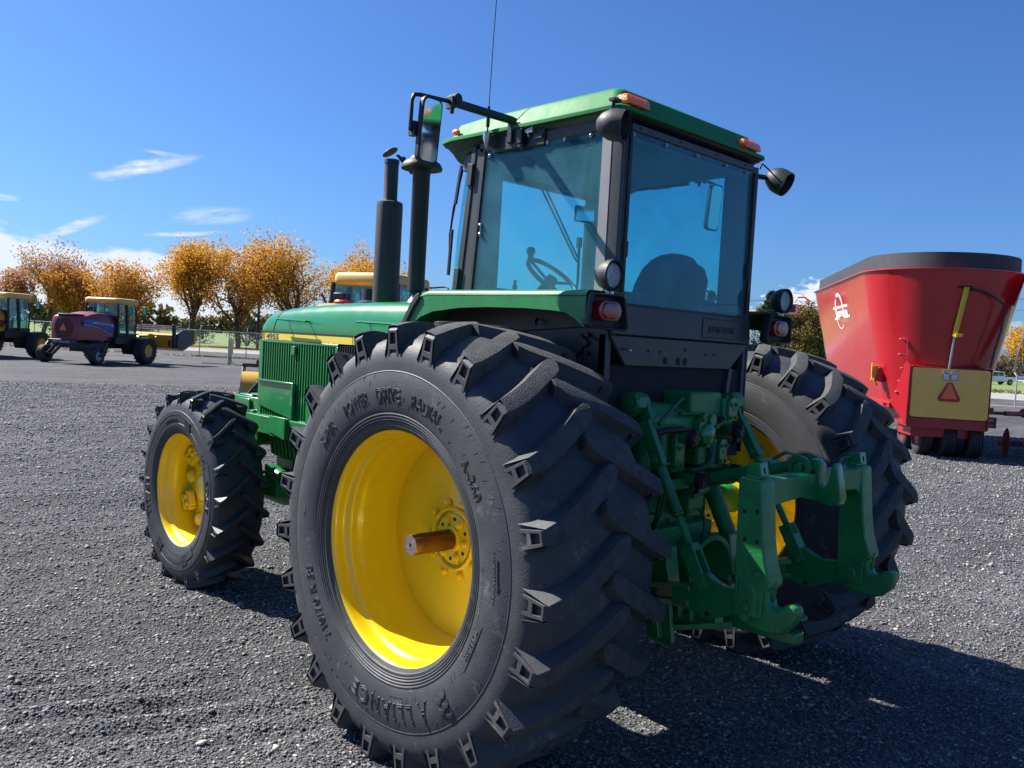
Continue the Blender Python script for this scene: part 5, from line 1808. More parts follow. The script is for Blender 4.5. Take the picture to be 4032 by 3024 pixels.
def hose(*pts, r=0.010):
    P = [Vector(p) for p in pts]
    out = []
    for i in range(len(P) - 1):
        a, b, c, d = P[max(i - 1, 0)], P[i], P[i + 1], P[min(i + 2, len(P) - 1)]
        for k in range(6):
            t = k / 6
            out.append(0.5 * ((2 * b) + (c - a) * t + (2 * a - 5 * b + 4 * c - d) * t * t + (3 * b - a - 3 * c + d) * t ** 3))
    out.append(P[-1])
    q = MB()
    q.tube(out, r, 8)
    q.build('hydraulic_pipe', HOSE, tractor)


hose((-0.10, -0.56, 1.590), (-0.17, -0.58, 1.592), (-0.27, -0.60, 1.545), (-0.355, -0.60, 1.485), r=0.010)
hose((-0.20, -0.60, 1.53), (0.05, -0.62, 1.522), (0.09, -0.64, 1.520), (0.115, -0.64, 1.500), (0.06, -0.64, 1.472), r=0.009)
hose((0.04, -0.60, 1.38), (0.02, -0.64, 1.33), (-0.04, -0.66, 1.29), (-0.11, -0.62, 1.265), r=0.012)
hose((0.07, -0.60, 1.39), (0.05, -0.63, 1.33), (-0.01, -0.64, 1.28), (-0.09, -0.60, 1.24), r=0.009)
hose((-0.30, -0.50, 1.38), (-0.31, -0.60, 1.22), (-0.30, -0.58, 1.08), (-0.22, -0.50, 0.98), r=0.007)
hose((-0.33, -0.50, 1.40), (-0.35, -0.56, 1.20), (-0.335, -0.56, 1.05), (-0.25, -0.48, 0.98), r=0.006)
hose((-0.26, -0.50, 1.36), (-0.25, -0.58, 1.18), (-0.27, -0.56, 1.02), (-0.20, -0.48, 0.97), r=0.007)
hose((0.02, -0.55, 1.10), (0.03, -0.62, 1.02), (0.02, -0.60, 0.90), (0.0, -0.52, 0.84), r=0.008)
hose((-0.37, -0.48, 1.30), (-0.40, -0.52, 1.24), (-0.38, -0.55, 1.12), (-0.36, -0.50, 1.05), r=0.012)
mb = MB()
mb.tube([(-0.10, -0.60, 1.44), (-0.20, -0.62, 1.46), (-0.28, -0.58, 1.45), (-0.33, -0.54, 1.43)], 0.014, 10)
mb.build('return_hose', WINEC, tractor)
mb = MB()     # filters and small castings between the link arms
mb.cyl((-0.33, -0.50, 1.22), (-0.33, -0.50, 1.42), 0.045, n=20)
mb.cyl((-0.24, -0.54, 1.24), (-0.24, -0.54, 1.44), 0.028, n=16)
mb.cyl((-0.33, -0.50, 1.42), (-0.33, -0.50, 1.47), 0.022, n=12)
mb.box((-0.19, -0.55, 1.20), (0.22, 0.10, 0.05))
mb.box((-0.27, -0.47, 1.00), (0.14, 0.10, 0.11))
mb.box((-0.02, -0.55, 1.12), (0.12, 0.10, 0.10))
mb.cyl((0.05, -0.60, 1.17), (-0.08, -0.60, 1.15), 0.028, n=14)
mb.box((0.10, -0.66, 1.225), (0.05, 0.06, 0.05), Matrix.Rotation(R(30), 3, 'Y'))
mb.build('hitch_control_casting', G, tractor, bevel=0.006)

# power take-off shield and drawbar
mb = MB()
V, F = [], []
n = 20
for (y, ro, ri) in ((-0.46, 0.150, 0.125), (-0.66, 0.185, 0.160)):
    for k in range(n + 1):
        a = R(-20 + 220 * k / n)
        V.append((0.06 + ro * math.cos(a), y, 0.765 + ro * math.sin(a)))
    for k in range(n + 1):
        a = R(-20 + 220 * k / n)
        V.append((0.06 + ri * math.cos(a), y, 0.765 + ri * math.sin(a)))
m_ = n + 1
for k in range(n):
    F += [(k, k + 1, 2 * m_ + k + 1, 2 * m_ + k), (m_ + k, 3 * m_ + k, 3 * m_ + k + 1, m_ + k + 1), (2 * m_ + k, 2 * m_ + k + 1, 3 * m_ + k + 1, 3 * m_ + k)]
mb.add(V, F)
mb.build('pto_shield', G, tractor, sharp=40)
mb = MB()
mb.cyl((0.06, -0.46, 0.765), (0.06, -0.56, 0.765), 0.022, n=20)
mb.cyl((0.06, -0.44, 0.765), (0.06, -0.47, 0.765), 0.06, n=24)
mb.build('pto_shaft', STEEL, tractor)
mb = MB()
mb.prism([(-0.045, -0.30), (0.045, -0.30), (0.045, -1.10), (0.035, -1.155), (-0.035, -1.155), (-0.045, -1.10)], 2, 0.578, 0.628)
db = mb.build('drawbar', GREEN, tractor, bevel=0.006)
mb = MB()
mb.cyl((0, -1.115, 0.6275), (0, -1.115, 0.6290), 0.015, n=18)
mb.build('drawbar_hole', DARK, db)
mb = MB()
mb.box((0, -0.98, 0.665), (0.085, 0.16, 0.075))
mb.box((0, -1.08, 0.695), (0.080, 0.09, 0.016))
mb.lathe([(0.687, 0.018), (0.687, 0.042), (0.703, 0.042), (0.703, 0.018)], (0.0, -1.135, 0), 'z', 24, close=True)
mb.span((-0.26, -0.62, 0.54), (0.26, -0.50, 0.575))
mb.bar((-0.20, -0.62, 0.55), (-0.06, -0.86, 0.60), 0.06, 0.03)
mb.build('drawbar_clevis', G, db, bevel=0.004)
for y in (-0.86, -0.98):
    q = MB()
    hexbolt(q, (0, y, 0.578), (0, 0, -1), 0.016, 0.018)
    q.build('bolt', SILVER, db)
# ------------------------------------------------------------------ ground
rng = np.random.RandomState(11)
WAVES = []
for lam, amp in ((2.6, .012), (1.9, .010), (1.3, .007), (0.9, .006), (0.7, .005), (0.52, .004), (0.4, .0035), (0.31, .003), (0.24, .0025), (0.19, .002), (0.15, .0018)):
    for _ in range(2):
        a = rng.uniform(0, 2 * PI)
        WAVES.append((math.cos(a) * 2 * PI / lam, math.sin(a) * 2 * PI / lam, rng.uniform(0, 6.28), amp * 0.55))


def ground_h(x, y):
    h = np.zeros_like(x)
    for kx, ky, p, a in WAVES:
        h += a * np.sin(kx * x + ky * y + p)
    d = np.hypot(x + 1, y - 1)
    h *= 1 / (1 + (d / 14.0) ** 3)
    # ruts pushed up by tyres in the near left corner
    q = 0.33 * x + 0.94 * y
    t = 0.94 * x - 0.33 * y
    m = np.exp(-((q - 0.35) / 0.65) ** 2) * (1 / (1 + np.exp((t + 1.45) * 4))) 
    h += m * 0.020 * np.sin(q * 2 * PI / 0.235 + 0.7 * np.sin(t * 2.3)) * (0.65 + 0.35 * np.sin(t * 3.1 + q * 5))
    # flat where the tyres stand
    for cx, cy, r in ((-1.0, 0, 0.6), (1.47, 0, 0.6), (-0.82, 3.0, 0.4), (0.82, 3.0, 0.4)):
        dd = np.exp(-(((x - cx) / r) ** 2 + ((y - cy) / r) ** 2) * 1.2)
        h *= 1 - 0.85 * dd
    return h


def grid_sheet():
    n = 420
    t = np.linspace(-1, 1, n)
    ax_ = 0.62 * np.sinh(8.2 * t)
    X, Y = np.meshgrid(ax_ - 1.2, ax_ + 1.4, indexing='ij')
    Z = ground_h(X, Y)
    V = np.stack([X, Y, Z], -1).reshape(-1, 3)
    i = np.arange(n - 1)
    I, J = np.meshgrid(i, i, indexing='ij')
    a = (I * n + J).ravel()
    F = np.stack([a, a + n, a + n + 1, a + 1], -1)
    me = bpy.data.meshes.new('gravel_ground')
    me.vertices.add(len(V))
    me.vertices.foreach_set('co', V.ravel())
    me.loops.add(F.size)
    me.loops.foreach_set('vertex_index', F.ravel())
    me.polygons.add(len(F))
    me.polygons.foreach_set('loop_start', np.arange(0, F.size, 4))
    me.polygons.foreach_set('loop_total', np.full(len(F), 4))
    me.update()
    me.validate()
    me.shade_smooth()
    o = bpy.data.objects.new('gravel_ground', me)
    COL.objects.link(o)
    return o


def gravel_mat():
    m = bpy.data.materials.new('gravel')
    m.use_nodes = True
    t = m.node_tree
    n, l = t.nodes, t.links
    b = n['Principled BSDF']
    b.inputs['Roughness'].default_value = 0.85
    b.inputs['Specular IOR Level'].default_value = 0.35
    tcn = n.new('ShaderNodeTexCoord')
    cols, hs = [], []
    for sc, w in ((55, 1.0), (120, 0.6)):
        v = n.new('ShaderNodeTexVoronoi')
        v.inputs['Scale'].default_value = sc
        v.inputs['Randomness'].default_value = 1.0
        l.new(tcn.outputs['Object'], v.inputs['Vector'])
        cols.append(v)
    sp = n.new('ShaderNodeSeparateColor')
    l.new(cols[0].outputs['Color'], sp.inputs[0])
    ra = n.new('ShaderNodeValToRGB')  # tones lowered to put the self-shadow between stones into the colour
    ra.color_ramp.elements[0].position = 0.0
    ra.color_ramp.elements[0].color = (0.0389, 0.0403, 0.0454, 1)
    e = ra.color_ramp.elements
    e[1].position = 1.0
    e[1].color = (0.2894, 0.2772, 0.2578, 1)
    for p, c in ((0.45, (0.0943, 0.0958, 0.1030)), (0.80, (0.1037, 0.1030, 0.1030)), (0.94, (0.1634, 0.1570, 0.1483))):
        q = e.new(p)
        q.color = (*c, 1)
    l.new(sp.outputs[0], ra.inputs['Fac'])
    # wide tonal drift: damp / dusty patches
    no = n.new('ShaderNodeTexNoise')
    no.inputs['Scale'].default_value = 0.35
    no.inputs['Detail'].default_value = 7
    no.inputs['Roughness'].default_value = 0.65
    l.new(tcn.outputs['Object'], no.inputs['Vector'])
    mr = n.new('ShaderNodeMapRange')
    mr.inputs[1].default_value = 0.3
    mr.inputs[2].default_value = 0.7
    mr.inputs[3].default_value = 0.70
    mr.inputs[4].default_value = 1.30
    l.new(no.outputs['Fac'], mr.inputs[0])
    # long streaks left by wheels and the grader
    mp = n.new('ShaderNodeMapping')
    mp.inputs['Rotation'].default_value = (0, 0, R(34))
    mp.inputs['Scale'].default_value = (0.16, 1.6, 1)
    l.new(tcn.outputs['Object'], mp.inputs['Vector'])
    st = n.new('ShaderNodeTexNoise')
    st.inputs['Scale'].default_value = 1.0
    st.inputs['Detail'].default_value = 6
    l.new(mp.outputs[0], st.inputs['Vector'])
    mr2 = n.new('ShaderNodeMapRange')
    mr2.inputs[1].default_value = 0.35
    mr2.inputs[2].default_value = 0.68
    mr2.inputs[3].default_value = 0.72
    mr2.inputs[4].default_value = 1.30
    l.new(st.outputs['Fac'], mr2.inputs[0])
    mu = n.new('ShaderNodeMath')
    mu.operation = 'MULTIPLY'
    l.new(mr.outputs[0], mu.inputs[0])
    l.new(mr2.outputs[0], mu.inputs[1])
    mx = n.new('ShaderNodeVectorMath')
    mx.operation = 'SCALE'
    l.new(ra.outputs['Color'], mx.inputs[0])
    l.new(mu.outputs[0], mx.inputs['Scale'])
    l.new(mx.outputs[0], b.inputs['Base Color'])
    h = n.new('ShaderNodeMath')
    h.operation = 'MULTIPLY_ADD'
    l.new(cols[1].outputs['Distance'], h.inputs[0])
    h.inputs[1].default_value = -0.4
    h2 = n.new('ShaderNodeMath')
    h2.operation = 'MULTIPLY'
    l.new(cols[0].outputs['Distance'], h2.inputs[0])
    h2.inputs[1].default_value = -1.0
    l.new(h2.outputs[0], h.inputs[2])
    bp = n.new('ShaderNodeBump')
    bp.inputs['Strength'].default_value = 1.0
    bp.inputs['Distance'].default_value = 0.02
    l.new(h.outputs[0], bp.inputs['Height'])
    bn = n.new('ShaderNodeTexNoise')
    bn.inputs['Scale'].default_value = 4.5
    bn.inputs['Detail'].default_value = 8
    bn.inputs['Roughness'].default_value = 0.7
    l.new(tcn.outputs['Object'], bn.inputs['Vector'])
    bp2 = n.new('ShaderNodeBump')
    bp2.inputs['Strength'].default_value = 0.9
    bp2.inputs['Distance'].default_value = 0.10
    l.new(bn.outputs['Fac'], bp2.inputs['Height'])
    l.new(bp2.outputs[0], bp.inputs['Normal'])
    l.new(bp.outputs[0], b.inputs['Normal'])
    return m


gr = grid_sheet()
gr.data.materials.append(gravel_mat())
gr['kind'] = 'structure'


def stone_mat():
    m = bpy.data.materials.new('loose_stone')
    m.use_nodes = True
    t = m.node_tree
    n, l = t.nodes, t.links
    b = n['Principled BSDF']
    b.inputs['Roughness'].default_value = 0.8
    g = n.new('ShaderNodeNewGeometry')
    ra = n.new('ShaderNodeValToRGB')
    e = ra.color_ramp.elements
    e[0].color = (0.073, 0.075, 0.085, 1)
    e[1].position = 1.0
    e[1].color = (0.625, 0.575, 0.500, 1)
    for p, c in ((0.40, (0.125, 0.126, 0.138)), (0.75, (0.194, 0.191, 0.194)), (0.93, (0.281, 0.273, 0.256)), (0.985, (0.413, 0.375, 0.325))):
        q = e.new(p)
        q.color = (*c, 1)
    l.new(g.outputs['Random Per Island'], ra.inputs['Fac'])
    l.new(ra.outputs['Color'], b.inputs['Base Color'])
    return m


def scatter_stones():
    rs = np.random.RandomState(5)
    n0 = 430000
    # denser towards the lens, in the wedge the picture shows plus a margin
    ang = rs.uniform(R(5), R(86), n0)
    rad = 1.7 + 26.0 * rs.uniform(0, 1, n0) ** 1.75
    x = -3.473 + rad * np.sin(ang)
    y = -2.875 + rad * np.cos(ang)
    keep = np.ones(n0, bool)
    keep &= ~((x > -1.28) & (x < -0.75) & (abs(y) < 0.22))
    keep &= ~((x > 0.2) & (x < 1.0) & (y > 0.5) & (y < 2.6))
    x, y, rad = x[keep], y[keep], rad[keep]
    x, y, rad = x[:350000], y[:350000], rad[:350000]
    n = len(x)
    s = rs.lognormal(0, 0.36, n) * (0.0044 + 0.00052 * rad)
    s = np.clip(s, 0.003, 0.030)
    z = ground_h(x, y) + s * 0.18
    base = np.array([(1, 0, 0), (0, 1, 0), (-1, 0, 0), (0, -1, 0), (0, 0, 1), (0, 0, -1)], float)
    P = np.repeat(base[None], n, 0) * rs.uniform(0.6, 1.25, (n, 6, 1))
    P += rs.uniform(-0.28, 0.28, P.shape)
    P[:, :, 2] *= rs.uniform(0.45, 0.85, (n, 1))
    P[:, :, 0] *= rs.uniform(0.8, 1.35, (n, 1))
    a = rs.uniform(0, 2 * PI, n)
    tl = rs.uniform(-0.5, 0.5, n)
    ct, st_ = np.cos(tl)[:, None], np.sin(tl)[:, None]
    y2 = P[:, :, 1] * ct - P[:, :, 2] * st_
    z2 = P[:, :, 1] * st_ + P[:, :, 2] * ct
    ca, sa = np.cos(a)[:, None], np.sin(a)[:, None]
    X = P[:, :, 0] * ca - y2 * sa
    Y = P[:, :, 0] * sa + y2 * ca
    V = np.stack([X * s[:, None] + x[:, None], Y * s[:, None] + y[:, None], z2 * s[:, None] + z[:, None]], -1).reshape(-1, 3)
    fb = np.array([(0, 1, 4), (1, 2, 4), (2, 3, 4), (3, 0, 4), (1, 0, 5), (2, 1, 5), (3, 2, 5), (0, 3, 5)])
    F = (fb[None] + (np.arange(n) * 6)[:, None, None]).reshape(-1, 3)
    me = bpy.data.meshes.new('loose_gravel')
    me.vertices.add(len(V))
    me.vertices.foreach_set('co', V.ravel())
    me.loops.add(F.size)
    me.loops.foreach_set('vertex_index', F.ravel())
    me.polygons.add(len(F))
    me.polygons.foreach_set('loop_start', np.arange(0, F.size, 3))
    me.polygons.foreach_set('loop_total', np.full(len(F), 3))
    me.update()
    o = bpy.data.objects.new('loose_gravel', me)
    COL.objects.link(o)
    me.materials.append(stone_mat())
    tag(o, 'loose dark grey crushed stone covering the yard in the foreground', 'gravel')
    o['kind'] = 'stuff'
    return o


scatter_stones()
# the few bigger pale stones one can pick out
STONE = mat('pale_stone', (0.62, 0.53, 0.44), 0.85, var=0.3, scale=30, bump=0.6, bscale=60)
for k, (x, y, r, lab) in enumerate(((-1.190, 0.590, 0.026, 'pale pinkish stone lying left of the big rear tyre bottom'), (-1.235, 0.520, 0.014, 'small pale chip just below the pale pinkish stone'),
                                    (-1.16, 1.33, 0.013, 'small pale pebble on the gravel between the two left tyres'), (-1.85, 0.62, 0.017, 'rounded grey pebble near the bottom edge of the ruts'))):
    q = MB()
    q.ball((0, 0, 0), r, 9, 6, (1.3, 1.0, 0.55))
    rr = random.Random(k)
    q.v = [(a * rr.uniform(0.85, 1.15), b * rr.uniform(0.85, 1.15), c * rr.uniform(0.85, 1.15)) for a, b, c in q.v]
    tag(q.build('pebble', STONE, None, loc=(x, y, float(ground_h(np.array(x), np.array(y))) + r * 0.4), sharp=25), lab, 'stone')


# ------------------------------------------------------------------ road, verge, lawn
def strip(name, pts_a, pts_b, z, m, kind='structure'):
    V = [(x, y, z) for x, y in pts_a] + [(x, y, z) for x, y in pts_b]
    n = len(pts_a)
    q = MB()
    q.add(V, [(i, i + 1, n + i + 1, n + i) for i in range(n - 1)])
    o = q.build(name, m, None, smooth=False)
    for p in o.data.polygons:
        if p.normal.z < 0:
            p.flip()
    o['kind'] = kind
    return o


def ground_mat(name, c1, c2, sc, sc2=0.0):
    m = mat(name, c1, 0.9, var=0.3, scale=sc, bump=0.6, bscale=sc * 6, col2=c2)
    return m


ASPH = ground_mat('asphalt', (0.30, 0.30, 0.30), (0.24, 0.24, 0.25), 0.5)
LAWN = ground_mat('lawn_grass', (0.115, 0.185, 0.040), (0.150, 0.195, 0.060), 0.25)
DRY = ground_mat('dry_verge', (0.34, 0.28, 0.155), (0.20, 0.185, 0.10), 0.6)
near = [(-40, 96), (-10, 78), (22.2, 61.5), (40, 45.5), (58.6, 14.9), (70, -40), (75, -120)]
far = [(-36, 103), (-6, 84.5), (27.5, 65.8), (50, 48.5), (74.0, 19.4), (84, -40), (90, -120)]
verge = [(-34, 108), (-4, 88.5), (29.5, 69.5), (53, 51), (84.0, 22.2), (98, -40), (104, -120)]
lawn = [(60, 420), (120, 380), (240, 300), (330, 220), (400, 90), (420, -40), (400, -200)]
strip('road', near, far, 0.010, ASPH)
strip('dry_grass_verge', far, verge, 0.010, DRY)
strip('lawn', verge, lawn, 0.010, LAWN)
# dry weeds along the fence foot
strip('weedy_fence_line', [(-20, 83), (19.0, 49.2), (21.5, 46.6), (30, 38), (60, -12)], [(-19.2, 84.2), (19.9, 50.1), (22.4, 47.5), (31, 39), (61.2, -11)], 0.006, ground_mat('weed_litter', (0.22, 0.17, 0.12), (0.13, 0.115, 0.10), 1.3))
q = MB()
for k in range(2):
    off = 0.47 + k * 0.03
    q.add([(near[i][0] * (1 - off) + far[i][0] * off, near[i][1] * (1 - off) + far[i][1] * off, 0.016) for i in range(7)] + [(near[i][0] * (1 - off - .012) + far[i][0] * (off + .012), near[i][1] * (1 - off - .012) + far[i][1] * (off + .012), 0.016) for i in range(7)], [(i, i + 1, 8 + i, 7 + i) for i in range(6)])
ln = q.build('road_marking', mat('road_line_yellow', (0.55, 0.42, 0.08), 0.7), None, smooth=False)
ln['kind'] = 'structure'

# tufts of dry weed
WEED = mat('dry_weed', (0.38, 0.28, 0.14), 0.9, var=0.4, scale=30)


def tufts(name, label, region, n, h, m, seed, w=0.012):
    rs = random.Random(seed)
    q = MB()
    for _ in range(n):
        x, y = region(rs)
        for k in range(5):
            a = rs.uniform(0, 2 * PI)
            L_ = h * rs.uniform(0.5, 1.2)
            dx, dy = math.cos(a), math.sin(a)
            ox, oy = x + rs.uniform(-.06, .06), y + rs.uniform(-.06, .06)
            q.add([(ox - dy * w, oy + dx * w, 0), (ox + dy * w, oy - dx * w, 0), (ox + dx * L_ * 0.5, oy + dy * L_ * 0.5, L_)], [(0, 1, 2)])
    o = q.build(name, m, None, smooth=False, fixn=False)
    tag(o, label, 'weeds')
    o['kind'] = 'stuff'
    return o


def along(pts, spread):
    def f(rs):
        i = rs.randrange(len(pts) - 1)
        t = rs.random()
        return (pts[i][0] + (pts[i + 1][0] - pts[i][0]) * t + rs.uniform(-spread, spread), pts[i][1] + (pts[i + 1][1] - pts[i][1]) * t + rs.uniform(-spread, spread))
    return f


tufts('weed_tufts', 'brown dried weeds scattered along the foot of the chain fence', along([(5, 62), (19.4, 49.0), (21.5, 46.9), (27, 41.5)], 0.5), 700, 0.10, WEED, 3, 0.02)
tufts('verge_grass', 'pale dry grass on the verge beyond the road', along([(70, 30), (79.0, 20.8), (90, 0)], 2.5), 1500, 0.30, DRY, 4, 0.05)
# ------------------------------------------------------------------ mixer wagon
MRED = mat('mixer_red_paint', (0.47, 0.009, 0.018), 0.30, coat=0.6, var=0.14, scale=1.4, bump=0.12, bscale=1.6, wear=((0.50, 0.16, 0.13), 3.5, 0.70))
MRED2 = mat('mixer_frame_red', (0.38, 0.012, 0.018), 0.40, coat=0.2, var=0.25, scale=6)
MYEL = mat('mixer_door_yellow', (0.92, 0.52, 0.10), 0.42, coat=0.2, var=0.10, scale=3, wear=((0.35, 0.22, 0.08), 8.0, 0.68))
BANDM = mat('black_rubber_extension', (0.045, 0.047, 0.054), 0.65, var=0.35, scale=5, bump=0.15)
SMVO = mat('fluorescent_orange', (0.95, 0.16, 0.055), 0.45, var=0.08, scale=6)
SMVR = mat('reflective_red_border', (0.42, 0.015, 0.02), 0.35, var=0.15)
mixer = thing('feed_mixer', 'tall red feed mixer wagon with black rim and yellow rear door, right of the tractor', 'feed mixer', (14.581, 3.314, 0), R(-54.2))


def stadium(r, z, y0=1.25, y1=7.0, n=20):
    P = []
    for i in range(n + 1):
        a = PI + PI * i / n
        P.append((r * math.cos(a), y0 + r * math.sin(a), z))
    for i in range(n + 1):
        a = PI * i / n
        P.append((r * math.cos(a), y1 + r * 0.9 * math.sin(a), z))
    return P


q = MB()
rs_ = lambda z: 0.97 + (z - 1.06) * 0.2257
zs = [1.06, 1.25, 1.80, 2.4, 3.0, 3.5, 3.74]
outer = [stadium(rs_(z), z) for z in zs]
inner = [stadium(rs_(z) - 0.02, z) for z in zs[::-1]]
q.loft(outer + inner[:1] + inner, cap=False)
q.loft([stadium(rs_(1.06) - 0.01, 1.06), stadium(rs_(1.06) - 0.01, 1.08)])
tub = q.build('tub', MRED, mixer, sharp=50)
q = MB()
q.loft([stadium(1.485, 3.70), stadium(1.485, 3.765), stadium(1.475, 4.08), stadium(1.462, 4.08), stadium(1.462, 3.70)], cap=False)
q.build('rubber_extension', BANDM, mixer, sharp=40)
q = MB()
q.loft([stadium(1.575, 3.735), stadium(1.615, 3.74), stadium(1.615, 3.765), stadium(1.47, 3.770), stadium(1.47, 3.755)], cap=False)
q.build('top_rim', MRED, mixer, sharp=40)
q = MB()
q.prism([(1.60, 3.10), (1.72, 3.72), (1.68, 3.80), (1.58, 3.75)], 1, -0.05, 0.9)
q.add([(1.10, -0.02, 1.80), (1.20, 0.1, 1.80), (1.72, 0.9, 3.72), (1.60, 0.3, 3.74)], [(0, 1, 2, 3)])
q.build('side_flange', MRED, mixer)
# rear door frame
q = MB()
q.span((-0.775, -0.02, 0.62), (-0.735, 0.90, 1.80))
q.prism([(0.0 - 0.03, 0.66), (0.55, 0.66), (0.75, 1.06), (0.52, 1.85), (-0.03, 1.84)], 0, -0.79, -0.765)
q.span((0.725, -0.02, 0.62), (0.745, 0.80, 1.83))
q.span((-0.75, 0.02, 0.60), (0.74, 0.16, 0.80))
q.span((-0.72, 0.06, 1.80), (0.72, 0.50, 1.83))
q.build('door_frame', MRED2, mixer, bevel=0.006)
q = MB()     # side wing plate, sloping forward
q.add([(-0.795, 0.0, 0.665), (-0.795, 0.0, 1.86), (-0.84, 0.06, 1.92), (-1.02, 0.30, 1.04), (-0.80, 0.02, 0.665), (-0.79, 0.02, 1.86), (-0.83, 0.08, 1.92), (-1.01, 0.32, 1.04)],
      [(0, 1, 2, 3), (4, 5, 6, 7), (0, 1, 5, 4), (1, 2, 6, 5), (2, 3, 7, 6), (3, 0, 4, 7)])
q.build('wing_plate', MRED, mixer)
q = MB()
P = rrect(1.44, 0.985, 0.05, 4, -0.007, 1.305)
cen = (-0.007, -0.045, 1.305)
# shallow pressed pyramid: four facets of the sheet
n = len(P)
V = [(x, -0.012, z) for x, z in P] + [(x, -0.022, z) for x, z in P] + [(cen[0] + (x - cen[0]) * 0.16, -0.046, cen[2] + (z - cen[2]) * 0.16) for x, z in P]
F = [tuple(range(n))] + [(i, (i + 1) % n, n + (i + 1) % n, n + i) for i in range(n)] + [(n + i, n + (i + 1) % n, 2 * n + (i + 1) % n, 2 * n + i) for i in range(n)] + [tuple(range(2 * n, 3 * n))]
q.add(V, F)
door = q.build('discharge_door', MYEL, mixer, sharp=3)
q = MB()
tri = lambda k, dy: [((-0.03) + (x + 0.03) * k, -0.052 - dy, 1.32 + (z - 1.32) * k) for x, z in ((-0.075, 1.525), (0.015, 1.525), (0.185, 1.200), (0.145, 1.150), (-0.205, 1.150), (-0.245, 1.200))]
q.loft([tri(1, 0), tri(1, 0.006)])
sg = q.build('slow_vehicle_sign', SMVR, mixer)
q = MB()
q.loft([tri(1, 0.0065)[:0] + [(-0.030 + x, -0.0595, z) for x, z in ((-0.028, 1.50), (0.028, 1.50), (0.150, 1.205), (-0.150, 1.205))], [(-0.030 + x, -0.0615, z) for x, z in ((-0.028, 1.50), (0.028, 1.50), (0.150, 1.205), (-0.150, 1.205))]])
q.build('sign_triangle', SMVO, sg)
for x0 in (-0.105, 0.045):
    q = MB()
    q.box((x0, -0.0465, 1.668), (0.128, 0.003, 0.185))
    st = q.build('warning_sticker', WHITEP, door)
    q = MB()
    for dz in (0.089, -0.089, (0.02 if x0 > 0 else 0.089)):
        q.box((x0, -0.0485, 1.668 + dz), (0.128, 0.002, 0.012))
    for dx in (-0.060, 0.060):
        q.box((x0 + dx, -0.0485, 1.668), (0.008, 0.002, 0.185))
    for k in range(3):
        q.box((x0, -0.0485, 1.61 + 0.018 * k), (0.085, 0.002, 0.003))
    q.build('sticker_print', mat('sticker_red', (0.5, 0.06, 0.05), 0.5), st, smooth=False)
    q = MB()
    if x0 > 0:
        V, F = text_mesh('AVIS', 0.045, 0, 0.0005)
        q.add([(x0 + a, -0.049 - c, 1.705 + b) for a, b, c in V], F)
    else:
        q.box((x0 - 0.025, -0.0485, 1.72), (0.03, 0.002, 0.03))
        q.box((x0 + 0.02, -0.0485, 1.70), (0.05, 0.002, 0.022))
    q.build('sticker_text', LETTER, st, smooth=False)
# hydraulic cylinder that lifts the door
q = MB()
q.cyl((0.075, -0.27, 3.40), (-0.035, -0.12, 2.44), 0.050, n=20)
q.box((0.02, -0.20, 2.46), (0.13, 0.06, 0.06), Matrix.Rotation(R(-6), 3, 'Y'))
cyl_ = q.build('door_cylinder', mat('cylinder_yellow', (0.72, 0.50, 0.02), 0.35, coat=0.3, var=0.12), mixer, bevel=0.004)
q = MB()
q.cyl((-0.035, -0.12, 2.44), (-0.075, -0.07, 1.80), 0.022, n=14)
q.build('cylinder_rod', SILVER, cyl_)
q = MB()
q.box((0.02, -0.22, 3.40), (0.20, 0.05, 0.05))
q.cyl((-0.06, -0.26, 3.40), (0.18, -0.26, 3.40), 0.02, n=10)
q.build('cylinder_mount', BLACK, cyl_)
q = MB()
q.tube([(0.10, -0.27, 3.34), (0.22, -0.27, 3.35), (0.40, -0.25, 3.33), (0.62, -0.20, 3.22), (0.80, -0.12, 3.12), (0.84, -0.08, 3.0), (0.82, -0.05, 2.6), (0.74, -0.02, 2.2), (0.70, 0.0, 1.85)], 0.022, 8)
q.tube([(0.08, -0.27, 3.30), (0.06, -0.20, 3.1), (0.03, -0.17, 2.9), (0.01, -0.16, 2.5)], 0.012, 6)
q.build('door_hose', BLACK, mixer)
# pegs and ladder details on the left flank
for k, (x, y, z) in enumerate(((-0.86, 0.30, 2.34), (-0.88, 0.22, 2.03), (-0.90, 0.20, 1.27), (-0.87, 0.20, 1.76), (-0.90, 0.20, 1.50))):
    q = MB()
    sz = 0.16 if k in (0, 1, 2) else 0.07
    q.box((x, y, z), (sz, 0.07, 0.035), Matrix.Rotation(R(10), 3, 'Y'))
    q.build('step_peg', mat('peg_red', (0.62, 0.10, 0.10), 0.5), mixer, bevel=0.012)
q = MB()
q.tube([(-0.80, 0.25, 2.33), (-0.82, 0.10, 1.95)], 0.008, 6)
q.build('flank_rod', MRED, mixer)
q = MB()
q.box((-1.20, 1.0, 1.62), (0.12, 0.05, 0.34), Matrix.Rotation(R(8), 3, 'Y'))
q.box((-1.27, 0.96, 1.70), (0.04, 0.05, 0.26))
q.cyl((-1.24, 0.95, 1.50), (-1.16, 0.95, 1.36), 0.022, n=8)
q.build('magnet_bracket', mat('bracket_yellow', (0.75, 0.42, 0.02), 0.4, var=0.1), mixer, bevel=0.008)
q = MB()
q.box((-1.10, 1.02, 1.60), (0.16, 0.16, 0.30), Matrix.Rotation(R(12), 3, 'Y'))
q.build('bracket_box', MRED2, mixer, bevel=0.01)
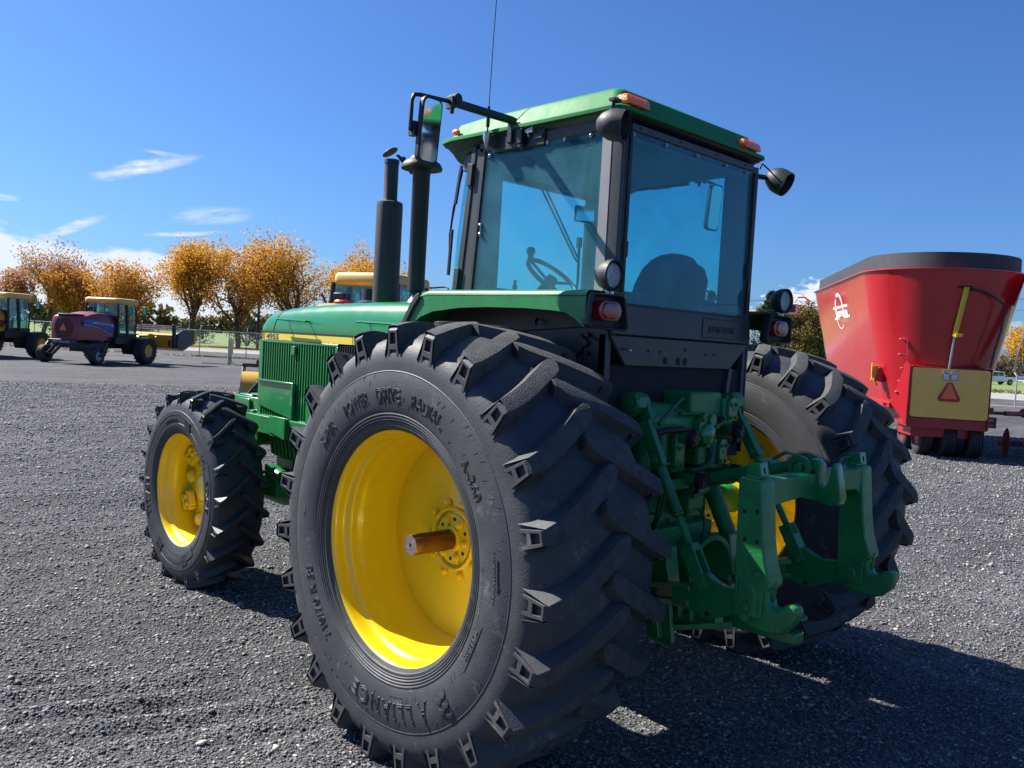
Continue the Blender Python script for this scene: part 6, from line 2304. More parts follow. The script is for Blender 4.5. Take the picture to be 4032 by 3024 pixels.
# chassis
q = MB()
for s_ in (-1, 1):
    q.span((s_ * 0.55, 0.1, 0.66), (s_ * 0.72, 8.2, 0.92))
q.span((-1.0, 0.5, 0.93), (1.0, 7.8, 1.06))
q.span((-0.60, 0.3, 0.40), (0.75, 1.3, 0.66))
q.span((-0.15, 7.6, 0.55), (0.15, 10.2, 0.75))
q.build('chassis', MRED2, mixer, bevel=0.01)
q = MB()
q.tube([(-0.95, 0.5, 1.00), (-0.90, 1.2, 1.0)], 0.03, 8)
q.cyl((-0.86, 0.55, 0.96), (-0.70, 0.55, 0.96), 0.09, n=14)
q.box((-0.86, 0.75, 0.99), (0.40, 0.05, 0.05))
q.build('brake_linkage', MRED2, mixer)
q = MB()
q.box((0.80, 0.03, 0.785), (0.19, 0.05, 0.215))
lbx = q.build('tail_light_box', mat('lamp_box_maroon', (0.06, 0.012, 0.016), 0.5), mixer, bevel=0.006)
for z, m_ in ((0.835, mat('dull_amber_lens', (0.45, 0.10, 0.04), 0.3, coat=0.4)), (0.730, REDLENS)):
    q = MB()
    q.box((0.775, 0.0, z), (0.110, 0.02, 0.065))
    q.build('lens', m_, lbx, bevel=0.008)
MT = mat('mixer_tyre', (0.030, 0.030, 0.033), 0.7, var=0.3, scale=9)


def road_tyre(name, r, w, c, parent, m, rimm, rr=0.55, ax='x', grooves=4, n=36, out=1):
    q = MB()
    prof = [(-w * 0.42, r * rr), (-w * 0.5, r * (rr + 0.12)), (-w * 0.5, r * 0.80), (-w * 0.44, r * 0.95), (-w * 0.36, r)]
    g = []
    for k in range(grooves):
        x = -w * 0.30 + w * 0.60 * k / (grooves - 1)
        g += [(x - w * 0.030, r), (x - w * 0.022, r * 0.965), (x + w * 0.022, r * 0.965), (x + w * 0.030, r)]
    prof2 = [(-a, b) for a, b in prof[::-1]]
    q.lathe(prof + g + prof2, (0, 0, 0), ax, n, close=True)
    t = q.build(name, m, parent, loc=c, sharp=50)
    q = MB()
    q.lathe([(-w * 0.38 * out, r * rr * 1.02), (-w * 0.40 * out, r * rr * 0.97), (-w * 0.20 * out, r * rr * 0.9), (-w * 0.12 * out, r * rr * 0.5), (-w * 0.30 * out, r * rr * 0.35), (-w * 0.32 * out, 0.0)], (0, 0, 0), ax, n)
    q.build('rim', rimm, t)
    return t


for (x, y) in ((-0.25, 0.75), (0.16, 0.62), (0.34, 0.70), (0.62, 0.50)):
    road_tyre('tyre', 0.40, 0.27, (x, y, 0.40), mixer, MT, MRED2)
    road_tyre('tyre', 0.40, 0.27, (x, y + 1.1, 0.40), mixer, MT, MRED2)
# weigh scale display on its bracket at the front left corner
q = MB()
q.tube([(-1.62, 7.6, 3.50), (-1.80, 7.5, 3.62), (-2.0, 7.45, 3.60), (-2.08, 7.4, 3.45)], 0.025, 8)
sc_ = q.build('scale_bracket', mat('bracket_yellow', (0.75, 0.42, 0.02), 0.4), mixer)
q = MB()
q.box((-2.22, 7.3, 3.26), (0.44, 0.20, 0.30), Matrix.Rotation(R(-14), 3, 'Z'))
q.build('scale_display', WHITEP, sc_, bevel=0.02)
q = MB()
q.box((-2.245, 7.19, 3.26), (0.34, 0.02, 0.20), Matrix.Rotation(R(-14), 3, 'Z'))
q.build('display_screen', mat('screen_dark', (0.07, 0.012, 0.02), 0.3), sc_)
# maker's mark on the flank


def flank(y, z, d=0.008):
    return (-(rs_(z) + d), y, z)


q = MB()
# tall thin ring, tilted
for k in range(40):
    a0, a1 = 2 * PI * k / 40, 2 * PI * (k + 1) / 40
    if 0.30 < (k / 40) < 0.36 or 0.84 < (k / 40) < 0.93:
        continue

    def rp(a, kx):
        ey = 0.50 * math.cos(a) * kx
        ez = 0.44 * math.sin(a) * (1 - (1 - kx) * 0.6)
        return (4.15 - ey - 0.12 * ez, 3.08 + ez)
    w = 0.80 - 0.10 * math.sin(a0)
    pts = [rp(a0, 1), rp(a1, 1), rp(a1, w), rp(a0, w)]
    q.add([flank(*p) for p in pts], [(0, 1, 2, 3)])
for (y0, y1, z0, z1) in ((4.85, 3.15, 3.20, 3.14), (4.85, 4.40, 2.94, 2.88), (3.75, 3.05, 2.95, 2.89)):
    q.add([flank(y0, z0), flank(y1, z0), flank(y1, z1), flank(y0, z1)], [(0, 1, 2, 3)])
V, F = text_mesh('Supreme', 0.34, 0, 0.0, 0.15, 1.0, 0.014)
q.add([flank(3.95 - a * 1.15, 2.945 + b * 0.80, 0.010) for a, b, c in V], F)
q.build('maker_logo', WHITEP, mixer, smooth=False)
q = MB()
V, F = text_mesh('INTERNATIONAL', 0.11, 0, 0.0)
q.add([flank(3.65 - a * 1.05, 2.79 + b, 0.006) for a, b, c in V], F)
q.build('logo_small_text', mat('faded_white', (0.62, 0.32, 0.34), 0.5), mixer, smooth=False)

# ------------------------------------------------------------------ disc harrow at the right edge
RUSTD = mat('rusty_disc', (0.42, 0.17, 0.075), 0.6, metal=0.2, var=0.5, scale=14, bump=0.2, col2=(0.26, 0.085, 0.04))
RUSTK = mat('dark_rust', (0.09, 0.035, 0.028), 0.7, var=0.4, scale=14)
ORNG = mat('faded_red_paint', (0.50, 0.10, 0.07), 0.5, var=0.3, scale=12)
dh = thing('disc_harrow', 'rusty disc harrow gang with a red sleeved bar, cut by the right edge', 'disc harrow', (16.22, 2.78, 0), 0)
gd = Vector((-0.46, -0.53, 0)).normalized()
gd = Vector((-0.55, -0.62, 0)).normalized()
gx = Vector((0.70, -0.71, 0)).normalized()


def disc(cx, parent):
    q = MB()
    c = Vector((cx[0], cx[1], 0.33))
    prof = [(0.0, 0.03), (0.005, 0.12), (0.022, 0.20), (0.045, 0.27), (0.068, 0.315), (0.072, 0.313), (0.052, 0.27), (0.028, 0.20), (0.012, 0.12), (0.008, 0.03)]
    d = Vector((0.46, -0.89, 0)).normalized()
    lamp_shape(q, c, -d, prof, 40)
    o = q.build('disc', RUSTD, parent, sharp=40)
    q = MB()
    q.cyl(c - d * 0.10, c + d * 0.10, 0.045, n=12)
    q.cyl(c - d * 0.09, c - d * 0.05, 0.075, n=6)
    q.build('hub_spool', ORNG, o)
    return d


for k in range(4):
    d_ = disc((0.0 + 0.46 * k * 0.46, 0.0 - 0.46 * k * 0.89), dh)
q = MB()
q.bar(Vector((0, 0, 0.33)), Vector((0.75, -1.45, 0.33)), 0.09, 0.10)
q.build('gang_axle', RUSTK, dh)
q = MB()
q.cyl((-0.75, 0.40, 0.94), (0.02, 0.0, 0.94), 0.032, n=12)
fb = q.build('hydraulic_line', BLACK, dh)
q = MB()
q.cyl((0.02, 0.0, 0.94), (0.42, -0.22, 0.94), 0.05, n=14)
q.ball((0.46, -0.24, 0.96), 0.10)
q.bar((0.5, -0.26, 0.94), (2.0, -1.3, 0.94), 0.12, 0.12)
q.build('sleeve', ORNG, fb)
q = MB()
q.bar((0.62, -1.2, 0.33), (0.9, -0.7, 0.95), 0.06, 0.06, up=(1, 0, 0))
q.build('gang_hanger', RUSTK, dh)
# ------------------------------------------------------------------ windrowers
NRED = mat('windrower_red', (0.26, 0.026, 0.032), 0.40, coat=0.35, var=0.2, scale=3)
NYEL = mat('windrower_yellow', (0.62, 0.36, 0.035), 0.40, coat=0.3, var=0.12, scale=3)
ROOFY = mat('cab_roof_cream_yellow', (0.72, 0.46, 0.10), 0.42, coat=0.2, var=0.1, scale=3)
DBLUE = mat('decal_blue', (0.025, 0.07, 0.33), 0.4, var=0.1)
NWHITE = mat('decal_white', (0.62, 0.66, 0.72), 0.5)
WGLASS = glass_mat('windrower_glass', (0.50, 0.80, 0.78), 0.06)
TYREB = mat('field_tyre', (0.038, 0.040, 0.045), 0.7, var=0.35, scale=8, bump=0.2)
CREAM = mat('cream_rim', (0.50, 0.45, 0.33), 0.5, var=0.15)
ROOFW = mat('dark_screen_mesh', (0.035, 0.018, 0.022), 0.8)


def windrower(label, loc, rz, body, group=None, header=True, fender=False, name='windrower', smv=True, tail=0.0, sc=1.0):
    t = thing(name, label, 'windrower', loc, rz, group)
    t.scale = (sc, sc, sc)
    tf = lambda y: y if not tail or y > 1.5 else 1.5 - (1.5 - y) * (1.5 - tail) / 1.92
    dy_ = 0.0 if tail else 0.28
    # hood with rounded tail and rising back
    q = MB()

    def sec(y, zt, hw, zb=1.00):
        pts = [(hw, zb), (hw + 0.01, zb + (zt - zb) * 0.45), (hw - 0.02, zb + (zt - zb) * 0.80), (hw - 0.12, zb + (zt - zb) * 0.97), (hw - 0.28, zt), (0, zt + 0.02)]
        P = [(-x, tf(y), z) for x, z in pts]
        return P + [(x, tf(y), z) for x, z in pts[-2::-1]]
    q.loft([sec(-0.42, 1.94, 0.54, 1.02), sec(-0.38, 1.99, 0.60), sec(-0.28, 2.02, 0.63), sec(0.25, 2.03, 0.64), sec(0.55, 2.12, 0.66), sec(1.00, 2.19, 0.68), sec(1.5, 2.16, 0.70, 1.0), sec(2.0, 2.02, 0.70, 1.0), sec(2.25, 1.72, 0.70, 0.98)])
    h = q.build('engine_hood', body, t, bevel=0.0, sharp=45)
    q = MB()
    q.box((0, tf(-0.05), 2.045), (0.95, 0.6, 0.03))
    q.lathe([(2.04, 0.50), (2.075, 0.42), (2.09, 0.0)], (0, tf(-0.05), 0), 'z', 24)
    q.build('rotary_screen', BLACK, h)
    h.location.y = dy_
    # rear grille: hexagonal mesh of horizontal bars
    if not tail:
        q = MB()
        q.prism([(-0.42, 1.62), (-0.30, 1.86), (0.26, 1.86), (0.42, 1.62), (0.42, 1.38), (0.30, 1.08), (-0.30, 1.08), (-0.42, 1.38)], 1, -0.435, -0.40)
        gq = q.build('rear_grille', ROOFW, h)
        for k in range(12):
            z = 1.12 + 0.06 * k
            hw = 0.30 + 0.12 * min(1, min(abs(z - 1.06), abs(1.88 - z)) / 0.26)
            q = MB()
            q.span((-hw, -0.448, z), (hw, -0.436, z + 0.018))
            q.build('grille_bar', body, gq)
        if smv:
            q = MB()
            q.prism([(-0.17, 1.37), (0.17, 1.37), (0.0, 1.66)], 1, -0.475, -0.465)
            q.build('slow_vehicle_sign', SMVO, h)
    # decal ribbon and lettering on both flanks
    for s_ in ((-1, 1) if not tail else ()):
        q = MB()
        top = [(-0.15 + 0.2 * i, 1.76 + 0.13 * math.sin(PI * min(1, (i + 1) / 9)) - 0.012 * i) for i in range(11)]
        bot = [(y, z - 0.17 - 0.012 * i) for i, (y, z) in enumerate(top)]
        pts = top + [(2.02, 1.60)] + [(1.72, 1.30)] + bot[::-1][2:]
        n = len(pts)
        V = [(s_ * 0.712, y, z) for y, z in pts] + [(s_ * 0.66, y, z) for y, z in pts]
        q.add(V, [tuple(range(n)), tuple(range(n, 2 * n))[::-1]] + [(i, (i + 1) % n, n + (i + 1) % n, n + i) for i in range(n)])
        if body is NRED:
            dc = q.build('decal_ribbon', DBLUE, h, smooth=False)
            q = MB()
            V, F = text_mesh('NEW HOLLAND', 0.125, 0, 0.002, 0.0, 1.0, 0.002)
            q.add([(s_ * (0.716 + c), 1.02 + s_ * a * 1.35, 1.695 + b - 0.10 * max(0, (a * s_ + 0.3)) ** 2) for a, b, c in V], F)
            q.tube([(s_ * 0.714, -0.13 + 0.2 * i, 1.595 + 0.10 * math.sin(PI * min(1, (i + 1) / 9)) - 0.035 * i) for i in range(10)], 0.014, 5)
            q.lathe([(s_ * 0.714, 0.0), (s_ * 0.714, 0.07), (s_ * 0.719, 0.07), (s_ * 0.719, 0.0)], (0, 1.70, 1.66), 'x', 6)
            q.build('decal_lettering', NWHITE, h, smooth=False)
        else:
            q.build('decal_ribbon', mat('decal_maroon', (0.10, 0.02, 0.04), 0.4), h, smooth=False)
    # chassis
    q = MB()
    q.span((-0.62, tf(-0.50), 0.82), (0.62, tf(-0.35), 1.01))
    q.span((-0.55, tf(-0.36), 0.66), (0.55, 3.6, 0.92))
    q.span((-0.95, 1.7, 0.86), (0.95, 3.7, 1.16))
    q.span((-0.40, 0.5, 0.50), (0.40, 1.8, 0.98))
    q.prism([(2.5, 0.9), (3.1, 0.9), (3.1, 0.42), (2.75, 0.42)], 0, 0.55, 0.95)
    ch = q.build('chassis', BLACK, t, bevel=0.02)
    ch.location.y = dy_ * 0.8
    q = MB()
    V, F = text_mesh('NEW HOLLAND', 0.115, 0, 0.002)
    q.add([(0.0 + a * 0.95, -0.505 - c, 0.870 + b) for a, b, c in V], F)
    q.build('chassis_lettering', NWHITE, ch, smooth=False)
    q = MB()      # rear steps
    for dx in (-0.12, 0.12):
        q.bar((-0.10 + dx, -0.45, 0.82), (-0.30 + dx, -0.75, 0.40), 0.02, 0.12)
    for k in range(3):
        q.box((-0.17 - 0.06 * k, -0.53 - 0.10 * k, 0.70 - 0.14 * k), (0.24, 0.12, 0.025))
    q.build('access_step', BLACK, ch)
    # cab
    q = MB()
    for s_ in (-1, 1):
        q.tube([(s_ * 0.80, 2.05, 1.15), (s_ * 0.80, 2.05, 2.0), (s_ * 0.76, 2.08, 2.66)], 0.05, 8)
        q.tube([(s_ * 0.80, 2.72, 1.15), (s_ * 0.80, 2.68, 2.0), (s_ * 0.76, 2.64, 2.66)], 0.07, 8)
        q.tube([(s_ * 0.78, 3.30, 1.15), (s_ * 0.80, 3.38, 2.0), (s_ * 0.74, 3.25, 2.66)], 0.035, 8)
    q.span((-0.82, 2.0, 1.12), (0.82, 3.38, 1.32))
    q.box((0, 2.06, 1.70), (1.5, 0.06, 0.8))
    cb = q.build('cab_frame', BLACK, t)
    cb.location.y = dy_ * 0.7
    q = MB()
    q.prism(rrect(0.55, 0.5, 0.12, 3, 0.0, 2.55), 2, 1.32, 1.60)
    q.prism(rrect(0.52, 0.16, 0.07, 3, 0.0, 2.30), 2, 1.60, 2.25)
    q.build('operator_seat', SEATM, cb, bevel=0.03)
    for s_ in (-1, 1):
        for (y0, y1) in ((2.10, 2.65), (2.74, 3.30)):
            q = MB()
            q.add([(s_ * 0.805, y0, 1.32), (s_ * 0.805, y1, 1.32), (s_ * 0.765, y1 - 0.04, 2.62), (s_ * 0.765, y0, 2.62), (s_ * 0.80, y0, 1.32), (s_ * 0.80, y1, 1.32), (s_ * 0.76, y1 - 0.04, 2.62), (s_ * 0.76, y0, 2.62)],
                  [(0, 1, 2, 3), (4, 5, 6, 7), (0, 1, 5, 4), (1, 2, 6, 5), (2, 3, 7, 6), (3, 0, 4, 7)])
            q.build('cab_window', WGLASS, cb, smooth=False)
    q = MB()
    q.add([(-0.76, 3.36, 1.32), (0.76, 3.36, 1.32), (0.72, 3.24, 2.62), (-0.72, 3.24, 2.62)], [(0, 1, 2, 3)])
    q.build('windscreen', WGLASS, cb, smooth=False)
    q = MB()
    q.add([(-0.76, 2.04, 2.10), (0.76, 2.04, 2.10), (0.72, 2.07, 2.62), (-0.72, 2.07, 2.62)], [(0, 1, 2, 3)])
    q.build('rear_window', WGLASS, cb, smooth=False)
    q = MB()
    rk = 0.84 if tail else 1.0
    ring = lambda k, z, dy=0: [(x * k * rk, 2.74 + (y - 2.74) * k + dy, z) for x, y in rrect(1.74, 1.62, 0.22, 5, 0, 2.74)]
    q.loft([ring(0.90, 2.60), ring(0.99, 2.64), ring(1.0, 2.70), ring(0.99, 2.80), ring(0.95, 2.85), ring(0.80, 2.875), ring(0.3, 2.885)])
    rf = q.build('cab_roof', ROOFY, t, sharp=60)
    rf.location.y = dy_ * 0.7
    for s_ in (-1, 1):
        q = MB()
        q.tube([(s_ * 0.75, 3.35, 2.68), (s_ * 1.00, 3.50, 2.72), (s_ * 1.12, 3.50, 2.70), (s_ * 1.12, 3.50, 2.3)], 0.018, 6)
        q.box((s_ * 1.12, 3.49, 2.38), (0.16, 0.05, 0.34))
        q.build('mirror', BLACK, cb, bevel=0.01)
        q = MB()
        q.box((s_ * 1.12, 3.462, 2.38), (0.13, 0.006, 0.30))
        q.build('mirror_glass', MIRROR, cb)
    q = MB()
    q.box((-0.52, 1.97, 2.34), (0.24, 0.10, 0.20))
    q.tube([(-0.78, 1.98, 2.12), (-0.92, 1.90, 2.42)], 0.025, 6)
    q.build('work_lamp', BLACK, cb, bevel=0.02)
    # hand rails
    for s_ in (-1, 1):
        q = MB()
        q.tube([(s_ * 1.05, 3.05, 1.15), (s_ * 1.05, 3.05, 1.75), (s_ * 1.05, 3.10, 1.80), (s_ * 1.05, 3.5, 1.80), (s_ * 1.05, 3.55, 1.75), (s_ * 1.05, 3.55, 1.15)], 0.015, 6)
        q.build('hand_rail', BLACK, t)
    # drive wheels and casters
    for s_ in (-1, 1):
        w = road_tyre('drive_wheel', 0.60, 0.46, (s_ * 1.25, 3.6, 0.60), t, TYREB, NYEL, rr=0.50, grooves=2, out=s_ * -1)
        q = MB()
        for k in range(22):
            a = 2 * PI * k / 22
            for side in (-1, 1):
                aa = a + (PI / 22 if side > 0 else 0)
                c0 = Vector((side * 0.02, 0.585 * math.sin(aa - 0.12), 0.585 * math.cos(aa - 0.12)))
                c1 = Vector((side * 0.235, 0.575 * math.sin(aa + 0.10), 0.575 * math.cos(aa + 0.10)))
                q.bar(c0, c1, 0.035, 0.045, up=(0, math.sin(aa), math.cos(aa)))
        q.build('lug', TYREB, w)['kind'] = 'stuff'
        cw = road_tyre('caster_wheel', 0.37, 0.30, (s_ * 1.20, 0.30, 0.37), t, TYREB, NYEL if s_ < 0 else CREAM, rr=0.52, grooves=5, out=s_ * -1)
        q = MB()
        q.bar((s_ * 0.98, 0.30, 0.37), (s_ * 0.92, 0.75, 0.90), 0.05, 0.10)
        q.bar((s_ * 1.42, 0.30, 0.37), (s_ * 1.36, 0.75, 0.90), 0.05, 0.10)
        q.bar((s_ * 0.88, 0.75, 0.92), (s_ * 1.40, 0.75, 0.92), 0.12, 0.07)
        q.cyl((s_ * 0.98, 0.30, 0.37), (s_ * 1.42, 0.30, 0.37), 0.03, n=10)
        q.bar((s_ * 0.4, 0.75, 0.90), (s_ * 1.15, 0.75, 0.96), 0.14, 0.14)
        fk = q.build('caster_fork', BLACK, t, bevel=0.005)
        if fender:
            q = MB()
            n = 10
            V = []
            for k in range(n + 1):
                a = R(-35 + 150 * k / n)
                for x in (-0.20, 0.20):
                    V.append((s_ * 1.20 + x, 0.30 - 0.45 * math.cos(a), 0.37 + 0.45 * math.sin(a)))
            F = [(2 * k, 2 * k + 1, 2 * k + 3, 2 * k + 2) for k in range(n)]
            V2 = [(x, 0.30 + (y - 0.30) * 0.96, 0.37 + (z - 0.37) * 0.96) for x, y, z in V]
            m_ = len(V)
            V3 = V + V2
            F3 = F + [(m_ + a, m_ + b, m_ + c, m_ + d) for a, b, c, d in F]
            F3 += [(2 * k, 2 * k + 2, m_ + 2 * k + 2, m_ + 2 * k) for k in range(n)] + [(2 * k + 1, 2 * k + 3, m_ + 2 * k + 3, m_ + 2 * k + 1) for k in range(n)]
            side = [(s_ * 1.20 - 0.20, 0.30, 0.45)]
            q.add(V3, F3)
            q.add([(s_ * 1.20 - 0.2, 0.30 - 0.45 * math.cos(R(-35 + 15 * k)), 0.37 + 0.45 * math.sin(R(-35 + 15 * k))) for k in range(11)] + [(s_ * 1.20 - 0.2, 0.40, 0.37)], [(k, k + 1, 11) for k in range(10)])
            fd = q.build('caster_fender', NYEL, t, sharp=40)
            Mz = Matrix.Translation((s_ * 1.2, 0.3, 0)) @ Matrix.Rotation(R(41), 4, 'Z') @ Matrix.Translation((-s_ * 1.2, -0.3, 0))
            for o_ in (fk, fd):
                o_.location = Mz.to_translation()
                o_.rotation_euler.z = R(41)
            cw.rotation_euler.z = R(41)
    if header:
        q = MB()
        q.prism([(4.55, 0.75), (4.55, 1.35), (4.75, 1.45), (5.1, 1.15), (5.5, 0.75), (5.3, 0.62)], 0, -2.1, 2.1)
        q.prism([(4.45, 0.80), (4.45, 1.20), (4.56, 1.30), (4.56, 0.80)], 0, -0.5, 1.2)
        q.prism([(3.9, 1.0), (4.5, 1.1), (4.5, 1.35), (4.1, 1.40), (3.9, 1.30)], 0, 0.7, 1.15)
        hd = q.build('header_housing', NYEL, t, bevel=0.02)
        for s_ in (-1, 1):
            q = MB()
            q.prism([(4.5, 0.80), (4.6, 1.45), (5.0, 1.62), (5.9, 1.66), (5.95, 1.50), (5.75, 0.95), (5.2, 0.70)], 0, s_ * 2.10, s_ * 2.28)
            q.build('header_end_shield', mat('dark_blue_shield', (0.030, 0.038, 0.050), 0.45), hd, bevel=0.04)
            q = MB()
            q.prism([(5.85, 0.95), (6.05, 1.0), (6.12, 1.64), (5.92, 1.66)], 0, s_ * 2.08, s_ * 2.30)
            q.build('divider_cap', NYEL, hd, bevel=0.02)
            q = MB()
            q.box((s_ * 2.14, 4.42, 1.30), (0.12, 0.14, 1.10))
            q.build('header_arm', BLACK, hd, bevel=0.01)
        q = MB()
        q.box((1.95, 4.36, 0.98), (0.10, 0.06, 0.30))
        q.build('red_reflector', REDLENS, hd)
        q = MB()
        for k in range(6):
            a = 2 * PI * k / 6 + 0.3
            q.tube([(-2.05, 5.1 + 0.34 * math.cos(a), 1.52 + 0.26 * math.sin(a)), (2.05, 5.1 + 0.34 * math.cos(a), 1.52 + 0.26 * math.sin(a))], 0.030, 6)
        q.build('reel_bar', mat('reel_maroon', (0.09, 0.030, 0.035), 0.5), hd)
        q = MB()
        for k in range(6):
            a = 2 * PI * k / 6 + 0.3
            for j in range(34):
                x = -2.0 + 4.0 * j / 33
                p = Vector((x, 5.1 + 0.34 * math.cos(a), 1.52 + 0.26 * math.sin(a)))
                q.tube([p, p + Vector((0.03, -0.06, -0.18))], 0.007, 4)
        rt_ = q.build('reel_tine', SILVER, hd)
        rt_['kind'] = 'stuff'
    return t


w1 = windrower('dark red windrower with yellow cab roof and blue decal, orange triangle on its tail', (7.80, 35.42, 0), R(36 - 90), NRED)
w2 = windrower('yellow windrower cut off by the left picture edge', (4.42, 39.12, 0), R(36 - 90), NYEL, header=False)
w3 = windrower('yellow roofed windrower standing right behind the green tractor hood', (5.38, 12.62, 0), R(22 - 90), NYEL, header=False, fender=True, smv=False, tail=0.75, sc=1.13)
q = MB()
q.lathe([(2.16, 0.16), (2.20, 0.19), (2.24, 0.19), (2.27, 0.16), (2.28, 0.0)], (-0.05, 1.45, 0), 'z', 28)
q.build('red_air_cleaner_lid', mat('lid_red', (0.42, 0.02, 0.05), 0.4, coat=0.3), w3)
q = MB()
q.lathe([(2.02, 0.16), (2.16, 0.17), (2.20, 0.16)], (-0.05, 1.45, 0), 'z', 28)
q.build('air_cleaner', BLACK, w3)

# ------------------------------------------------------------------ bollard with cables
BOLY = mat('bollard_cream_yellow', (0.80, 0.74, 0.36), 0.5, var=0.12, scale=5)
bo = thing('bollard', 'pale yellow square bollard on the gravel between windrower and green hood', 'bollard', (16.30, 38.23, 0), R(-25))
q = MB()
q.prism([(-0.10, -0.10), (0.10, -0.10), (0.10, 0.10), (-0.10, 0.10)], 2, 0.0, 1.30)
q.prism([(0.10, -0.11), (0.16, -0.11), (0.16, 0.11), (0.10, 0.11)], 2, 0.55, 1.30)
q.build('bollard_post', BOLY, bo, bevel=0.008)
q = MB()
q.tube([(0.0, -0.12, 0.42), (0.02, -0.15, 0.30), (0.10, -0.22, 0.15), (0.25, -0.35, 0.03), (0.6, -0.5, 0.03), (1.2, -0.3, 0.03), (1.6, -0.7, 0.03)], 0.018, 6)
q.tube([(0.0, -0.14, 0.03), (-0.5, 0.1, 0.02), (-1.3, 0.3, 0.02)], 0.02, 6)
q.tube([(0.3, -0.5, 0.02), (0.8, -0.9, 0.02), (1.9, -1.0, 0.02), (2.3, -1.4, 0.02)], 0.022, 6)
q.build('cable', BLACK, bo)

# ------------------------------------------------------------------ chain-link fence
fp = [Vector((19.37, 48.76, 0)) + Vector((0.723, -0.651, 0)).normalized() * (2.87 * k) for k in range(-9, 6)]
fen = thing('chain_link_fence', 'galvanised chain-link fence with slanted barb arms along the road', 'fence', (0, 0, 0))
for i, p in enumerate(fp):
    q = MB()
    q.cyl(p, p + Vector((0, 0, 1.66)), 0.030, n=8)
    q.tube([p + Vector((0, 0, 1.64)), p + Vector((0.14, 0.155, 1.93))], [0.020, 0.014], 6)
    q.build('post', GALV, fen)
for i in range(len(fp) - 1):
    q = MB()
    q.cyl(fp[i] + Vector((0, 0, 1.62)), fp[i + 1] + Vector((0, 0, 1.62)), 0.022, n=8)
    q.build('top_rail', GALV, fen)
q = MB()
L_ = (fp[-1] - fp[0]).length
d = (fp[-1] - fp[0]) / L_
h = 1.55
st = 0.105
nk = int(L_ / st)
r = 0.0028
for s_ in (-1, 1):
    for k in range(-int(h / st), nk + int(h / st)):
        a0, a1 = k * st, k * st + s_ * h
        z0, z1 = 0.04, 0.04 + h
        lo, hi = min(a0, a1), max(a0, a1)
        if lo < 0 or hi > L_:
            continue
        A, B = fp[0] + d * a0 + Vector((0, 0, z0)), fp[0] + d * a1 + Vector((0, 0, z1))
        q.cyl(A, B, r, n=3, cap=False)
ms = q.build('wire_mesh', mat('fence_wire', (0.22, 0.23, 0.24), 0.5, metal=0.5), fen, fixn=False, smooth=False)
ms['kind'] = 'stuff'
# lone post on the right
pr = thing('fence_post', 'single slender galvanised fence post with slanted white tip, right of the mixer', 'post', (47.1, 11.2, 0))
q = MB()
q.cyl((0, 0, 0), (0, 0, 1.62), 0.038, n=10)
q.build('post', GALV, pr)
q = MB()
q.tube([(0, 0, 1.60), (-0.02, 0.09, 1.75), (-0.035, 0.20, 1.95)], [0.045, 0.05, 0.03], 8)
q.build('post_arm', WHITEP, pr)

# ------------------------------------------------------------------ utility poles and wires
POLE = mat('creosoted_pole', (0.085, 0.060, 0.050), 0.85, var=0.35, scale=3, bump=0.3)


def utility_pole(label, x, y, h, az_):
    t = thing('utility_pole', label, 'utility pole', (x, y, 0), az_, 'poles carrying wires along the road')
    q = MB()
    q.tube([(0, 0, -0.1), (0, 0, h)], [0.15, 0.10], 10)
    q.build('pole_shaft', POLE, t)
    for z, hw in ((h - 0.50, 0.85), (h - 1.32, 0.72)):
        q = MB()
        q.bar((-hw, -0.12, z), (hw, -0.12, z), 0.09, 0.11)
        ca = q.build('crossarm', POLE, t)
        for x_ in (-hw * 0.92, -hw * 0.5, hw * 0.5, hw * 0.92):
            q = MB()
            q.lathe([(z + 0.05, 0.02), (z + 0.12, 0.045), (z + 0.18, 0.035), (z + 0.24, 0.0)], (x_, -0.12, 0), 'z', 8)
            q.build('insulator', GALV, ca)
    return t


PP = [((24.0, 135.0), 7.4), ((36.8, 75.0), 7.45), ((57.0, 52.0), 7.4), ((64.6, 13.0), 7.4), ((66.0, -45), 7.4)]
for i, ((x, y), h) in enumerate(PP[1:4]):
    utility_pole(('wooden utility pole with two crossarms among the golden trees left of the hood', 'wooden utility pole hidden low behind the cab window', 'wooden utility pole past the right picture edge')[i], x, y, h, R(35))
for k, (off, z) in enumerate(((0.45, 7.10), (-0.62, 7.10), (0.40, 6.30))):
    q = MB()
    for (a, _), (b, _) in zip(PP, PP[1:]):
        dv = Vector((b[0] - a[0], b[1] - a[1], 0)).normalized()
        nn = Vector((dv.y, -dv.x, 0)) * off
        pts = []
        for j in range(9):
            t = j / 8
            pts.append((a[0] + (b[0] - a[0]) * t + nn.x, a[1] + (b[1] - a[1]) * t + nn.y, z - 0.55 * 4 * t * (1 - t)))
        q.tube(pts, 0.012, 4)
    tag(q.build('power_line', BLACK, None), ('upper near power line strung above the trees', 'upper far power line strung above the trees', 'lower power line strung through the tree crowns')[k], 'power line', 'power lines along the road')
# ------------------------------------------------------------------ trees


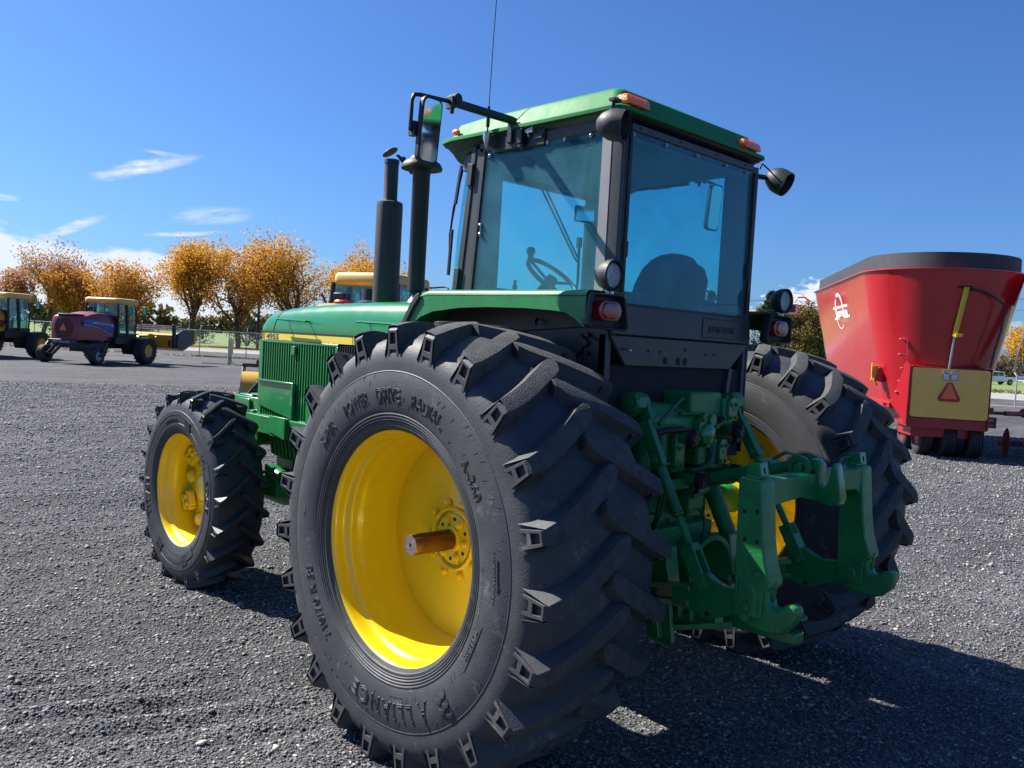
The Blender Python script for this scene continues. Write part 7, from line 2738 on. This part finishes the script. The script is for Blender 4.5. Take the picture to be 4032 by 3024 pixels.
def leaf_mat(name, cols, tr=0.35):
    m = bpy.data.materials.new(name)
    m.use_nodes = True
    t = m.node_tree
    n, l = t.nodes, t.links
    n.clear()
    o = n.new('ShaderNodeOutputMaterial')
    g = n.new('ShaderNodeNewGeometry')
    ra = n.new('ShaderNodeValToRGB')
    e = ra.color_ramp.elements
    e[0].color = (*cols[0], 1)
    e[1].color = (*cols[-1], 1)
    for i, c in enumerate(cols[1:-1]):
        q = e.new((i + 1) / (len(cols) - 1))
        q.color = (*c, 1)
    l.new(g.outputs['Random Per Island'], ra.inputs['Fac'])
    df = n.new('ShaderNodeBsdfDiffuse')
    l.new(ra.outputs['Color'], df.inputs[0])
    tl = n.new('ShaderNodeBsdfTranslucent')
    l.new(ra.outputs['Color'], tl.inputs[0])
    mx = n.new('ShaderNodeMixShader')
    mx.inputs[0].default_value = tr
    l.new(df.outputs[0], mx.inputs[1])
    l.new(tl.outputs[0], mx.inputs[2])
    l.new(mx.outputs[0], o.inputs[0])
    return m


GOLD = leaf_mat('golden_leaves', [(0.38, 0.18, 0.030), (0.62, 0.33, 0.040), (0.72, 0.42, 0.045), (0.50, 0.25, 0.035), (0.76, 0.50, 0.090)], 0.45)
RUSSET = leaf_mat('russet_leaves', [(0.28, 0.14, 0.08), (0.46, 0.23, 0.10), (0.54, 0.30, 0.13), (0.38, 0.20, 0.12)], 0.4)
ORANGE = leaf_mat('orange_leaves', [(0.38, 0.17, 0.045), (0.60, 0.29, 0.050), (0.66, 0.37, 0.060), (0.48, 0.22, 0.070)], 0.42)
OLIVE = leaf_mat('olive_brown_leaves', [(0.10, 0.085, 0.035), (0.19, 0.14, 0.060), (0.27, 0.19, 0.07), (0.13, 0.12, 0.045)], 0.3)
CONIF = leaf_mat('conifer_needles', [(0.018, 0.040, 0.028), (0.035, 0.065, 0.040), (0.025, 0.050, 0.035)], 0.1)
DUSK = leaf_mat('dark_purple_leaves', [(0.035, 0.022, 0.035), (0.060, 0.040, 0.050), (0.045, 0.045, 0.035)], 0.15)
HEDGE = leaf_mat('dark_shrub_leaves', [(0.025, 0.045, 0.030), (0.05, 0.075, 0.035), (0.035, 0.055, 0.040)], 0.15)
BARK = mat('tree_bark', (0.105, 0.075, 0.060), 0.9, var=0.4, scale=3, bump=0.5)


def add_leaf(V, F, p, s, rs):
    a = Vector((rs.gauss(0, 1), rs.gauss(0, 1), rs.gauss(0, 1))).normalized()
    b = a.cross(Vector((rs.gauss(0, 1), rs.gauss(0, 1), rs.gauss(0, 1)))).normalized()
    k = len(V)
    V += [p - a * s * 0.6, p - b * s * 0.42, p + a * s * 0.6, p + b * s * 0.42]
    F.append((k, k + 1, k + 2, k + 3))


def broadleaf(label, x, y, H, W, leafm, seed, fill=1.0, trunk_h=0.15, group='autumn trees across the road', cat='tree', leaf=0.18, up=0.9, name='autumn_tree', bare=0.0):
    rs = random.Random(seed)
    t = thing(name, label, cat, (x, y, 0), rs.uniform(0, 6), group)
    q = MB()
    tips = []
    r0 = 0.022 * H

    def grow(p, d, L0, r, lvl):
        n = 3
        pts, rr = [p], [r]
        for i in range(n):
            d = (d + Vector((rs.gauss(0, .13), rs.gauss(0, .13), rs.gauss(0, .08) + 0.05))).normalized()
            p = p + d * (L0 / n)
            pts.append(p)
            rr.append(r * (1 - 0.42 * (i + 1) / n))
        q.tube(pts, rr, 6 if lvl < 2 else 4, cap=False)
        if lvl >= 4:
            tips.append((p, lvl))
            return
        if lvl >= 1:
            tips.append((pts[2], lvl))
            tips.append((pts[1], lvl))
        nb = (rs.randint(6, 8) if lvl == 0 else rs.randint(3, 4) if lvl < 3 else rs.randint(2, 3))
        for k in range(nb):
            a = 2 * PI * (k + rs.uniform(-.3, .3)) / nb
            spread = rs.uniform(0.25, 0.75) if lvl > 0 else rs.uniform(0.30, 0.80)
            _, u, v = q.frame(d)
            nd = (d * math.cos(spread) + (u * math.cos(a) + v * math.sin(a)) * math.sin(spread))
            nd = (nd + Vector((0, 0, up * 0.35))).normalized()
            st = pts[-1] if k % 2 == 0 else pts[2]
            grow(st, nd, L0 * rs.uniform(0.62, 0.86), rr[-1] * rs.uniform(0.55, 0.75), lvl + 1)
    grow(Vector((0, 0, -0.1)), Vector((rs.gauss(0, .04), rs.gauss(0, .04), 1)).normalized(), H * trunk_h, r0, 0)
    zm = max(p.z for p, _ in tips)
    rm = sorted(math.hypot(p.x, p.y) for p, _ in tips)[int(len(tips) * 0.93)]
    kz, kr = H / zm * 0.97, (W / 2) / rm
    # keep the stem upright: blend the sideways scale in with height
    q.v = [(vx * (1 + (kr - 1) * min(1, max(0, vz / (H * 0.25)))), vy * (1 + (kr - 1) * min(1, max(0, vz / (H * 0.25)))), vz * kz) for vx, vy, vz in q.v]
    tr = q.build('trunk', BARK, t, fixn=False, sharp=60)
    V, F = [], []
    n = int(34 * fill)
    for p, lvl in tips:
        c = Vector((p.x * kr, p.y * kr, p.z * kz))
        hh = c.z / H
        if c.z < H * 0.17:
            continue
        m = n
        if bare and rs.random() < bare * (0.4 + 0.9 * hh):
            m = int(n * 0.25)
        sp = 0.060 * W * (0.8 + 0.5 * rs.random())
        for _ in range(m):
            o = Vector((rs.gauss(0, sp), rs.gauss(0, sp), rs.gauss(0, sp * 0.9)))
            if o.length > sp * 2.1:
                o *= 0.5
            add_leaf(V, F, c + o, leaf * rs.uniform(0.55, 1.25), rs)
    c = MB()
    c.v, c.f, c.m = [tuple(v) for v in V], F, [0] * len(F)
    c.build('crown', leafm, t, fixn=False, smooth=False)
    return t


def conifer(label, x, y, H, W, seed, m=None, group='evergreens beyond the yard'):
    rs = random.Random(seed)
    t = thing('conifer', label, 'tree', (x, y, 0), 0, group)
    q = MB()
    q.tube([(0, 0, -0.1), (0, 0, H)], [0.02 * H, 0.02], 8)
    V, F = [], []
    for i in range(34):
        z = H * (0.10 + 0.88 * i / 33)
        L0 = W / 2 * (1 - (i / 34)) ** 0.8 * rs.uniform(0.8, 1.15) + 0.15
        for k in range(8):
            a = rs.uniform(0, 2 * PI)
            d = Vector((math.cos(a), math.sin(a), 0.12))
            q.tube([(0, 0, z), Vector((0, 0, z)) + d * L0], [0.03, 0.008], 3, cap=False)
            for j in range(10):
                f = (j + 1) / 10
                p = Vector((0, 0, z)) + d * L0 * f
                for _ in range(2):
                    add_leaf(V, F, p + Vector((rs.gauss(0, .14), rs.gauss(0, .14), rs.gauss(0, .12))), 0.22 * rs.uniform(.6, 1.3), rs)
    q.build('trunk', BARK, t, fixn=False)
    c = MB()
    c.v, c.f, c.m = [tuple(v) for v in V], F, [0] * len(F)
    c.build('crown', m or CONIF, t, fixn=False, smooth=False)
    return t


def shrub(label, x, y, H, W, m, seed, group='dark shrubs in the park'):
    rs = random.Random(seed)
    t = thing('shrub', label, 'shrub', (x, y, 0), 0, group)
    q = MB()
    for k in range(9):
        a = 2 * PI * k / 9
        q.tube([(0.1 * math.cos(a), 0.1 * math.sin(a), 0), (W * 0.3 * math.cos(a), W * 0.3 * math.sin(a), H * 0.75)], [0.06, 0.02], 5)
    q.build('stem', BARK, t)
    V, F = [], []
    blobs = [(Vector((rs.uniform(-.34, .34) * W, rs.uniform(-.34, .34) * W, H * rs.uniform(.25, .75))), rs.uniform(.16, .28) * min(W, H * 1.4)) for _ in range(16)]
    for c, r in blobs:
        for _ in range(130):
            d = Vector((rs.gauss(0, 1), rs.gauss(0, 1), rs.gauss(0, 1))).normalized()
            add_leaf(V, F, c + d * r * rs.uniform(.6, 1.05), 0.16 * rs.uniform(.6, 1.4), rs)
    c = MB()
    c.v, c.f, c.m = [tuple(v) for v in V], F, [0] * len(F)
    c.build('crown', m, t, fixn=False, smooth=False)
    return t


# pixel-free plan positions along the far side of the road
broadleaf('small sparse russet tree at the far left edge of the row', 19.6, 92.5, 7.0, 5.0, RUSSET, 21, fill=0.6, bare=0.4)
broadleaf('golden bush-like tree peeping over the yellow windrower roof at far left', 14.5, 93.0, 5.0, 4.0, GOLD, 22, fill=0.9)
broadleaf('tall sparse russet tree with bare branch tips, behind the yellow windrower', 21.0, 87.4, 9.6, 7.0, RUSSET, 23, fill=0.7, bare=0.45)
broadleaf('small orange tree just left of the red windrower cab', 23.5, 85.0, 6.6, 5.2, ORANGE, 24, fill=0.75, bare=0.2)
broadleaf('wide orange brown tree behind the red windrower cab', 27.4, 81.3, 7.8, 7.6, ORANGE, 25, fill=0.7, bare=0.35)
broadleaf('broad golden tree with thick crown, right of the red windrower', 31.2, 77.6, 10.2, 8.8, GOLD, 26, fill=1.0, bare=0.12)
broadleaf('narrow orange gold tree just left of the utility pole', 34.5, 74.4, 10.2, 7.2, ORANGE, 27, fill=0.8, bare=0.3)
broadleaf('biggest golden tree of the row, right of the utility pole', 38.3, 70.8, 11.6, 9.4, GOLD, 28, fill=1.05, bare=0.1)
broadleaf('golden orange tree right beside the muffler', 42.4, 66.8, 10.8, 8.8, GOLD, 29, fill=1.1, bare=0.05)
broadleaf('golden tree behind the exhaust stacks', 47.5, 63.0, 7.0, 6.5, GOLD, 30, fill=1.0)
broadleaf('golden tree at the right picture edge above the white pickup', 152.0, 38.5, 9.0, 10.5, GOLD, 31, fill=1.2, leaf=0.28, group='trees far off on the right')
shrub('dark purple leaved round tree behind the white pickup', 142, 39.6, 5.6, 9.0, DUSK, 32, group='trees far off on the right')
broadleaf('olive brown tree just left of the mixer, behind the right lamp', 98.5, 53.8, 9.6, 8.0, OLIVE, 33, fill=1.3, leaf=0.30, group='trees far off on the right')
broadleaf('olive brown tree half hidden by the front of the mixer', 102.4, 48.7, 9.0, 9.0, OLIVE, 34, fill=1.3, leaf=0.30, group='trees far off on the right')
shrub('low dark undergrowth beneath the olive brown trees', 96.0, 50.0, 4.5, 10.0, OLIVE, 35, group='trees far off on the right')
conifer('dark conifer beside the right cab post', 87.3, 48.6, 9.6, 5.5, 36)
conifer('dark conifer seen through the rear cab window', 81.6, 53.0, 9.2, 6.0, 37)
for k, (x, y, h, w) in enumerate(((38.0, 93.0, 2.8, 4.5), (42.5, 88.5, 3.0, 5.0), (47, 84, 2.6, 4.0), (33.5, 97, 3.2, 4.0), (27.0, 100, 3.4, 6.0), (18.0, 106, 3.6, 8.0), (52, 79, 2.8, 4.5))):
    shrub(('dark green shrub on the lawn right of the fence post', 'rounded dark shrub on the lawn behind the bollard', 'dark shrub on the lawn near the utility pole foot', 'tall dark shrub at the back of the lawn', 'wide dark shrub behind the header of the red windrower', 'wide dark shrub far behind the yellow windrower', 'dark shrub on the lawn just left of the green hood')[k], x, y, h, w, HEDGE, 50 + k)
# distant belt of trees that closes the horizon
rs = random.Random(77)
V, F = [], []
for a, b in (((-60, 330), (150, 300)), ((150, 300), (330, 150)), ((330, 150), (350, -60))):
    for _ in range(5200):
        t = rs.random()
        h = 6.5 + 2.5 * math.sin(t * 37 + a[0]) + 1.5 * math.sin(t * 91)
        add_leaf(V, F, Vector((a[0] + (b[0] - a[0]) * t + rs.gauss(0, 2), a[1] + (b[1] - a[1]) * t + rs.gauss(0, 2), rs.uniform(0, 1) ** 0.7 * h)), 2.0 * rs.uniform(.5, 1.3), rs)
c = MB()
c.v, c.f, c.m = [tuple(v) for v in V], F, [0] * len(F)
o = c.build('distant_tree_belt', OLIVE, None, fixn=False, smooth=False)
tag(o, 'distant belt of brownish trees closing the horizon', 'woods')
o['kind'] = 'stuff'
# fallen leaves under the row
GLF = leaf_mat('fallen_leaves', [(0.40, 0.20, 0.04), (0.55, 0.32, 0.06), (0.30, 0.14, 0.05)], 0.2)
rs = random.Random(9)
V, F = [], []
for _ in range(5000):
    t = rs.random()
    p = Vector((18 + 28 * t + rs.gauss(0, 2.5), 90 - 25 * t + rs.gauss(0, 2.5), 0.03))
    k = len(V)
    s = rs.uniform(.05, .10)
    V += [p + Vector((-s, 0, 0)), p + Vector((0, -s, 0.02)), p + Vector((s, 0, 0)), p + Vector((0, s, 0.02))]
    F.append((k, k + 1, k + 2, k + 3))
c = MB()
c.v, c.f, c.m = [tuple(v) for v in V], F, [0] * len(F)
o = c.build('fallen_leaves', GLF, None, fixn=False, smooth=False)
tag(o, 'yellow fallen leaves lying under the row of autumn trees', 'leaves')
o['kind'] = 'stuff'

# ------------------------------------------------------------------ pickup, trailer, blue tank
CARW = mat('white_car_paint', (0.78, 0.79, 0.80), 0.25, coat=0.8, var=0.04)
CARG = mat('dark_car_glass', (0.03, 0.04, 0.05), 0.08, coat=0.6)
pk = thing('pickup_truck', 'white crew cab pickup truck parked beyond the road on the right', 'pickup truck', (125.6, 35.9, 0), R(58))
# local: +y is the nose, seen from its left flank
q = MB()
body = [(-2.75, 0.55), (-2.78, 1.05), (-1.05, 1.10), (-0.95, 1.12), (-0.80, 1.80), (1.00, 1.82), (1.55, 1.18), (2.60, 1.08), (2.80, 0.90), (2.80, 0.50), (2.35, 0.42), (2.30, 0.62), (2.15, 0.80), (1.75, 0.80), (1.60, 0.62), (1.55, 0.42), (-1.45, 0.42), (-1.50, 0.62), (-1.65, 0.80), (-2.05, 0.80), (-2.20, 0.62), (-2.25, 0.45)]
q.prism(body, 0, -0.95, 0.95)
bd = q.build('body', CARW, pk, bevel=0.05)
for s_ in (-1, 1):
    q = MB()
    q.prism([(-0.72, 1.16), (-0.66, 1.70), (0.05, 1.72), (0.05, 1.16)], 0, s_ * 0.955, s_ * 0.93)
    q.build('side_window', CARG, bd)
    q = MB()
    q.prism([(0.12, 1.16), (0.12, 1.72), (0.90, 1.72), (1.35, 1.18)], 0, s_ * 0.955, s_ * 0.93)
    q.build('side_window', CARG, bd)
    q = MB()
    q.box((s_ * 0.90, -2.76, 0.90), (0.14, 0.06, 0.34))
    q.build('tail_light', REDLENS, bd)
    for y in (-1.85, 1.95):
        road_tyre('wheel', 0.38, 0.25, (s_ * 0.84, y, 0.38), pk, TYREB, SILVER, out=s_ * -1)
q = MB()
q.box((0, -0.88, 1.45), (1.5, 0.04, 0.45), Matrix.Rotation(R(-12), 3, 'X'))
q.build('rear_window', CARG, bd)
tr = thing('trailer', 'low grey flat trailer parked behind the white pickup at the right edge', 'trailer', (127.6, 31.4, 0), R(58))
q = MB()
q.span((-1.0, -2.6, 0.55), (1.0, 2.0, 0.80))
q.span((-1.0, -2.6, 0.80), (-0.95, 2.0, 1.35))
q.span((0.95, -2.6, 0.80), (1.0, 2.0, 1.35))
q.bar((0, 2.0, 0.65), (0, 3.0, 0.6), 0.1, 0.1)
q.build('bed', mat('trailer_grey', (0.42, 0.46, 0.52), 0.5), tr, bevel=0.02)
for s_ in (-1, 1):
    road_tyre('wheel', 0.36, 0.22, (s_ * 0.9, -0.6, 0.36), tr, TYREB, SILVER, out=s_ * -1)
bt = thing('utility_vehicle', 'small blue roofed utility vehicle glimpsed between the rear tyre and the mixer', 'utility vehicle', (26.6, 13.2, 0), R(-40))
q = MB()
q.span((-0.6, -1.0, 0.35), (0.6, 1.2, 0.85))
bo_ = q.build('body', mat('teal_plastic', (0.05, 0.28, 0.24), 0.5), bt, bevel=0.06)
q = MB()
q.loft([[(x * k, y * k2, z) for x, y in rrect(1.3, 1.5, 0.25, 5)] for k, k2, z in ((0.9, 0.9, 1.68), (1.0, 1.0, 1.74), (0.95, 0.95, 1.86), (0.7, 0.7, 1.95), (0.2, 0.2, 1.97))])
q.build('canopy', mat('canopy_blue', (0.02, 0.10, 0.55), 0.35, coat=0.4), bt, sharp=60)
q = MB()
for sx in (-0.5, 0.5):
    for sy in (-0.6, 0.6):
        q.cyl((sx, sy, 0.8), (sx, sy, 1.72), 0.03, n=8)
q.build('canopy_post', BLACK, bt)
for sx in (-0.6, 0.6):
    for sy in (-0.7, 0.8):
        road_tyre('wheel', 0.30, 0.22, (sx, sy, 0.30), bt, TYREB, SILVER)
